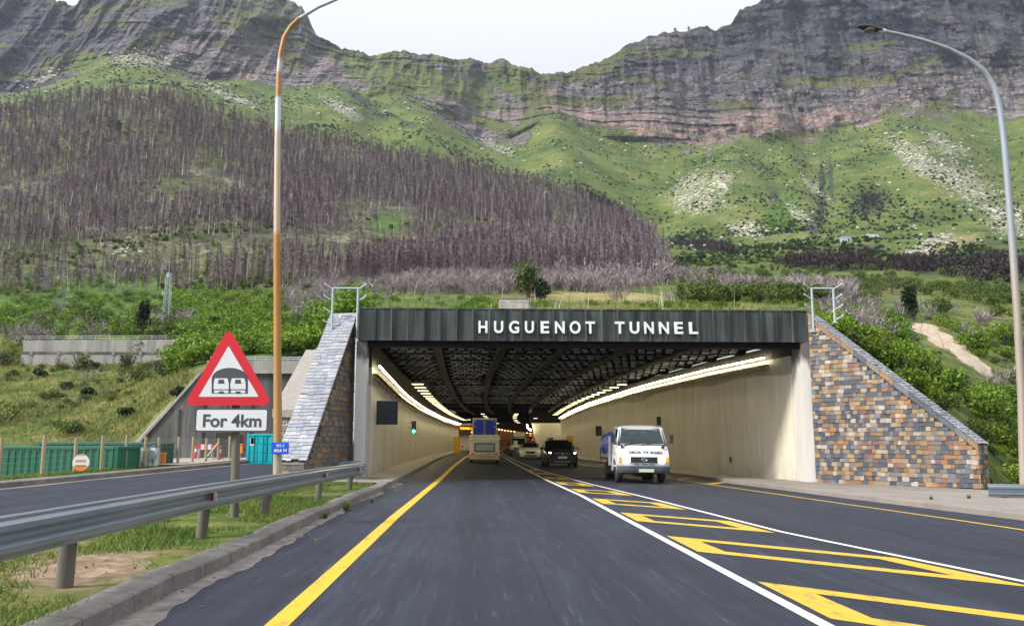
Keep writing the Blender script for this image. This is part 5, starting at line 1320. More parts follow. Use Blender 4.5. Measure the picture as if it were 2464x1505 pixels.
# teal container with its doors to the road
Yt = 51.0
x0, x1 = at(593, 1080, Yt).x, at(693, 1080, Yt).x
zt = at(640, 1043, Yt).z; zb = at(640, 1117, Yt).z
rt = container('shipping_container', 'teal shipping container at the end of the service road, its doors facing the road', x0, x1, Yt, Yt + 2.6, zb - .05, zt, M['teal'], M['teal'], True)
mb = MB(); mb.bb(-1.05, -.72, -1.275, -1.262, zt - zb - .62, zt - zb - .18); mb.build('notice', M['sign_white'], rt)
# fence along the service road
root = thing('yard_fence', 'wire fence on pale wooden posts along the service road, with a round notice', 'fence', (SRL, 30, 0))
fy = [20.5, 24.5, 27.9, 30.6, 33.0, 35.3, 37.6, 39.6, 41.2, 43.6, 45.6, 47.6, 49.6, 51.6]
fx = lambda y: SRL - 1.55 + .03 * max(0, y - 38)
for y in fy:
    if y < 35: h = 1.45
    else: h = 1.5
    mb = MB(); x = fx(y) - SRL; zg = gz(fx(y), .05)
    mb.tube([(x, y - 30, zg - .3), (x + rng.normal(0, .02), y - 30, zg + h * (.93 + .1 * rng.random()))], .07, 8); mb.build('post', M['fence_wood'], root)
mb = MB()
for k in range(7):
    for y0_, y1_ in zip(fy[:-1], fy[1:]):
        mb.tube([(fx(y0_) - SRL - .05, y0_ - 30, gz(fx(y0_), .2 + k * .2)), (fx(y1_) - SRL - .05, y1_ - 30, gz(fx(y1_), .2 + k * .2))], .006, 4)
for y0_, y1_ in zip(fy[:-1], fy[1:]):
    for t in np.arange(.05, 1, .07):
        y = y0_ + (y1_ - y0_) * t; mb.tube([(fx(y) - SRL - .05, y - 30, gz(fx(y), .2)), (fx(y) - SRL - .05, y - 30, gz(fx(y), 1.4))], .004, 3)
wm = mb.build('wire_mesh', M['wire'], root, fix=False)
mb = MB(); mb.bar((fx(47.0) - SRL, 17.0, gz(-15, .1)), (fx(49.6) - SRL, 19.6, gz(-15, 1.2)), .09); mb.build('brace', M['fence_wood'], root)
# round notice
yN = 33.0; p = at(195, 1112, yN - .35)
root = thing('round_notice', 'round white notice with orange and blue bands hung on the yard fence', 'notice', p)
def disc(c, r, y, t, n=28): return [(c[0] + r * math.cos(2 * math.pi * k / n), y, c[1] + r * math.sin(2 * math.pi * k / n)) for k in range(n)]
mb = MB(); mb.prism(disc((0, 0), .31, -.02, .02), (0, .02, 0)); mb.build('disc', M['sign_white'], root)
seg = lambda a0, a1, r, y: [(r * math.cos(R(a)), y, r * math.sin(R(a))) for a in np.linspace(a0, a1, 14)]
mb = MB(); mb.prism(seg(205, 335, .305, -.026), (0, .005, 0)); mb.prism(seg(60, 120, .3, -.026), (0, .005, 0)); mb.build('orange_band', M['orange'], root)
mb = MB(); mb.bb(-.2, .2, -.026, -.021, -.125, -.09); mb.build('blue_band', M['sign_grey'], root)
mb = MB(); 
for k in range(6): mb.bb(-.19 + k * .065, -.145 + k * .065, -.026, -.021, .02, .11)
mb.build('orange_lettering_blur', M['orange'], root).name = 'orange_bars'
# small red and white barrier boards beyond the fence
for k, (u, v, y, lab) in enumerate([(494, 1108, 52.5, 'red and white striped barrier board behind the wire fence'), (470, 1106, 53.5, 'small red and white traffic cone left of the striped barrier'), (528, 1104, 52.8, 'small red and white traffic cone right of the striped barrier')]):
    p = at(u, v, y); zg = gz(p.x, .22)
    if k == 0:
        root = thing('barrier', lab, 'barrier', (p.x, y, zg)); mb = MB()
        for i in range(5): mb.bb(-.5 + i * .2, -.3 + i * .2, -.02, .02, .55, .85, i % 2)
        mb.build('board', [M['sign_red'], M['sign_white']], root)
        for s in (-.4, .4): mb = MB(); mb.bar((s, .2, 0), (s, .03, .84), .04); mb.bar((s, -.25, 0), (s, .0, .6), .04); mb.build('leg', M['galv'], root)
    else:
        root = thing('traffic_cone', lab, 'cone', (p.x, y, zg)); mb = MB(); mb.tube([(0, 0, .03), (0, 0, .38)], [.16, .10], 12, 0); mb.tube([(0, 0, .382), (0, 0, .58)], [.10, .062], 12, 1); mb.tube([(0, 0, .582), (0, 0, .85)], [.062, .025], 12, 0); mb.build('cone', [M['sign_red'], M['sign_white']], root)
        mb = MB(); mb.bb(-.22, .22, -.22, .22, 0, .028); mb.build('base', M['rubber'], root)
# lattice mast on the bank
YM = 108.0; b0 = at(397, 815, YM); zt = at(397, 657, YM).z - b0.z; za = at(397, 627, YM).z - b0.z
root = thing('lattice_mast', 'pale steel lattice mast with a thin aerial above the grey retaining wall', 'mast', b0)
mb = MB(); n = 11
wd = lambda t: .52 - .30 * t
for sx, sy in ((-1, -1), (1, -1), (1, 1), (-1, 1)):
    mb.bar((sx * wd(0), sy * wd(0), -.4), (sx * wd(1), sy * wd(1), zt), .045)
for i in range(n):
    t0, t1 = i / n, (i + 1) / n; w0, w1 = wd(t0), wd(t1); z0_, z1_ = zt * t0, zt * t1
    for a, c in (((-1, -1), (1, -1)), ((1, -1), (1, 1)), ((1, 1), (-1, 1)), ((-1, 1), (-1, -1))):
        mb.bar((a[0] * w0, a[1] * w0, z0_), (c[0] * w1, c[1] * w1, z1_), .016); mb.bar((c[0] * w0, c[1] * w0, z0_), (a[0] * w1, a[1] * w1, z1_), .016); mb.bar((a[0] * w1, a[1] * w1, z1_), (c[0] * w1, c[1] * w1, z1_), .02)
mb.build('lattice', M['pale_metal'], root)
mb = MB(); mb.tube([(0, 0, zt), (0, 0, za)], .03, 6); mb.build('aerial', M['pale_metal'], root)
mb = MB(); mb.bb(-.12, .12, -.30, -.24, zt * .93, zt + .0); mb.build('panel_aerial', M['pale_metal'], root)
for s in (-1, 1): mb = MB(); mb.tube([(s * .5, -.2, zt * .66), (s * .5, -.2, zt * .72)], .09, 10); mb.bar((s * .3, 0, zt * .68), (s * .6, -.2, zt * .68), .05); mb.build('dish', M['pale_metal'], root)

# ================================================================== fittings on the tunnel walls
def on_plate(name, label, cat, u0, u1, v0, v1, y, t, mat, bevel=.015):
    a = at(u0, v1, y); b = at(u1, v0, y)
    root = thing(name, label, cat, (a.x, y, a.z)); w, h = b.x - a.x, b.z - a.z
    mb = MB(); mb.bb(0, w, 0, t, 0, h); mb.build('housing', mat, root, bevel=bevel); return root, w, h
root, w, h = on_plate('message_board', 'blank dark navy message board on a bracket at the left tunnel wall', 'message board', 895.5, 957, 963, 1020.5, 35.0, .14, M['board_navy'])
mb = MB(); mb.bb(.04, w - .04, -.012, -.002, .04, h - .04); mb.build('face', M['board_navy'], root)
for z in (h * .17, h * .86):
    mb = MB(); mb.bar((-.42, .1, z), (.02, .1, z), .035); mb.bar((-.42, .1, z - .07), (.02, .1, z - .07), .035); mb.build('bracket', M['galv'], root)
mb = MB(); mb.tube([(-.36, .1, h * .1), (-.36, .1, h * .9)], .03, 8); mb.build('bracket_post', M['pale_metal'], root)
root, w, h = on_plate('hydrant_box', 'dull red box on the left wall under the navy board', 'box', 880, 894, 1024.5, 1044, 34.4, .2, M['red_box'])
mb = MB(); mb.bb(.02, w - .02, -.01, -.002, .03, h - .03); mb.build('door', M['red_box'], root)
def signal(label, u, v0, v1, y, lit, sgn=-1, back=False, w_=None):
    a = at(u, v1, y); b = at(u, v0, y); h = b.z - a.z; w = w_ or h * .36
    root = thing('traffic_light', label, 'traffic light', (a.x, y, a.z))
    mb = MB(); mb.bb(-w / 2, w / 2, 0, .14, 0, h); mb.build('housing', M['black_plastic'], root, bevel=.02)
    for i, k in enumerate(('green', 'amber', 'red')):
        zc = h * (.18 + .32 * i); m = M['green_light'] if (lit == k == 'green') else M['red_light'] if (lit == k == 'red') else (M['lamp_off'] if not back else M['black_plastic'])
        if not back:
            mb = MB(); mb.tube([(0, -.015, zc), (0, .0, zc)], w * (.36 if lit == k else .30), 16); mb.build('lens', m, root)
            mb = MB(); r = w * .4; mb.loft([[(r * math.cos(R(q)), yy, zc + r * math.sin(R(q))) for q in range(0, 181, 15)] for yy in (-.12, .0)], 0, False, False); mb.build('visor', M['black_plastic'], root, fix=False)
        else:
            mb = MB(); mb.bb(-w * .3, w * .3, -.03, -.002, zc - h * .12, zc + h * .12); mb.build('back_plate', M['black_plastic'], root, bevel=.01)
    mb = MB(); mb.bar((0, .07, h * .5), (sgn * .4, .12, h * .5), .03); mb.bar((0, .07, h * .85), (sgn * .4, .12, h * .85), .03); mb.build('bracket', M['galv'], root)
    return root
signal('traffic light showing green on the left tunnel wall', 995, 1012, 1042, 50, 'green', -1)
signal('traffic light seen from behind on the right tunnel wall above the white truck', 1585.5, 1001, 1022, 44, None, 1, True, .2)
signal('red traffic light beside the corner of the right inner wall', 1276, 1044, 1057, 105.0, 'red', 1)
signal('second lower red traffic light beside the corner of the right inner wall', 1281.5, 1055.5, 1063, 104.8, 'red', 1)
root, w, h = on_plate('lane_sign', 'dark sign panel on a bracket sticking out from the right tunnel wall', 'sign', 1433, 1447, 1023.5, 1048, 57, .1, M['black_plastic'])
mb = MB(); mb.bar((w, .05, h * .2), (w + .35, .05, h * .2), .03); mb.bar((w, .05, h * .8), (w + .35, .05, h * .8), .03); mb.bar((w + .18, .05, h * .12), (w + .18, .05, h * .88), .03); mb.build('bracket', M['cream_paint'], root)
root, w, h = on_plate('led_sign', 'amber lit message sign on the left inner wall above the yellow door', 'message sign', 1103, 1160, 1023, 1045.5, 113.6, .25, M['led_board'])
text_obj('lettering', 'TUNNEL LENGTH', M['led_amber'], w * .05, w * .95, h * .58, h * .82, -.015, root, .008, .004)
text_obj('lettering', '4KM', M['led_amber'], w * .52, w * .72, h * .18, h * .44, -.015, root, .008, .004)
root, w, h = on_plate('notice_board', 'small dark grey notice with a white pictogram beside the right yellow door', 'notice', 1318, 1331, 1052, 1066, 105.1, .06, M['grey_plastic'], .005)
mb = MB(); mb.prism([(w * .28, -.012, h * .45), (w * .72, -.012, h * .45), (w * .64, -.012, h * .62), (w * .36, -.012, h * .62)], (0, .008, 0)); mb.bb(w * .22, w * .78, -.012, -.004, h * .36, h * .45); mb.build('pictogram', M['letter_white'], root)
root, w, h = on_plate('cable_cover', 'small dark metal cover low on the right tunnel wall behind the truck', 'cover', 1733, 1742, 1098, 1112, 39.0, .05, M['dark_concrete'], .004)
root.location.x = wr_(39) - .1; root.rotation_euler.z = R(90); root.location.x = wr_(39.0) - .03
mb = MB(); mb.bb(.03, w - .03, -.01, -.002, .03, h - .03); mb.build('lid', M['grey_plastic'], root)
p = at(1112, 1074, 113.8)
root = thing('hose_reel', 'small white round hose reel on the left inner wall beside the yellow door', 'hose reel', p)
mb = MB(); mb.tube([(.28 * math.cos(R(a)), 0, .3 * math.sin(R(a))) for a in range(0, 361, 20)], .06, 8, 0, False); mb.build('hose', M['letter_white'], root)
mb = MB(); mb.tube([(0, -.05, 0), (0, .3, 0)], .12, 10); mb.build('hub', M['sign_red'], root)
# two small white huts far up the slope on the right
for u, v, w, lab in [(2103, 571, 6.2, 'tiny white hut far up the right hillside, the larger of two'), (2038, 579, 4.6, 'tiny bluish hut far up the right hillside, the smaller of two')]:
    p = tpv(u, v + 3, 6, 12); root = thing('hut', lab, 'hut', p)
    mb = MB(); mb.bb(-w / 2, w / 2, -2, 2, -.8, 2.2); mb.build('wall', M['sign_white'] if w > 5 else M['pale_metal'], root)
    mb = MB(); mb.prism([(-w / 2 - .2, -2.2, 2.2), (w / 2 + .2, -2.2, 2.2), (w / 2 + .2, 0, 2.9), (-w / 2 - .2, 0, 2.9)], (0, 4.4, 0)); mb.build('roof', M['pale_metal'], root)
    mb = MB(); mb.bb(w * .1, w * .3, -2.06, -2.003, -.5, 1.4); mb.build('door', M['grey_plastic'], root)
# ================================================================== vehicles (front towards -y in their own space)
def wheel(root, x, y, r, w, dual=False, mat=None):
    s = 1 if x > 0 else -1
    mb = MB(); pr = [(-.5, .62), (-.5, .92), (-.38, 1.0), (.38, 1.0), (.5, .92), (.5, .62)]
    rings = []
    n = 24
    for k in range(n + 1):
        a = 2 * math.pi * k / n
        rings.append([(x + px * w, y + r * pr_ * math.cos(a), r + r * pr_ * math.sin(a)) for px, pr_ in pr])
    mb.loft(rings, 0, False, False, True); t = mb.build('wheel', M['rubber'], root)
    mb = MB(); mb.cyl((x + s * w * .30, y, r), (x + s * w * .40, y, r), r * .62, 20); mb.cyl((x + s * w * .401, y, r), (x + s * w * .46, y, r), r * .2, 12)
    mb.cyl((x - s * w * .3, y, r), (x - s * w * .25, y, r), r * .62, 20)
    mb.build('rim', mat or M['rim'], t)
def hull(mb, st, n_top=3):
    """st: list of (y, z_low, z_belt, z_top, half width low, belt, top); rounded section"""
    rings = []
    for y, zl, zb, zt, wl_, wb, wt in st:
        half = [(wl_ * .92, zl), (wl_, zl + .06), (wb, (zl + zb) / 2), (wb * .995, zb), (wt + (wb - wt) * .45, zb + (zt - zb) * .55), (wt, zt - .06 if zt - zb > .12 else zt - (zt - zb) * .4), (wt * .86, zt)]
        rings.append([(x, y, z) for x, z in half] + [(-x, y, z) for x, z in reversed(half)])
    mb.loft(rings, 0, True, True, True)
def sheet(mb, pts, off, mi=0):
    """a thin pane from 4 corners pushed along its normal"""
    P = [Vector(p) for p in pts]; n = (P[1] - P[0]).cross(P[3] - P[0]).normalized() * off
    mb.add([p for p in P] + [p + n for p in P], [(3, 2, 1, 0), (4, 5, 6, 7), (0, 1, 5, 4), (1, 2, 6, 5), (2, 3, 7, 6), (3, 0, 4, 7)], mi)
def headlight(root, x, z, y, w, h, mat, name='headlight'):
    mb = MB(); mb.ball((x, y, z), (w / 2, .07, h / 2), 0, 12, 6); return mb.build(name, mat, root)

# ---- black sport utility
def suv():
    r = thing('car', 'black sport utility car with roof rails coming out of the tunnel, headlights on', 'car', (0, 0, 0))
    mb = MB()
    hull(mb, [(-2.13, .36, .62, .74, .72, .76, .66), (-2.06, .26, .80, .96, .84, .86, .76), (-1.80, .24, .90, 1.04, .89, .90, .80), (-1.1, .24, .96, 1.10, .90, .91, .82), (-.95, .24, .98, 1.12, .90, .91, .80),
              (-.25, .24, 1.0, 1.62, .90, .91, .60), (.1, .24, 1.02, 1.67, .90, .91, .64), (1.2, .24, 1.04, 1.67, .90, .91, .64), (1.75, .26, 1.05, 1.58, .89, .90, .62), (2.05, .32, .98, 1.12, .84, .86, .72)])
    mb.build('body', M['brown_paint'], r)
    mb = MB(); sheet(mb, [(-.70, -1.02, 1.07), (.70, -1.02, 1.07), (.60, -.30, 1.58), (-.60, -.30, 1.58)], .05); mb.build('windscreen', M['dark_glass'], r)
    for s in (-1, 1):
        mb = MB(); sheet(mb, [(s * .905, -.75, 1.06), (s * .905, 1.5, 1.08), (s * .70, 1.3, 1.56), (s * .68, -.15, 1.56)][::s], .03); mb.build('side_window', M['dark_glass'], r)
        headlight(r, s * .66, .85, -2.02, .32, .19, M['headlamp'])
        headlight(r, s * .66, .46, -2.08, .11, .10, M['lamp_off'], 'fog_light')
        mb = MB(); mb.ball((s * 1.04, -.62, 1.13), (.12, .08, .085)); mb.bar((s * .86, -.6, 1.08), (s * .98, -.62, 1.1), .05); mb.build('mirror', M['chrome'] if s > 0 else M['brown_paint'], r)
        mb = MB(); mb.tube([(s * .60, -.1, 1.64), (s * .60, .05, 1.73), (s * .60, 1.2, 1.73), (s * .60, 1.4, 1.66)], .025, 6); mb.build('roof_rail', M['galv'], r)
        for y in (-1.36, 1.3): wheel(r, s * .80, y, .34, .22)
        mb = MB()
        for y in (-1.36, 1.3): mb.tube([(s * .90, y + .43 * math.cos(R(a)), .34 + .43 * math.sin(R(a))) for a in range(-5, 186, 15)], .045, 6)
        mb.build('wheel_arch', M['black_plastic'], r)
    mb = MB(); mb.bb(-.46, .46, -2.15, -2.06, .76, .92); mb.build('grille', M['black_plastic'], r, bevel=.02)
    mb = MB(); 
    for s in (-1, 1): mb.tube([(s * .10, -2.17, .87), (s * .46, -2.14, .88)], .022, 6); mb.tube([(s * .10, -2.17, .81), (s * .44, -2.14, .815)], .018, 6)
    mb.build('grille_bar', M['chrome'], r)
    mb = MB(); mb.prism([(0, -2.20, .93), (.07, -2.20, .84), (0, -2.20, .75), (-.07, -2.20, .84)], (0, .03, 0)); mb.build('emblem', M['chrome'], r)
    mb = MB(); mb.loft([[(x, y, z) for x, z in ((-.82, .30), (.82, .30), (.84, .60), (-.84, .60))] for y in (-2.15, -2.02)]); mb.build('bumper', M['black_plastic'], r, bevel=.04)
    mb = MB(); mb.bb(-.46, .46, -2.18, -2.152, .33, .37); mb.build('skid_plate', M['galv'], r)
    mb = MB(); mb.bb(-.26, .26, -2.175, -2.155, .55, .67); mb.build('number_plate', M['number_plate'], r)
    return r
# ---- white saloon
def saloon():
    r = thing('car', 'white saloon car with a round grille emblem coming towards us behind the black one', 'car', (0, 0, 0))
    mb = MB()
    hull(mb, [(-2.2, .30, .52, .62, .66, .70, .60), (-2.1, .20, .66, .80, .80, .83, .72), (-1.7, .18, .76, .90, .88, .89, .78), (-.9, .18, .84, .98, .89, .90, .80), (-.75, .18, .86, 1.0, .89, .90, .76),
              (.05, .18, .88, 1.38, .89, .90, .56), (.4, .18, .9, 1.43, .89, .90, .58), (1.0, .18, .9, 1.40, .89, .90, .56), (1.75, .2, .9, 1.06, .87, .88, .70), (2.25, .3, .82, .96, .78, .80, .68)])
    mb.build('body', M['pearl_paint'], r)
    mb = MB(); sheet(mb, [(-.68, -.78, .95), (.68, -.78, .95), (.56, .02, 1.36), (-.56, .02, 1.36)], .045); mb.build('windscreen', M['dark_glass'], r)
    for s in (-1, 1):
        mb = MB(); sheet(mb, [(s * .895, -.5, .93), (s * .895, 1.45, .94), (s * .66, 1.0, 1.33), (s * .64, .2, 1.33)][::s], .03); mb.build('side_window', M['dark_glass'], r)
        headlight(r, s * .64, .66, -2.08, .30, .15, M['lamp_lit_dim'])
        mb = MB(); mb.ball((s * 1.0, -.45, .98), (.11, .07, .07)); mb.bar((s * .84, -.45, .93), (s * .95, -.45, .96), .05); mb.build('mirror', M['pearl_paint'], r)
        for y in (-1.4, 1.35): wheel(r, s * .79, y, .32, .21)
    mb = MB(); mb.prism([(x, -2.22, z) for x, z in ((-.40, .60), (-.32, .50), (.32, .50), (.40, .60), (.38, .68), (-.38, .68))], (0, .1, 0)); mb.build('grille', M['black_plastic'], r, bevel=.01)
    mb = MB(); mb.tube([(.09 * math.cos(R(a)), -2.235, .60 + .09 * math.sin(R(a))) for a in range(0, 361, 30)], .012, 5)
    for a in (90, 210, 330): mb.bar((0, -2.235, .60), (.09 * math.cos(R(a)), -2.235, .60 + .09 * math.sin(R(a))), .018)
    mb.build('emblem', M['chrome'], r)
    mb = MB(); mb.bb(-.52, .52, -2.21, -2.12, .30, .38); mb.build('lower_intake', M['black_plastic'], r, bevel=.01)
    for s in (-1, 1): mb = MB(); mb.bb(s * .62, s * .78, -2.14, -2.06, .33, .42); mb.build('side_intake', M['black_plastic'], r)
    mb = MB(); mb.bb(-.25, .25, -2.225, -2.2, .40, .50); mb.build('number_plate', M['number_plate'], r)
    return r
M['lamp_lit_dim'] = glow_lens('lamp_lit_dim', (1, .95, .85), 1.6)
# ---- white van with a load on its roof
def minivan():
    r = thing('van', 'white van with grey bumper, carrying a roof load, behind the white saloon', 'van', (0, 0, 0))
    mb = MB()
    hull(mb, [(-2.2, .36, .70, .80, .76, .80, .70), (-2.1, .28, .86, .98, .86, .88, .78), (-1.45, .26, 1.02, 1.16, .89, .90, .80), (-1.3, .26, 1.04, 1.2, .89, .90, .80), (-.6, .26, 1.06, 1.82, .89, .90, .70),
              (-.2, .26, 1.08, 1.90, .89, .90, .74), (2.1, .26, 1.08, 1.90, .89, .90, .74), (2.35, .3, 1.0, 1.7, .86, .88, .72)])
    mb.build('body', M['pearl_paint'], r)
    mb = MB(); sheet(mb, [(-.74, -1.36, 1.14), (.74, -1.36, 1.14), (.66, -.64, 1.78), (-.66, -.64, 1.78)], .05); mb.build('windscreen', M['dark_glass'], r)
    for s in (-1, 1):
        mb = MB(); sheet(mb, [(s * .9, -1.0, 1.1), (s * .9, 1.9, 1.1), (s * .79, 1.8, 1.75), (s * .77, -.5, 1.75)][::s], .03); mb.build('side_window', M['dark_glass'], r)
        headlight(r, s * .70, .80, -2.08, .30, .24, M['headlamp'] if s < 0 else M['lamp_lit_dim'])
        mb = MB(); mb.ball((s * 1.05, -1.05, 1.2), (.12, .07, .13)); mb.bar((s * .86, -1.0, 1.15), (s * .98, -1.05, 1.18), .05); mb.build('mirror', M['black_plastic'], r)
        for y in (-1.45, 1.4): wheel(r, s * .78, y, .33, .22)
    mb = MB(); mb.loft([[(x, y, z) for x, z in ((-.84, .30), (.84, .30), (.86, .66), (-.86, .66))] for y in (-2.26, -2.05)]); mb.build('bumper', M['grey_plastic'], r, bevel=.05)
    mb = MB(); mb.bb(-.48, .48, -2.24, -2.12, .69, .84); mb.build('grille', M['black_plastic'], r, bevel=.02)
    mb = MB(); mb.bb(-.26, .26, -2.285, -2.262, .44, .55); mb.build('number_plate', M['number_plate'], r)
    return r
# ---- dark car far back
def dark_car():
    r = thing('car', 'dark car deep in the tunnel showing only two bright headlights', 'car', (0, 0, 0))
    mb = MB()
    hull(mb, [(-2.1, .3, .55, .66, .68, .72, .62), (-2.0, .22, .7, .84, .82, .84, .74), (-.9, .2, .86, 1.0, .88, .89, .8), (0, .2, .9, 1.42, .88, .89, .58), (1.2, .2, .9, 1.42, .88, .89, .58), (2.0, .3, .85, 1.0, .8, .82, .7)])
    mb.build('body', M['dark_paint'], r)
    mb = MB(); sheet(mb, [(-.68, -.85, .98), (.68, -.85, .98), (.56, -.05, 1.38), (-.56, -.05, 1.38)], .045); mb.build('windscreen', M['dark_glass'], r)
    for s in (-1, 1):
        headlight(r, s * .6, .66, -2.05, .34, .26, M['headlamp'])
        for y in (-1.3, 1.3): wheel(r, s * .78, y, .32, .2)
    return r
def put(o, u, Y, rz=0, x=None):
    x = at(u, 1060, Y).x if x is None else x
    o.location = (x, Y, gz(x)); o.rotation_euler = (0, math.atan(S), rz); return o
s_ = put(suv(), 1343, 53.8, R(1)); s_.scale = (1.06, 1, .98)
put(saloon(), 1274, 75.0, R(-2))
v_ = put(minivan(), 1247, 92.0, R(-3))
pv = v_.location.copy()
root = thing('roof_load', 'pale covered load strapped on the roof of the white van', 'roof load', (pv.x + .02, pv.y + .6, pv.z + 1.905))
mb = MB(); mb.bb(-.56, .66, -.9, 1.0, .06, .56); mb.build('bundle', M['cream_paint'], root, bevel=.12, seg=3)
for y in (-.6, .7): mb = MB(); mb.bar((-.66, y, .03), (.68, y, .03), .05); mb.build('roof_bar', M['black_plastic'], root)
for y in (-.4, .5): mb = MB(); mb.bb(-.575, .675, y - .03, y + .03, .05, .575); mb.build('strap', M['grey_plastic'], root)
put(dark_car(), 1273.5, 205.0, R(-8))

# ---- caravan
def caravan():
    r = thing('caravan', 'cream caravan seen from behind in our lane, curtain drawn in its rear window', 'caravan', (0, 0, 0))
    mb = MB(); W = 1.0
    side = [(0, .36), (0, .55), (-.02, 1.28), (.03, 1.48), (.14, 1.86), (.3, 1.92), (4.2, 1.92), (4.5, 1.6), (4.55, 1.1), (4.4, .4)]
    rings = [[(x, y, z) for y, z in side] for x in (-W, -W + .04, W - .04, W)]
    for k, ins in ((0, .05), (3, .05)):
        rings[k] = [(x, y + (ins if y < 2 else -ins), z + (ins if z < 1 else -ins)) for x, y, z in rings[k]]
    mb.loft(rings, 0, True, True); mb.build('body', M['cream_paint'], r, bevel=.02)
    mb = MB(); mb.bb(-W - .01, W + .01, -.05, .02, 1.40, 1.43); mb.bb(-W - .01, W + .01, .015, .06, 1.52, 1.55); mb.bb(-W + .02, W - .02, .10, .16, 1.76, 1.79); mb.build('trim_strip', M['galv'], r)
    mb = MB(); mb.bb(-.70, .70, -.06, -.004, .78, 1.34); f = mb.build('window_frame', M['grey_plastic'], r, bevel=.06, seg=3)
    mb = MB(); mb.bb(-.62, .62, -.072, -.062, .84, 1.28); mb.build('curtain', M['curtain'], f, bevel=.005)
    mb = MB(); mb.loft([[(-W - .005, -.07, z), (-W - .005, .3, z), (W + .005, .3, z), (W + .005, -.07, z)] for z in (.26, .57)]); mb.build('rear_panel', pm('grubby_cream_panel', (.56, .47, .33), (.46, .38, .26), 2, .5, 0, .05, dirt=(.3, .24, .17), damt=.5), r, bevel=.03)
    for s in (-1, 1):
        mb = MB(); mb.bb(s * .66, s * .92, -.085, -.03, .60, .70); mb.build('tail_light', M['tail_red'], r, bevel=.015)
        mb = MB(); mb.cyl((s * .84, -.085, .38), (s * .84, -.07, .38), .035, 12); mb.build('reflector', M['amber'], r)
        wheel(r, s * .86, 2.1 if False else .55, .30, .2)
    mb = MB(); mb.bb(-.24, .24, -.085, -.05, .60, .69); mb.build('number_plate', M['number_plate'], r)
    mb = MB(); mb.bb(-.27, -.245, -.09, -.04, .59, .71); mb.bb(.245, .27, -.09, -.04, .59, .71); mb.build('plate_lamp', M['black_plastic'], r)
    mb = MB(); mb.bb(-.6, .6, .3, 4.2, .22, .35); mb.bar((0, 4.2, .34), (0, 5.6, .42), .1); mb.build('chassis', M['black_plastic'], r)
    mb = MB(); mb.bb(.80, .88, -.005, .0, 1.27, 1.32); mb.build('badge', M['sign_grey'], r)
    mb = MB(); mb.ball((1.04, .1, 1.66), (.05, .04, .07)); mb.build('marker_lamp', M['sign_white'], r)
    return r
c_ = put(caravan(), 1165, 58.5)
# ---- lorry ahead of the caravan
def lorry():
    r = thing('lorry', 'box lorry with blue rear doors and white edges ahead of the caravan', 'lorry', (0, 0, 0))
    W, Z0, Z1 = 1.22, .95, 3.72
    mb = MB(); mb.bb(-W, W, .0, 7.2, Z0, Z1); mb.build('cargo_box', M['white_paint'], r, bevel=.02)
    for s in (-1, 1):
        mb = MB(); a, c = sorted((s * .025, s * (W - .09))); mb.bb(a, c, -.05, -.003, Z0 + .1, Z1 - .10); d = mb.build('door', M['blue_door'], r, bevel=.01)
        mb = MB(); mb.tube([(s * .12, -.07, Z0 + .05), (s * .12, -.07, Z1 - .05)], .022, 6); mb.build('locking_bar', M['pale_metal'], d)
        mb = MB()
        for z in (Z0 + .25, Z1 - .85, Z1 - .30): mb.bb(s * (W - .34), s * (W - .05), -.075, -.051, z, z + .07)
        mb.build('hinge', M['pale_metal'], d)
        for y in (1.4,): wheel(r, s * .95, y, .48, .5)
        wheel(r, s * .98, 8.2, .48, .28)
        mb = MB(); mb.bb(s * .75, s * 1.05, -.06, -.01, .80, .92); mb.build('tail_light', M['tail_red'], r)
    mb = MB(); mb.bb(-W - .01, W + .01, -.055, .06, Z1 + .002, Z1 + .06); mb.bb(-W - .015, -W + .07, -.06, .05, Z0, Z1); mb.bb(W - .07, W + .015, -.06, .05, Z0, Z1); mb.bb(-W + .071, W - .071, -.06, .05, Z1 - .08, Z1 - .001); mb.build('rear_frame', M['white_paint'], r)
    mb = MB(); mb.bb(-.5, .5, .05, 8.6, .6, .93); mb.bb(-1.1, 1.1, -.02, .1, .5, .62); mb.build('chassis', M['black_plastic'], r)
    mb = MB(); hull(mb, [(7.35, .5, 1.5, 2.75, 1.1, 1.15, 1.0), (8.9, .5, 1.5, 2.75, 1.1, 1.15, 1.0), (9.15, .5, 1.45, 2.2, 1.1, 1.15, 1.0)]); mb.build('cab', M['white_paint'], r)
    return r
put(lorry(), 1164.5, 88.0)

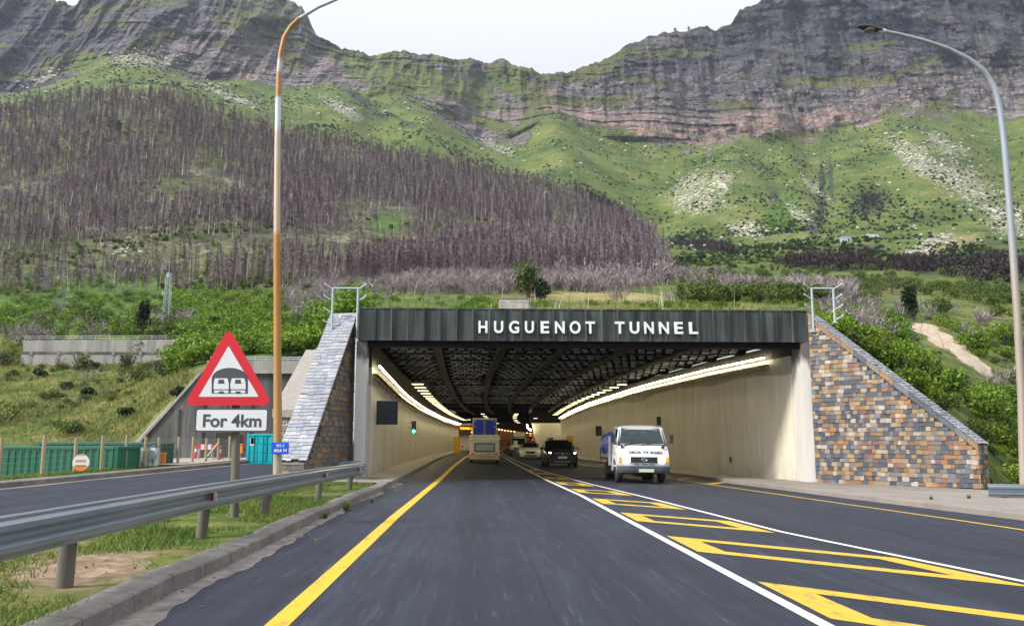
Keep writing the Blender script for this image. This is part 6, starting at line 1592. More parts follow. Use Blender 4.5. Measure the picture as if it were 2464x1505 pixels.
# ---- white flatbed truck
def truck():
    r = thing('truck', 'white flatbed truck with a blue tarpaulin load, its phone number on the nose', 'truck', (0, 0, 0))
    # cab: side profile with a raked screen and a short nose
    W = 1.0
    def sect(x, k):
        prof = [(.02, .62), (-.02, .80), (.0, 1.02), (.10, 1.12), (.36, 1.44), (.72, 2.02), (.92, 2.16), (1.15, 2.24), (1.9, 2.24), (1.98, 2.1), (1.98, .62), (1.45, .62), (1.40, .80), (1.12, 1.02), (.86, 1.02), (.56, .80), (.5, .62)]
        return prof
    mb = MB()
    # shell panels instead of one solid block, so that the cabin is hollow behind the glass
    def quadstrip(L0, mi=0): 
        mb.add([q for row in L0 for q in row], [(2 * i, 2 * i + 1, 2 * i + 3, 2 * i + 2) for i in range(len(L0) - 1)], mi, True)
    nose = [(.02, .60), (-.03, .66), (-.04, .80), (-.02, 1.02), (.05, 1.10), (.20, 1.27), (.36, 1.44)]
    hw = lambda z: W if z < 1.3 else W - (z - 1.3) * .20
    nn = 8
    rows = []
    for y, z in nose:
        row = []
        for i in range(nn + 1):
            t = -1 + 2 * i / nn; row.append((t * hw(z), y + .16 * abs(t) ** 4, z))
        rows.append(row)
    V = [p for row in rows for p in row]
    mb.add(V, [(j * (nn + 1) + i, j * (nn + 1) + i + 1, (j + 1) * (nn + 1) + i + 1, (j + 1) * (nn + 1) + i) for j in range(len(rows) - 1) for i in range(nn)], 0, True)
    # roof
    roof = [(.74, 2.05), (.82, 2.13), (1.0, 2.20), (1.3, 2.23), (1.95, 2.23), (2.02, 2.15)]
    rows = [[(t * (hw(2.1) - (.0 if abs(t) < 1 else 0)), y + .06 * abs(t) ** 4, z - .07 * abs(t) ** 6) for t in [-1 + 2 * i / nn for i in range(nn + 1)]] for y, z in roof]
    V = [p for row in rows for p in row]
    mb.add(V, [(j * (nn + 1) + i, j * (nn + 1) + i + 1, (j + 1) * (nn + 1) + i + 1, (j + 1) * (nn + 1) + i) for j in range(len(rows) - 1) for i in range(nn)], 0, True)
    # floor and rear wall
    mb.bb(-W + .03, W - .03, .1, 1.98, .60, .66)
    mb.bb(-W + .02, W - .02, 1.96, 2.02, .62, 1.45); mb.bb(-W + .12, -.55, 1.96, 2.02, 1.45, 2.16); mb.bb(.55, W - .12, 1.96, 2.02, 1.45, 2.16); mb.bb(-.55, .55, 1.96, 2.02, 2.0, 2.16); mb.bb(-.55, .55, 1.96, 2.02, 1.45, 1.52)
    # pillars
    for s in (-1, 1):
        mb.bar((s * (hw(1.44) - .05), .52, 1.42), (s * (hw(2.08) - .05), .84, 2.1), .12, .12)
        mb.bar((s * (hw(1.44) - .04), 1.93, 1.40), (s * (hw(2.1) - .04), 1.93, 2.12), .12, .12)
        mb.bar((s * (hw(2.08) - .04), .84, 2.10), (s * (hw(2.08) - .04), 1.98, 2.13), .1, .1)
        # side below the window, with the wheel arch cut out
        arch = [(1.02 + .47 * math.cos(R(a)), .36 + .47 * math.sin(R(a)) + .1) for a in range(170, 9, -16)]
        poly = [(.14, .62), (.14, .9), (.2, 1.1), (.5, 1.44), (1.98, 1.44), (1.98, .42), (1.56, .42)] + [(y, z) for y, z in reversed(arch)] + [(.5, .5)]
        pts = [(s * (W + .0 if z < 1.3 else hw(z)), y, z) for y, z in poly]
        mb.prism(pts, (-s * .05, 0, 0))
    cab = mb.build('cab', M['white_paint'], r, fix=True)
    mb = MB(); sheet(mb, [(-.90, .46, 1.46), (.90, .46, 1.46), (.80, .80, 2.07), (-.80, .80, 2.07)], .012); mb.build('windscreen', M['windscreen'], r)
    mb = MB()
    for a, c in (((-.92, .43, 1.455), (.92, .43, 1.455)), ((-.82, .79, 2.075), (.82, .79, 2.075)), ((-.92, .43, 1.455), (-.82, .79, 2.075)), ((.92, .43, 1.455), (.82, .79, 2.075))): mb.bar(a, c, .035)
    mb.build('screen_seal', M['rubber'], r)
    for s in (-1, 1):
        mb = MB(); sheet(mb, [(s * (hw(1.46) - .02), .62, 1.46), (s * (hw(1.46) - .02), 1.86, 1.46), (s * (hw(2.06) - .02), 1.86, 2.06), (s * (hw(2.06) - .02), .92, 2.06)][::s], .012); mb.build('side_window', M['windscreen'], r)
        # lamps
        mb = MB(); a, c = sorted((s * .55, s * .80)); mb.bb(a, c, -.07, -.005, .80, .99); mb.build('headlight', M['headlamp'], r, bevel=.03)
        mb = MB(); a, c = sorted((s * .815, s * .965)); mb.bb(a, c, -.04, .10, .80, .99); mb.build('indicator', M['amber'], r, bevel=.02)
        mb = MB(); mb.bar((s * .96, .5, 1.5), (s * 1.14, .38, 1.62), .025); mb.bb(s * 1.08, s * 1.22, .36, .42, 1.52, 1.86); mb.build('mirror', M['black_plastic'], r, bevel=.02)
        mb = MB(); mb.bar((s * .35 - .33, .36, 1.46), (s * .35 + .30, .385, 1.54), .03); mb.bar((s * .35 - .33, .34, 1.42), (s * .35 - .33, .36, 1.47), .05); mb.build('wiper', M['black_plastic'], r)
        mb = MB(); a, c = sorted((s * .74, s * .84)); mb.bb(a, c, .27, .33, 1.33, 1.42); mb.build('nose_vent', M['black_plastic'], r)
        wheel(r, s * .84, 1.02, .37, .22)
        wheel(r, s * .90, 3.85, .37, .22); wheel(r, s * .66, 3.85, .37, .22)
        mb = MB(); mb.bb(s * .60, s * 1.02, 3.3, 3.33, .25, .80); mb.build('mudflap', M['grey_plastic'], r)
    mb = MB(); mb.bb(-.54, .54, -.075, -.02, .79, 1.0); g = mb.build('grille', M['grey_plastic'], r, bevel=.01)
    mb = MB(); 
    for z in (.83, .88, .93, .97): mb.bb(-.5, .5, -.09, -.076, z, z + .018)
    mb.build('grille_slats', M['black_plastic'], g)
    mb = MB(); mb.tube([(.11 * math.cos(R(a)), -.10, .895 + .055 * math.sin(R(a))) for a in range(0, 361, 20)], .012, 6, 0, False); mb.tube([(-.07, -.10, .88), (0, -.10, .925), (.07, -.10, .88)], .012, 6); mb.build('emblem', M['chrome'], g)
    mb = MB()
    for i in (-1, 0, 1): mb.bb(i * .28 - .1, i * .28 + .1, -.06, -.035, .715, .735)
    mb.build('lower_vent', M['black_plastic'], r)
    mb = MB(); rows = []
    for t in [-1, -.9, -.6, 0, .6, .9, 1]:
        x = t * 1.02; y = -.13 + .2 * abs(t) ** 5
        rows.append([(x, y, .40), (x, y - .03, .50), (x, y - .03, .63), (x, y, .67), (x, y + .16, .67), (x, y + .16, .40)])
    mb.loft(rows); mb.build('bumper', M['grey_plastic'], r)
    mb = MB(); mb.bb(-.22, .36, -.19, -.165, .43, .55); mb.build('number_plate', M['plate_green'], r, bevel=.01)
    rot = Matrix.Rotation(math.atan2(.31, .34) - R(90), 4, 'X')
    # the number lies on the sloping nose
    rn = Matrix.Rotation(-(math.pi / 2 - math.atan2(.17, .15)), 3, 'X')
    me = text_obj('lettering', '0828 79 8280', M['sign_grey'], -.56, .72, 0, .125, 0, r, .012, .003, rn)
    me.location = (0, .058, 1.125)
    # chassis, bed and load
    mb = MB(); mb.bb(-.42, .42, .3, 5.2, .42, .58); mb.bb(-.2, .2, .6, 1.4, .24, .41); mb.tube([(-.8, 1.02, .37), (.8, 1.02, .37)], .06, 8); mb.tube([(-.8, 3.85, .37), (.8, 3.85, .37)], .07, 8); mb.build('chassis', M['black_plastic'], r)
    mb = MB(); mb.bb(-1.06, 1.06, 2.1, 5.3, .82, .92); mb.build('bed_floor', M['dark_concrete'], r)
    for s in (-1, 1):
        mb = MB(); mb.bb(s * 1.03, s * 1.07, 2.15, 5.3, .925, 1.30); mb.build('side_board', M['white_paint'], r)
        mb = MB(); mb.bb(s * 1.0, s * 1.072, 2.15, 5.3, .79, .818); mb.build('side_stripe', M['orange'], r)
        mb = MB(); mb.bb(s * 1.0, s * 1.10, 2.06, 2.14, .62, 1.78); mb.build('head_post', M['white_paint'], r)
        mb = MB(); mb.bb(s * 1.002, s * 1.006, 1.0, 1.5, 1.10, 1.16) if s < 0 else mb.bb(s * 1.002, s * 1.006, 1.0, 1.5, 1.10, 1.16); mb.build('side_band', M['amber'], r)
        mb = MB(); mb.bb(s * 1.0, s * 1.025, 1.55, 1.68, 1.32, 1.35); mb.build('door_handle', M['black_plastic'], r)
    mb = MB(); mb.bb(-.98, .98, 2.07, 2.12, .93, 1.42); mb.build('head_board', M['white_paint'], r)
    mb = MB(); mb.bb(-1.03, 1.03, 5.26, 5.30, .925, 1.30); mb.build('tail_board', M['white_paint'], r)
    # seats, dashboard
    mb = MB(); mb.prism([(-.88, .62, 1.30), (-.88, .62, 1.42), (-.84, .40, 1.47), (-.84, .52, 1.52), (-.84, .78, 1.50), (-.84, .9, 1.3)], (1.70, 0, 0)); mb.build('dashboard', M['dash'], r)
    for x in (-.5, .05, .5):
        mb = MB(); mb.bb(x - .24, x + .24, 1.3, 1.8, .85, 1.02); mb.bb(x - .22, x + .22, 1.68, 1.84, 1.0, 1.55); mb.bb(x - .13, x + .13, 1.7, 1.82, 1.58, 1.80); mb.build('seat', M['seat'], r, bevel=.04)
    mb = MB(); mb.tube([(-.5 + .19 * math.cos(R(a)), .98 + .05 * math.sin(R(a)), 1.42 + .18 * math.sin(R(a))) for a in range(0, 361, 20)], .016, 6, 0, False); mb.bar((-.5, 1.0, 1.42), (-.5, .75, 1.3), .04); mb.build('steering_wheel', M['black_plastic'], r)
    return r
tk = put(truck(), 1547, 33.0, R(-1.5))
tp_ = tk.location
# load under the tarpaulin
root = thing('tarpaulin_load', 'load under a crumpled blue tarpaulin on the flatbed of the white truck', 'tarpaulin', (tp_.x, tp_.y, tp_.z)); root.rotation_euler = tk.rotation_euler
V = []; n = 26; m_ = 18
for j in range(n + 1):
    for i in range(m_ + 1):
        t = -1 + 2 * i / m_; y = 2.25 + 2.95 * j / n
        zt = 1.92 - .14 * (j / n) + .10 * math.sin(j * .7) * math.cos(i * .9) + .06 * float(vnoise(i * .6, j * .5, 0, 3))
        if j in (0, n): zt -= .3
        x = 1.10 * max(-1, min(1, t * 1.25)) + .05 * float(vnoise(i * .8, j * .9, 5, 6)); a = abs(t)
        z = zt if a < .75 else zt - (a - .75) / .25 * (.70 + .1 * float(vnoise(j * .7, 3, 0, 8)))
        V.append((x, y, z))
mb = MB(); mb.add(V, [(j * (m_ + 1) + i, j * (m_ + 1) + i + 1, (j + 1) * (m_ + 1) + i + 1, (j + 1) * (m_ + 1) + i) for j in range(n) for i in range(m_)], 0, True)
tarp = mb.build('tarpaulin', M['tarp'], root, fix=False); so = tarp.modifiers.new('cloth', 'SOLIDIFY'); so.thickness = .02
mb = MB(); mb.bb(-1.0, 1.0, 2.3, 5.15, .925, 1.5); mb.build('cargo', M['grey_plastic'], root)

# ---- the driver: one skinned body
def skinned(name, verts, edges, radii, mat, parent, loc, sub=2, root_i=0):
    me = bpy.data.meshes.new(name); me.from_pydata(verts, edges, []); o = bpy.data.objects.new(name, me); COL.objects.link(o)
    sk = o.modifiers.new('skin', 'SKIN'); sk.use_smooth_shade = True
    for v, rr in zip(me.skin_vertices[0].data, radii): v.radius = rr if hasattr(rr, '__len__') else (rr, rr); v.use_root = False
    me.skin_vertices[0].data[root_i].use_root = True
    ss = o.modifiers.new('sub', 'SUBSURF'); ss.levels = sub; ss.render_levels = sub
    bpy.context.view_layer.update()
    dg = bpy.context.evaluated_depsgraph_get(); nm = bpy.data.meshes.new_from_object(o.evaluated_get(dg)); bpy.data.objects.remove(o)
    nm.materials.clear(); nm.materials.append(mat); no = bpy.data.objects.new(name, nm); COL.objects.link(no); no.parent = parent; no.location = loc
    return no
# seated: pelvis, belly, chest, neck, head; arms to the wheel; legs to the pedals
VV_ = [(0, 0, 0), (0, .02, .18), (0, .0, .40), (0, -.03, .56), (0, -.07, .66), (0, -.09, .78),
       (-.19, 0, .46), (-.25, -.20, .26), (-.16, -.45, .36), (.19, 0, .46), (.25, -.20, .26), (.16, -.45, .36),
       (-.10, -.06, -.01), (-.13, -.45, .06), (-.12, -.58, -.34), (.10, -.06, -.01), (.13, -.45, .06), (.12, -.58, -.34)]
EE_ = [(0, 1), (1, 2), (2, 3), (3, 4), (4, 5), (2, 6), (6, 7), (7, 8), (2, 9), (9, 10), (10, 11), (0, 12), (12, 13), (13, 14), (0, 15), (15, 16), (16, 17)]
RR_ = [.15, .15, (.16, .13), .06, .085, .075, .065, .05, .035, .065, .05, .035, .085, .065, .05, .085, .065, .05]
pl = Vector((tp_.x - .50, tp_.y + 1.52, tp_.z + 1.05))
person = thing('person', 'driver in a blue and white striped shirt holding the wheel of the white truck', 'person', pl)
bodym = skinned('body', VV_, EE_, RR_, M['skin'], person, (0, 0, 0))
def shirt_mat():
    b = NB('striped_shirt'); o = b.obj(); sz = b.n('SeparateXYZ', {0: o}); st = b.rng(b.math('PINGPONG', sz.outputs[2], .035), .014, .02)
    b.bsdf(b.mix(st, (.75, .78, .84), (.04, .07, .2)), .85); return b.mat
skinned('shirt', VV_[:4] + VV_[6:8] + VV_[9:11], [(0, 1), (1, 2), (2, 3), (2, 4), (4, 5), (2, 6), (6, 7)], [.175, .175, (.185, .15), .07, .085, .07, .085, .07], shirt_mat(), person, (0, 0, 0))
mb = MB(); mb.ball((0, -.06, .80), (.092, .105, .085)); mb.build('hair', M['hair'], person)
mb = MB(); mb.ball((0, -.175, .735), (.016, .025, .022)); mb.build('nose', M['skin'], person)
mb = MB(); [mb.ball((s * .034, -.155, .765), (.014, .01, .008)) for s in (-1, 1)]; mb.build('eyes', M['hair'], person)
for s in (-1, 1):
    mb = MB(); hx_ = s * .16
    mb.ball((hx_, -.47, .38), (.04, .035, .045))
    for i in range(4): mb.tube([(hx_ - .03 + i * .02, -.50, .40), (hx_ - .03 + i * .02, -.535, .39), (hx_ - .03 + i * .02, -.53, .355)], [.011, .010, .008], 6)
    mb.tube([(hx_ - s * .03, -.47, .40), (hx_ - s * .06, -.49, .42)], [.013, .009], 6); mb.build('hand', M['skin'], person)
# ================================================================== vegetation
def rand_dirs(n):
    d = rng.normal(size=(n, 3)); return d / np.linalg.norm(d, axis=1, keepdims=True)
def leaf_quads(C, size, up=.3, asp=1.7):
    """a small bent leaf clump (one quad) at every centre"""
    n = len(C); nrm = rand_dirs(n); nrm[:, 2] = np.abs(nrm[:, 2]) + up; nrm /= np.linalg.norm(nrm, axis=1, keepdims=True)
    t = np.cross(nrm, rand_dirs(n)); t /= np.linalg.norm(t, axis=1, keepdims=True); b = np.cross(nrm, t)
    s = size * (.6 + .8 * rng.random((n, 1)))
    V = np.stack([C - t * s * asp / 2, C + b * s * .42, C + t * s * asp / 2, C - b * s * .42], 1).reshape(-1, 3)
    return V, np.arange(4 * n).reshape(-1, 4)
def crown_points(n, rx, ry, rz, lumps, zc, shell=.55, seed=None):
    """points gathered in several lumps, thicker toward the outside of each"""
    out = []
    per = n // lumps
    for i in range(lumps):
        d = rand_dirs(1)[0]; c = d * np.array([rx, ry, rz]) * .58 * rng.random() ** .4; r = .42 + .25 * rng.random()
        p = rand_dirs(per) * (shell + (1 - shell) * rng.random((per, 1))) ** .8
        out.append(c + p * np.array([rx, ry, rz]) * r)
    P = np.concatenate(out); P[:, 2] += zc; return P
def bush_proto(n, r, h, leaf, lumps=7):
    P = crown_points(n, r, r, h * .55, lumps, h * .5); P = P[P[:, 2] > .02]
    return leaf_quads(P, leaf)
def inst(protos, pos, scale, rz=None):
    """join many copies of some prototypes into one vertex and face list"""
    VV = []; FF = []; MM = []; o = 0
    for k, p in enumerate(pos):
        pr = protos[rng.integers(len(protos))]; V, Fq_ = pr[0], pr[1]
        a = rng.random() * 6.283; c, s = math.cos(a), math.sin(a); sc = scale[k]
        W = np.empty_like(V); W[:, 0] = (V[:, 0] * c - V[:, 1] * s) * sc + p[0]; W[:, 1] = (V[:, 0] * s + V[:, 1] * c) * sc + p[1]; W[:, 2] = V[:, 2] * sc + p[2]
        VV.append(W); FF.append(Fq_ + o); o += len(V)
        if len(pr) > 2: MM.append(pr[2])
    return np.concatenate(VV), np.concatenate(FF), (np.concatenate(MM) if MM else None)

def scrub_proto(n, r, h, w=.05):
    V = []; Q = []; ns_ = max(5, n // 14)
    stems = []
    for b in range(ns_):
        a = rng.random() * 6.283; rr = r * rng.random() ** .6 * .75; stems.append((np.array([math.cos(a) * r * .12, math.sin(a) * r * .12, 0]), np.array([math.cos(a) * rr, math.sin(a) * rr, h * (.55 + .45 * rng.random())])))
    for b in range(n):
        c0, c1 = stems[b % ns_]
        if b < ns_: c, tip = c0, c1; ww = w * 1.5
        else:
            t = .25 + .75 * rng.random(); c = c0 + (c1 - c0) * t; d = rand_dirs(1)[0]; d[2] = abs(d[2]) * .8 + .15; tip = c + d * h * (.2 + .25 * rng.random()); ww = w
        a = rng.random() * 6.283; s = np.array([math.cos(a), math.sin(a), 0]) * ww * (.6 + rng.random())
        o = len(V); V += [c - s, c + s, tip + s * .5, tip - s * .5]; Q.append((o, o + 1, o + 2, o + 3))
    return np.array(V), np.array(Q)
# ---- burnt pines: a bare trunk with fine dead branches
def burnt_proto(h, bare=.35, nb=60, wide=1.6, bw=.11):
    V = []; Q = []; mi = []
    lean = rng.normal(0, .05, 2); k = 4; seg = 5
    for i in range(seg + 1):
        t = i / seg; r = .14 * (1 - t) + .025; c = np.array([lean[0] * h * t + .12 * math.sin(t * 5 + h), lean[1] * h * t, h * t - .4 * (t == 0)])
        for q in range(k): V.append(c + np.array([math.cos(q * 1.571) * r, math.sin(q * 1.571) * r, 0]))
    for i in range(seg):
        for q in range(k): Q.append((i * k + q, i * k + (q + 1) % k, (i + 1) * k + (q + 1) % k, (i + 1) * k + q)); mi.append(0)
    for b in range(nb):
        t = bare + (1 - bare) * rng.random() ** .8; z = h * t; c = np.array([lean[0] * z + .12 * math.sin(t * 5 + h), lean[1] * z, z])
        a = rng.random() * 6.283; L_ = wide * (1.05 - .62 * ((t - bare) / (1 - bare)) ** 1.6) * (.35 + .8 * rng.random()); up = rng.uniform(-.05, .75)
        d = np.array([math.cos(a), math.sin(a), up]); s = np.array([-math.sin(a), math.cos(a), .3]) * bw * (.6 + .8 * rng.random()); w2 = np.array([0, 0, bw * .6])
        o = len(V); V += [c - s * .5, c + s * .5, c + d * L_ + s * .5 + w2, c + d * L_ - s * .25]; Q.append((o, o + 1, o + 2, o + 3)); mi.append(1)
    return np.array(V), np.array(Q), np.array(mi)
BP = [burnt_proto(9.5 + 5 * rng.random(), .12 + .25 * rng.random(), 120, 2.2, .072) for _ in range(14)]
FU0, FU1 = -1000, 1605
def forest_pts(n, kmin, kmax, dens):
    P = []
    while len(P) < n:
        u = rng.uniform(FU0, FU1); k = rng.uniform(kmin, kmax)
        p = tp(u, k)
        if rng.random() > dens(u, k, p): continue
        P.append((p.x, p.y, p.z, u, k))
    return P
def fdens(u, k, p):
    # clearings: a broad one low on the left, several small ones elsewhere
    g = float(fbm(p.x / 38, p.y / 60, 0, 4, 91)); d = .5 + g * 2.3 + .5 * float(vnoise(p.x / 11, p.y / 20, 0, 95))
    low = sstep(8.9, 7.2, k) * sstep(1000, 500, u); d *= 1 - .70 * low
    top = sstep(8.3, 9.6, k); d = d + 1.0 * top
    right = sstep(900, 1300, u); d += .30 * right
    if u > 1500: d *= float(sstep(1610, 1520, u + 60 * g))
    if k < 7.0 : d *= .55 + .45 * float(sstep(700, 1000, u))
    return min(max(d, .03), 1)
FP = forest_pts(15500, 6.5, 10.12, fdens)
FP.sort(key=lambda q: q[1])
vis = lambda q: -60 < q[3] < 1700
tsc = lambda k: float(ip(k, *L(6.5, .52, 8, .62, 9, .74, 10.1, .86)))
near_i = [i for i, q in enumerate(FP) if vis(q)][:300]; ns = set(near_i)
TM = []
for i, (V_, Q_, m_i) in enumerate(BP):
    o = np_mesh('burnt_pine', V_, Q_, [M['burnt_trunk'], M['burnt_twig']], m_i); TM.append(o.data); bpy.data.objects.remove(o)
for n_, i in enumerate(near_i):
    q = FP[i]; o = bpy.data.objects.new('burnt_pine', TM[rng.integers(len(TM))]); COL.objects.link(o)
    o.location = q[:3]; o.rotation_euler = (rng.normal(0, .03), rng.normal(0, .03), rng.random() * 6.28); o.scale = (rng.uniform(.75, 1.2) * tsc(q[4]),) * 3
    tag(o, 'bare burnt pine trunk standing low on the hillside behind the tunnel', 'tree', 'burnt pines at the foot of the hillside')
rest = [q for i, q in enumerate(FP) if i not in ns]
V_, Q_, m_i = inst(BP, [q[:3] for q in rest], np.array([tsc(q[4]) for q in rest]) * rng.uniform(.38, 1.3, len(rest)))
o = stuff(np_mesh('burnt_forest', V_, Q_, [M['burnt_trunk'], M['burnt_twig']], m_i)); o['label'] = 'burnt bare pine forest covering the left hillside'
BR = [scrub_proto(64, 1.8, 2.3, .05) for _ in range(6)]
P = []
while len(P) < 4200:
    u = rng.uniform(FU0, FU1 + 10); k = rng.uniform(6.2, 10.0); p = tp(u, k)
    if rng.random() < .25 + 1.5 * float(fbm(p.x / 30, p.y / 50, 0, 4, 93)) + .25 * float(sstep(800, 1300, u)) - .9 * float(sstep(950, 600, u)) * float(sstep(8.6, 7.2, k)): P.append((p.x, p.y, p.z - .2))
V_, Q_, _m = inst(BR, P, rng.uniform(.6, 1.9, len(P)))
o = stuff(np_mesh('burnt_undergrowth', V_, Q_, M['scrub_twig'])); o['label'] = 'grey burnt undergrowth between the bare pines'
# a few lone burnt pines on the grass above the forest
for u, v in [(700, 262), (712, 258), (742, 270), (762, 276), (690, 255), (610, 262), (840, 300)]:
    p = tpv(u, v + 30, 9.5, 12.6); o = bpy.data.objects.new('burnt_pine', TM[rng.integers(len(TM))]); COL.objects.link(o); o.location = p; o.scale = (1.1,) * 3
    tag(o, 'lone burnt pine standing clear of the forest on the grass slope below the left cliff', 'tree', 'lone burnt pines above the forest')

# ---- dead scrub at the foot of the slope
SP = [scrub_proto(150, 1.6, 2.0, .022) for _ in range(8)]
P = []
for _ in range(40000):
    if len(P) >= 1500: break
    u = rng.uniform(700, 2050); k = rng.uniform(4.6, 7.3); p = tp(u, k)
    d = .45 + 1.6 * float(fbm(p.x / 14, p.y / 18, 0, 3, 101)) + .5 * float(sstep(5.2, 6.0, k)) * float(sstep(1640, 1560, u)) - .7 * float(sstep(1640, 1760, u)) * float(sstep(6.0, 6.4, k))
    if 1300 < u < 1600 and 4.6 < k < 5.5: d -= .7
    if u < 860: d -= .45
    if rng.random() < d: P.append((p.x, p.y, p.z))
V_, Q_, _m = inst(SP, P, rng.uniform(.55, 1.35, len(P)))
o = stuff(np_mesh('dead_scrub', V_, Q_, M['scrub_twig'])); o['label'] = 'grey lilac dead scrub along the foot of the burnt hillside'
# charred dark thickets on the right slope
DP = [scrub_proto(90, 2.0, 1.7, .06) for _ in range(5)]
P = []
for (cu, cv, ru, rv, n) in [(1690, 590, 75, 8, 110), (1730, 603, 60, 7, 80), (2000, 640, 90, 12, 190), (1950, 633, 60, 7, 60), (2210, 648, 90, 10, 90), (2380, 655, 70, 22, 120), (1640, 575, 30, 8, 20), (2100, 480, 36, 16, 50)]:
    for _ in range(n):
        u, v = cu + rng.normal(0, ru * .5), cv + rng.normal(0, rv * .5); p = tpv(u, v, 4, 12.5); P.append((p.x, p.y + rng.normal(0, 3), p.z - .1))
V_, Q_, _m = inst(DP, P, rng.uniform(.9, 2.2, len(P)))
o = stuff(np_mesh('charred_thicket', V_, Q_, M['dark_twig'])); o['label'] = 'dark charred thickets in bands across the right slope'

# ---- green ground cover of shrubs
GB = [bush_proto(340, 1.0, 1.4, .125) for _ in range(6)]
GN = [bush_proto(560, 1.0, 1.4, .105) for _ in range(5)]
GS = [bush_proto(60, 1.0, 1.3, .40) for _ in range(5)]
def cover(name, label, n, ur, kr, fn, mat, protos, smin, smax):
    P = []
    for _ in range(n * 30):
        if len(P) >= n: break
        u = rng.uniform(*ur); k = rng.uniform(*kr); p = tp(u, k)
        if rng.random() < fn(u, k, p): P.append((p.x, p.y, p.z - .15))
    V_, Q_, _m = inst(protos, P, rng.uniform(smin, smax, len(P))); o = stuff(np_mesh(name, V_, Q_, mat)); o['label'] = label; return o
nz = lambda p, s, k: float(fbm(p.x / s, p.y / s, 0, 3, k))
cover('green_shrub_cover', 'bright green shrub cover on the bank left of the tunnel mouth', 560, (420, 870), (2.1, 6.3), lambda u, k, p: .75 + nz(p, 9, 111), M['leaf_bright'], GB, .8, 1.7)
cover('green_shrub_cover', 'green shrub cover on the slope above the grey retaining wall', 800, (-500, 700), (5.1, 8.0), lambda u, k, p: .4 + 1.6 * nz(p, 14, 113) - .15 * float(sstep(6.2, 8.0, k)), M['leaf_bright'], GB, .5, 1.3)
cover('green_shrub_cover', 'low green shrubs along the top of the tunnel cladding', 260, (860, 1960), (1.6, 4.8), lambda u, k, p: .15 + 1.9 * nz(p, 6, 115) - (.9 if 1330 < u < 1600 and k > 2.2 else 0), M['leaf_bright'], GN, .25, .65)
def near_sand(u, v):
    return any(((u - a) / c) ** 2 + ((v - b_) / d) ** 2 < 1 for a, b_, c, d in [(2215, 790, 52, 20), (2255, 820, 48, 28), (2300, 852, 52, 24), (2345, 880, 40, 18), (2450, 905, 40, 32)])
def clear_of_sand(p, h):
    return not any(near_sand(*uvof(p + Vector((0, 0, q)))) for q in (0, h * .4, h * .75, h * 1.05))
def uvof(p):
    yp = p.x * math.sin(YAW) + p.y * math.cos(YAW); xp = p.x * math.cos(YAW) - p.y * math.sin(YAW); zz = p.z - CAMZ
    f_ = yp * math.cos(PITCH) + zz * math.sin(PITCH); up_ = -yp * math.sin(PITCH) + zz * math.cos(PITCH); return CU + F * xp / f_, CV - F * up_ / f_
rs = lambda off, k_, h: (lambda u, k, p: (off + 1.3 * nz(p, 5, k_)) if clear_of_sand(p, h) else 0)
cover('green_shrub_cover', 'green shrubs behind the right wing wall', 330, (1975, 2800), (.12, 4.0), rs(.5, 117, 1.1), M['leaf_bright'], GN, .4, .95)
cover('olive_shrub_cover', 'duller olive shrubs among the green ones behind the right wing wall', 200, (1975, 2800), (.12, 4.4), rs(.25, 217, 1.0), M['leaf_mid'], GN, .35, .9)
cover('grey_shrub_cover', 'grey green low shrubs behind the right wing wall', 110, (1975, 2800), (.12, 4.4), rs(.15, 317, .8), M['leaf_grey'], GN, .3, .7)
cover('dry_brush', 'dead grey brush among the shrubs right of the tunnel', 150, (1985, 2800), (.8, 5.4), rs(.2, 417, 1.4), M['scrub_twig'], SP, .4, .9)
cover('dry_brush', 'dead grey brush among the green shrubs left of the tunnel', 80, (-400, 870), (3.0, 7.0), lambda u, k, p: .1 + 1.4 * nz(p, 9, 419), M['scrub_twig'], SP, .5, 1.3)
cover('olive_shrub_cover', 'darker olive shrubs in the bank left of the tunnel', 330, (-500, 870), (4.3, 7.0), lambda u, k, p: .2 + 1.6 * nz(p, 8, 421), M['leaf_mid'], GB, .5, 1.5)
cover('mixed_shrub_cover', 'mixed olive shrubs on the right slope beyond the wing wall', 700, (1640, 2900), (4.0, 7.6), lambda u, k, p: .35 + 1.5 * nz(p, 15, 119), M['leaf_mid'], GB, .7, 1.7)
cover('mixed_shrub_cover', 'scattered shrubs among the burnt trunks', 2200, (-500, 1640), (6.4, 9.8), lambda u, k, p: .15 + 1.9 * nz(p, 26, 121), M['leaf_mid'], GS, .4, 1.3)
cover('far_shrub_cover', 'dark bush patches on the far right slope', 1000, (1640, 2900), (7.2, 11.5), lambda u, k, p: -.15 + 2.2 * nz(p, 40, 123), M['leaf_dark'], GS, .5, 1.8)
def blob_cover(name, label, blobs, mat, protos, smin, smax, kmin=4):
    P = []
    for cu, cv, ru, rv, n in blobs:
        for _ in range(n):
            p = tpv(cu + rng.normal(0, ru * .5), cv + rng.normal(0, rv * .5), kmin, 13.2); P.append((p.x, p.y, p.z - .2))
    V_, Q_, _m = inst(protos, P, rng.uniform(smin, smax, len(P))); o = stuff(np_mesh(name, V_, Q_, mat)); o['label'] = label
blob_cover('gully_bush', 'dark green bush filling the gullies of the far slopes', [(2000, 400, 12, 30, 20), (1994, 440, 14, 34, 36), (1984, 485, 20, 30, 40), (1978, 530, 26, 30, 50), (1990, 560, 40, 20, 30), (2080, 500, 70, 30, 90), (2115, 480, 50, 24, 60), (1990, 360, 50, 20, 20), (1700, 560, 80, 20, 60), (1840, 470, 60, 40, 50), (880, 255, 30, 10, 50), (920, 278, 24, 7, 40), (960, 300, 16, 5, 20), (2095, 610, 40, 14, 70), (2300, 600, 90, 22, 120), (2400, 640, 60, 40, 90), (1855, 560, 34, 10, 50)], M['leaf_dark'], GS, .45, 1.4)
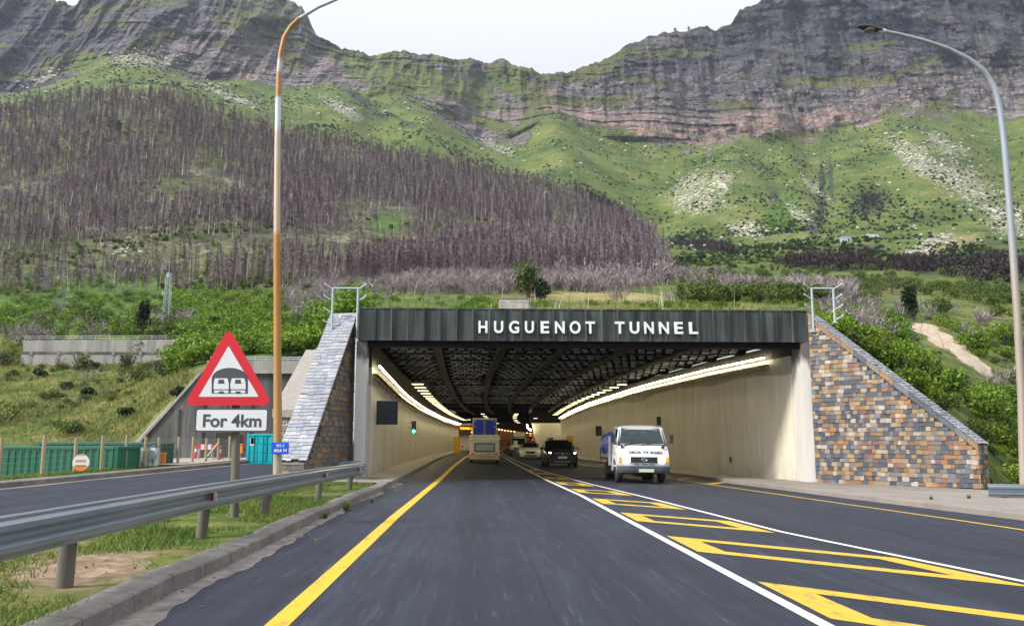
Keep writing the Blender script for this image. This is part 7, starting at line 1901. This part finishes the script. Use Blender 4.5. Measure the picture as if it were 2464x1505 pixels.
blob_cover('lush_bush', 'lush green bush in the damp hollow of the right slope', [(1870, 540, 60, 24, 170), (1905, 500, 40, 40, 110), (1930, 470, 40, 30, 40), (1070, 545, 20, 18, 50), (1110, 588, 24, 12, 50), (1050, 570, 16, 14, 30)], M['leaf_bright'], GS, .45, 1.3)

cover('bank_shrubs', 'low olive tufts scattered over the grassy bank', 150, (-500, 470), (1.6, 4.0), lambda u, k, p: .2 + 1.6 * nz(p, 5, 431), M['leaf_mid'], GN, .25, .75)
cover('bank_shrubs', 'pale grey tufts scattered over the grassy bank', 80, (-500, 470), (1.6, 4.0), lambda u, k, p: .2 + 1.6 * nz(p, 5, 433), M['leaf_grey'], GN, .2, .55)
# ---- single bushes and trees
def shrub(label, u, v, r, h, mat, leaf=.16, n=420, kmin=0, name='shrub', p=None):
    p = p or tpv(u, v, kmin, 12); root = thing(name, label, 'shrub', (p.x, p.y, p.z - .1))
    P = crown_points(n, r, r * .9, h * .55, 8, h * .52); V_, Q_ = leaf_quads(P[P[:, 2] > .02], leaf); np_mesh('foliage', V_, Q_, mat, parent=root)
    mb = MB()
    for i in range(6):
        a = rng.random() * 6.28; mb.tube([(0, 0, -.2), (math.cos(a) * r * .2, math.sin(a) * r * .2, h * .3), (math.cos(a) * r * .5, math.sin(a) * r * .5, h * .72)], [.05, .035, .012], 5)
    mb.build('stem', M['bark'], root); return root
for a in [('round olive green bush below the middle of the grey retaining wall', 213, 890, 1.4, 1.7, M['leaf_mid']), ('grey green bush touching the grey retaining wall, right of the round olive one', 320, 888, 1.2, 2.0, M['leaf_grey']),
          ('large dark green bush spreading below the grey retaining wall', 350, 918, 2.0, 2.0, M['leaf_mid']), ('pale bush at the right end of the large dark one on the bank', 410, 905, 1.5, 1.5, M['leaf_grey']),
          ('small dark bush left on the grassy bank below the wall', 118, 905, .75, 1.0, M['leaf_dark']), ('small grey bush in the middle of the grassy bank', 185, 935, .9, .9, M['leaf_grey']),
          ('low dark bush in the middle of the grassy bank under the large one', 232, 952, .9, .8, M['leaf_dark']), ('low dark green bush on the lower grassy bank left of the abutment wall', 328, 1000, .8, .8, M['leaf_dark']),
          ('low dark bush at the right of the bank near the sloping concrete edge', 448, 965, .6, .6, M['leaf_dark']), ('broad dark thicket at the left edge of the grassy bank', 45, 1015, 2.8, 1.8, M['leaf_mid']),
          ('dark thicket low on the grassy bank above the green container', 195, 1040, 1.6, 1.1, M['leaf_mid']), ('grey leafless looking bush left of the grey retaining wall', 30, 880, 1.6, 1.9, M['leaf_grey'])]:
    shrub(*a)
for a in [('grey bush behind the left part of the railing', 110, 800, 1.9, 2.8, M['leaf_grey'], .16, 420, 5.2), ('dark bush behind the middle of the railing', 240, 808, 2.2, 3.0, M['leaf_dark'], .16, 420, 5.2), ('yellow green bush behind the railing left of the lattice mast', 300, 812, 2.2, 2.0, M['leaf_mid'], .16, 420, 5.2),
          ('yellow green bush behind the railing right of the other yellow green one', 335, 812, 1.6, 1.4, M['leaf_bright'], .16, 420, 5.2), ('grey arching bush right of the lattice mast', 425, 806, 1.7, 3.6, M['leaf_grey'], .14, 300, 5.2)]:
    shrub(*a)
for a in [('big bright green bush at the low end of the right wing wall', 2345, 1030, 1.2, 1.9, M['leaf_bright'], .12, 900), ('bright green bush leaning over the coping of the right wing wall', 2260, 968, 1.1, 1.7, M['leaf_bright'], .12, 800), ('leafy green bush between the sandy track and the right wing wall', 2190, 905, 1.1, 1.4, M['leaf_bright'], .12, 700),
          ('bright green bush near the right lamp post', 2415, 1000, 1.2, 1.8, M['leaf_bright'], .12, 800), ('dark green bush at the right edge beside the lamp post', 2440, 935, 1.3, 1.7, M['leaf_mid'], .13, 700), ('tall green bush right of the sandy track', 2330, 850, 1.5, 2.4, M['leaf_bright'], .15, 700),
          ('green bush above the sandy track near the lamp post', 2405, 830, 2.0, 2.6, M['leaf_bright'], .16, 700), ('round bright bush left of the sandy track', 2130, 835, 1.5, 1.7, M['leaf_bright'], .14, 700), ('low bright bush left of the dark evergreen', 2090, 795, 1.3, 1.4, M['leaf_bright'], .14, 500),
          ('grey dry bush between the left bright bush and the sandy track', 2185, 850, .7, 1.3, M['leaf_grey'], .10, 260)]:
    shrub(*a)
def tree(label, p, h, r, mat, cat='tree', leaf=.24, n=1500, trunk=.25, lumps=14, narrow=.5):
    root = thing('evergreen_tree', label, cat, (p.x, p.y, p.z - .15))
    P = crown_points(n, r, r, h * .46, lumps, h * .54); P = P[P[:, 2] > h * .05]; V_, Q_ = leaf_quads(P, leaf); np_mesh('crown', V_, Q_, mat, parent=root)
    mb = MB(); mb.tube([(0, 0, -.3), (.05, .03, h * .4), (.0, .0, h * .85)], [trunk, trunk * .6, .03], 8)
    for i in range(9):
        a = rng.random() * 6.28; z = h * (.2 + .5 * rng.random()); mb.tube([(0, 0, z), (math.cos(a) * r * .4, math.sin(a) * r * .4, z + h * .08), (math.cos(a) * r * .8, math.sin(a) * r * .8, z + h * .13)], [trunk * .3, trunk * .2, .015], 5)
    mb.build('trunk', M['bark'], root); return root
tree('dense dark evergreen tree rising behind the stone block on the tunnel roof', tpv(1270, 716, 4, 8), 4.6, 1.9, M['leaf_mid'], n=1500, leaf=.2)
tree('lower dark evergreen tree leaning right of the one behind the stone block', tpv(1298, 722, 4, 8), 2.8, 1.2, M['leaf_dark'], n=800, leaf=.2)
tree('narrow dark evergreen tree on the slope right of the tunnel', tpv(2185, 772, 2, 8), 3.9, .95, M['leaf_dark'], n=1400, leaf=.17)
tree('narrow dark evergreen tree behind the railing left of the lattice mast', tpv(352, 806, 5.2, 8), 4.6, 1.0, M['leaf_dark'], n=1000, leaf=.2)
tree('lone dark green pine high among the burnt trunks', tpv(252, 322, 8.2, 10.2), 9, 4.0, M['leaf_pine'], n=500, leaf=.9, lumps=8)
tree('lone dark green pine low on the right edge of the burnt forest', tpv(1562, 605, 6.2, 9.5), 8, 3.0, M['leaf_dark'], n=500, leaf=.7, lumps=8)
tree('bare grey tree right of the tunnel on the brushy slope', tpv(2140, 706, 4, 8), 4.4, 1.5, M['leaf_grey'], n=260, leaf=.12)
# the pine row along the right edge of the forest
protoP = None
PR = [(1318, 452, 13), (1332, 456, 10), (1352, 462, 12), (1366, 462, 10), (1392, 480, 12), (1402, 484, 9), (1424, 494, 11), (1438, 500, 11), (1452, 506, 12), (1466, 512, 11), (1480, 520, 12), (1494, 528, 11), (1506, 536, 11), (1520, 545, 10), (1534, 554, 9), (1548, 562, 8), (1255, 432, 10), (1175, 412, 9)]
for i, (u, v, h) in enumerate(PR):
    p = tpv(u, v - 4, 8.6, 11.2)
    if protoP is None:
        protoP = tree('dark green pine in the row along the right edge of the burnt forest', p, 12, 3.3, M['leaf_pine'], n=420, leaf=.85, lumps=9); protoP['group'] = 'living pines along the forest edge'; protoP.name = 'pine_tree'
    else: dup(protoP, (p.x, p.y, p.z), rng.random() * 6, h / 12.0)
# ridge trees on the right skyline
for u, v, h, lab in [(1640, 73, 8, 'tiny lone tree on the right mountain skyline, left of two'), (1677, 68, 10, 'tiny lone tree on the right mountain skyline, right of two')]:
    c = int((u - U[0]) / DU); i = int(np.searchsorted(KR, 15)); p = Vector((X[i, c], Y[i, c], Z[i, c] - 1)); t_ = tree(lab, p, h, 2.6, M['leaf_dark'], n=90, leaf=1.0, lumps=4, trunk=.35)
HB = [bush_proto(26, 1.0, .9, .75, 3) for _ in range(5)]
cover('far_heath', 'small dark heath bushes dotted over the far grass slopes', 5200, (-300, 2700), (10.4, 13.3), lambda u, k, p: .22 + 1.7 * nz(p, 45, 441) + .5 * nz(p, 12, 443), M['leaf_dark'], HB, .35, 1.5)
cover('far_heath', 'olive heath bushes dotted over the far grass slopes', 3600, (-300, 2700), (7.6, 13.0), lambda u, k, p: (.2 + 1.7 * nz(p, 40, 445)) * (1 if u > 1600 or k > 10.3 else 0), M['leaf_mid'], HB, .35, 1.6)
# ---- boulders
def rock_proto():
    b = bmesh.new(); bmesh.ops.create_icosphere(b, subdivisions=1, radius=1)
    for v in b.verts: v.co = v.co * rng.uniform(.7, 1.2); v.co.z *= .7
    V_ = np.array([v.co[:] for v in b.verts]); Q_ = np.array([[v.index for v in f.verts] for f in b.faces]); b.free(); return V_, Q_
RP = [rock_proto() for _ in range(6)]
P = []
ii = np.argwhere((scree > .35) & (KR[:, None] > 6.5) & (KR[:, None] < 13.3)); sel = rng.choice(len(ii), 3400); jj = np.argwhere((scree <= .35) & (rock < .2) & (KR[:, None] > 9.5) & (KR[:, None] < 13)); sel2 = rng.choice(len(jj), 5200)
for q in list(ii[sel]) + list(jj[sel2]): P.append((X[q[0], q[1]] + rng.normal(0, 2), Y[q[0], q[1]] + rng.normal(0, 4), Z[q[0], q[1]]))
sc_ = np.array([p[1] for p in P]) / 650.0 * (.35 + 1.5 * rng.random(len(P)) ** 4)
V_, Q_, _m = inst(RP, P, sc_); o = stuff(np_mesh('boulder_field', V_, Q_, M['boulder'])); o['label'] = 'pale boulders strewn over the mountain slopes'
# ---- thin dead saplings standing in the green banks
P = []
for ur_, kr2, n in [((-300, 870), (4.3, 7.2), 240), ((862, 1960), (2.6, 5.2), 70), ((1990, 2700), (2.5, 6.0), 70)]:
    for _ in range(n): p = tp(rng.uniform(*ur_), rng.uniform(*kr2)); P.append((p.x, p.y, p.z - .1))
SAP = [burnt_proto(2.6 + 1.6 * rng.random(), .3, 16, .7, .02) for _ in range(6)]
for V_, Q_, m_i in SAP: V_[:24, :2] *= .36; V_[:, 0] += .10 * V_[:, 2] ** 2 * rng.normal(0, .8)
V_, Q_, m_i = inst(SAP, P, rng.uniform(.28, .62, len(P))); o = stuff(np_mesh('dead_saplings', V_, Q_, [M['burnt_trunk'], M['burnt_twig']], m_i)); o['label'] = 'thin dead saplings standing in the green banks round the tunnel'
# ---- stones and litter on the verge and in the gutter
P = []
for _ in range(420):
    y = rng.uniform(5, 30); x = rng.uniform(-5.6, kl(y) - .3); P.append((x, y, gz(x, .14)))
for _ in range(130):
    y = rng.uniform(4, 30); x = kl(y) + abs(rng.normal(0, .22)) + .02; P.append((x, y, gz(x, .006)))
for _ in range(90):
    y = rng.uniform(16, 33); x = kr_(y) - abs(rng.normal(0, .2)) - .02; P.append((x, y, gz(x, .006)))
V_, Q_, _m = inst(RP, P, .006 + .024 * rng.random(len(P)) ** 3); o = stuff(np_mesh('loose_stones', V_, Q_, M['grit'])); o['label'] = 'loose stones and grit along the kerbs and on the verge'
# ---- grass
def blades(name, label, pts, h0, h1, mat, w=.012, lean=.5):
    P = np.asarray(pts); n = len(P); a = rng.random(n) * 6.283; h = h0 + (h1 - h0) * rng.random(n) ** 1.5; ln = rng.normal(0, lean, (n, 2)) * h[:, None]
    s = np.stack([np.cos(a), np.sin(a), 0 * a], 1) * (w * (.6 + .8 * rng.random(n)))[:, None]; tip = P + np.stack([ln[:, 0], ln[:, 1], h], 1)
    V_ = np.stack([P - s, P + s, tip], 1).reshape(-1, 3); o = stuff(np_mesh(name, V_, np.arange(3 * n).reshape(-1, 3), mat)); o['label'] = label
pts = []
while len(pts) < 42000:
    y = 3 + 28 * rng.random() ** 1.0; x = rng.uniform(-6.2, kl(y) - .22)
    d = .55 + 1.5 * float(vnoise(x * 1.1, y * .7, 0, 131)) + .3 * float(vnoise(x * 4, y * 4, 0, 132))
    if abs(y - 9.8) < 1.3 and x > -4.6: d -= .6
    if abs(x - kl(y) + .3) < .12: d -= .3
    if rng.random() < d: pts.append((x, y, gz(x, .13)))
blades('verge_grass', 'green grass on the verge under the left guardrail', pts, .03, .12, M['grass_blade'], .008, .6)
pts = []
while len(pts) < 30000:
    u = rng.uniform(-500, 480); k = rng.uniform(1.0, 4.05)
    p = tp(u, k)
    if rng.random() < .55 + .9 * nz(p, 5, 133): pts.append(p[:])
blades('bank_grass', 'rough yellow green grass on the bank below the grey retaining wall', pts, .15, .5, M['dry_grass'], .035, .5)
pts = []
for _ in range(9000):
    y = rng.uniform(22, 54); x = SRL - .2 - 1.9 * rng.random() ** .6; pts.append((x, y, gz(x, .14)))
blades('yard_grass', 'grass along the foot of the yard fence', pts, .03, .12, M['grass_blade'], .016, .4)
pts = []
for _ in range(5000):
    u = rng.uniform(860, 1960); p = tp(u, rng.uniform(1.7, 4.6)); pts.append(p[:])
blades('roof_bank_grass', 'pale dry grass on the bank above the tunnel cladding', pts, .2, .6, M['dry_grass'], .025, .4)
pts = []
for _ in range(5000):
    y = rng.uniform(14, 33); x = rng.uniform(rp(y)[-1][0] + .1, rp(y)[-1][0] + 7); pts.append((x, y, gz(x, -.1)))
blades('right_verge_grass', 'long grass beside the right pavement', pts, .1, .5, M['grass_blade'], .016, .4)
# weeds in the gutter and on the right kerb
for i, (u, v, h, lab) in enumerate([(833, 1228, .26, 'green weed tuft growing in the left gutter by the kerb'), (782, 1247, .14, 'small weed tuft in the left gutter, nearer than the green one'), (895, 1208, .1, 'tiny weed tuft in the left gutter beyond the green one'), (2240, 1202, .12, 'small weed in the right pavement kerb near the wing wall'), (2330, 1200, .14, 'weed tuft in the right pavement kerb near the guardrail stub')]):
    p = gp(u, v, .0 if u < 1200 else .14); n = 60; a = rng.random(n) * 6.28; rr = h * .6 * rng.random(n); root = [(math.cos(q) * t * .4, math.sin(q) * t * .4, 0) for q, t in zip(a, rr)]
    Vb = []; 
    for (x, y, z), q in zip(root, a):
        s = np.array([-math.sin(q), math.cos(q), 0]) * .012; t = np.array([x + math.cos(q) * h * .6 * rng.random(), y + math.sin(q) * h * .6 * rng.random(), h * (.5 + .6 * rng.random())]); b_ = np.array([x, y, z]); Vb += [b_ - s, b_ + s, t]
    o = np_mesh('weed_tuft', np.array(Vb), np.arange(3 * n).reshape(-1, 3), M['grass_blade']); o.location = p; tag(o, lab, 'weed')
# ================================================================== light, sky, camera
SUN_EL, SUN_AZ = R(38), R(-115)       # azimuth measured from +y toward +x: behind the camera, from the left
W_ = bpy.data.worlds.new('World'); SC.world = W_; W_.use_nodes = True
t = W_.node_tree; t.nodes.clear()
out = t.nodes.new('ShaderNodeOutputWorld'); bg = t.nodes.new('ShaderNodeBackground'); sky = t.nodes.new('ShaderNodeTexSky')
sky.sky_type = 'NISHITA'; sky.sun_disc = False; sky.sun_elevation = SUN_EL; sky.sun_rotation = SUN_AZ; sky.air_density = 1.2; sky.dust_density = 3.0; sky.ozone_density = 1.0; sky.altitude = 300
hs = t.nodes.new('ShaderNodeHueSaturation'); hs.inputs['Saturation'].default_value = .42
mx = t.nodes.new('ShaderNodeMix'); mx.data_type = 'RGBA'; mx.inputs[0].default_value = .6
# thin cloud: brighter overhead than near the horizon, as a veiled sky is
tc = t.nodes.new('ShaderNodeTexCoord'); sp = t.nodes.new('ShaderNodeSeparateXYZ'); mr = t.nodes.new('ShaderNodeMapRange'); mr.inputs[1].default_value = .1; mr.inputs[2].default_value = .9; mr.inputs[3].default_value = 0; mr.inputs[4].default_value = 1
cr = t.nodes.new('ShaderNodeValToRGB'); cr.color_ramp.elements[0].color = (5.15, 5.15, 5.2, 1); cr.color_ramp.elements[1].color = (15, 15.2, 15.6, 1); cr.color_ramp.elements[0].position = .3
t.links.new(tc.outputs['Generated'], sp.inputs[0]); t.links.new(sp.outputs[2], mr.inputs[0]); t.links.new(mr.outputs[0], cr.inputs[0]); t.links.new(cr.outputs[0], mx.inputs[7])
t.links.new(sky.outputs[0], hs.inputs['Color']); t.links.new(hs.outputs[0], mx.inputs[6]); t.links.new(mx.outputs[2], bg.inputs[0]); t.links.new(bg.outputs[0], out.inputs[0])
bg.inputs[1].default_value = .11
sd = bpy.data.lights.new('sun', 'SUN'); sd.energy = 3.1; sd.angle = R(9); sd.color = (1, .95, .86)
so = bpy.data.objects.new('sun', sd); COL.objects.link(so)
dirv = Vector((math.sin(SUN_AZ) * math.cos(SUN_EL), math.cos(SUN_AZ) * math.cos(SUN_EL), math.sin(SUN_EL)))
so.rotation_euler = (-dirv).to_track_quat('-Z', 'Y').to_euler(); so.location = (-30, -30, 60)
cd = bpy.data.cameras.new('camera'); cam = bpy.data.objects.new('camera', cd); COL.objects.link(cam)
cd.sensor_width = 36; cd.sensor_fit = 'HORIZONTAL'; cd.lens = 36 * F / 2463.0; cd.clip_end = 9000; cd.clip_start = .1
cam.location = (0, 0, CAMZ); cam.rotation_euler = (R(90) + PITCH, 0, -YAW)
SC.camera = cam
SC.view_settings.view_transform = 'Standard'; SC.view_settings.look = 'None'; SC.view_settings.gamma = 1; SC.view_settings.use_curve_mapping = False
SC.view_settings.exposure = 0.8
# the blue air between the road and the mountains
hz = MB(); hz.bb(-2600, 2600, -2600, 2600, -3.6, 800)
b = NB('haze_air'); pv_ = b.n('VolumePrincipled', {'Color': (.62, .70, .90, 1), 'Density': .00010, 'Anisotropy': .3})
b.t.links.new(pv_.outputs[0], b.out.inputs['Volume'])
haze = stuff(hz.build('haze', b.mat))
cy = SC.cycles
cy.max_bounces = 8; cy.diffuse_bounces = 3; cy.glossy_bounces = 3; cy.transmission_bounces = 4; cy.transparent_max_bounces = 8
cy.sample_clamp_indirect = 6; cy.use_denoising = True
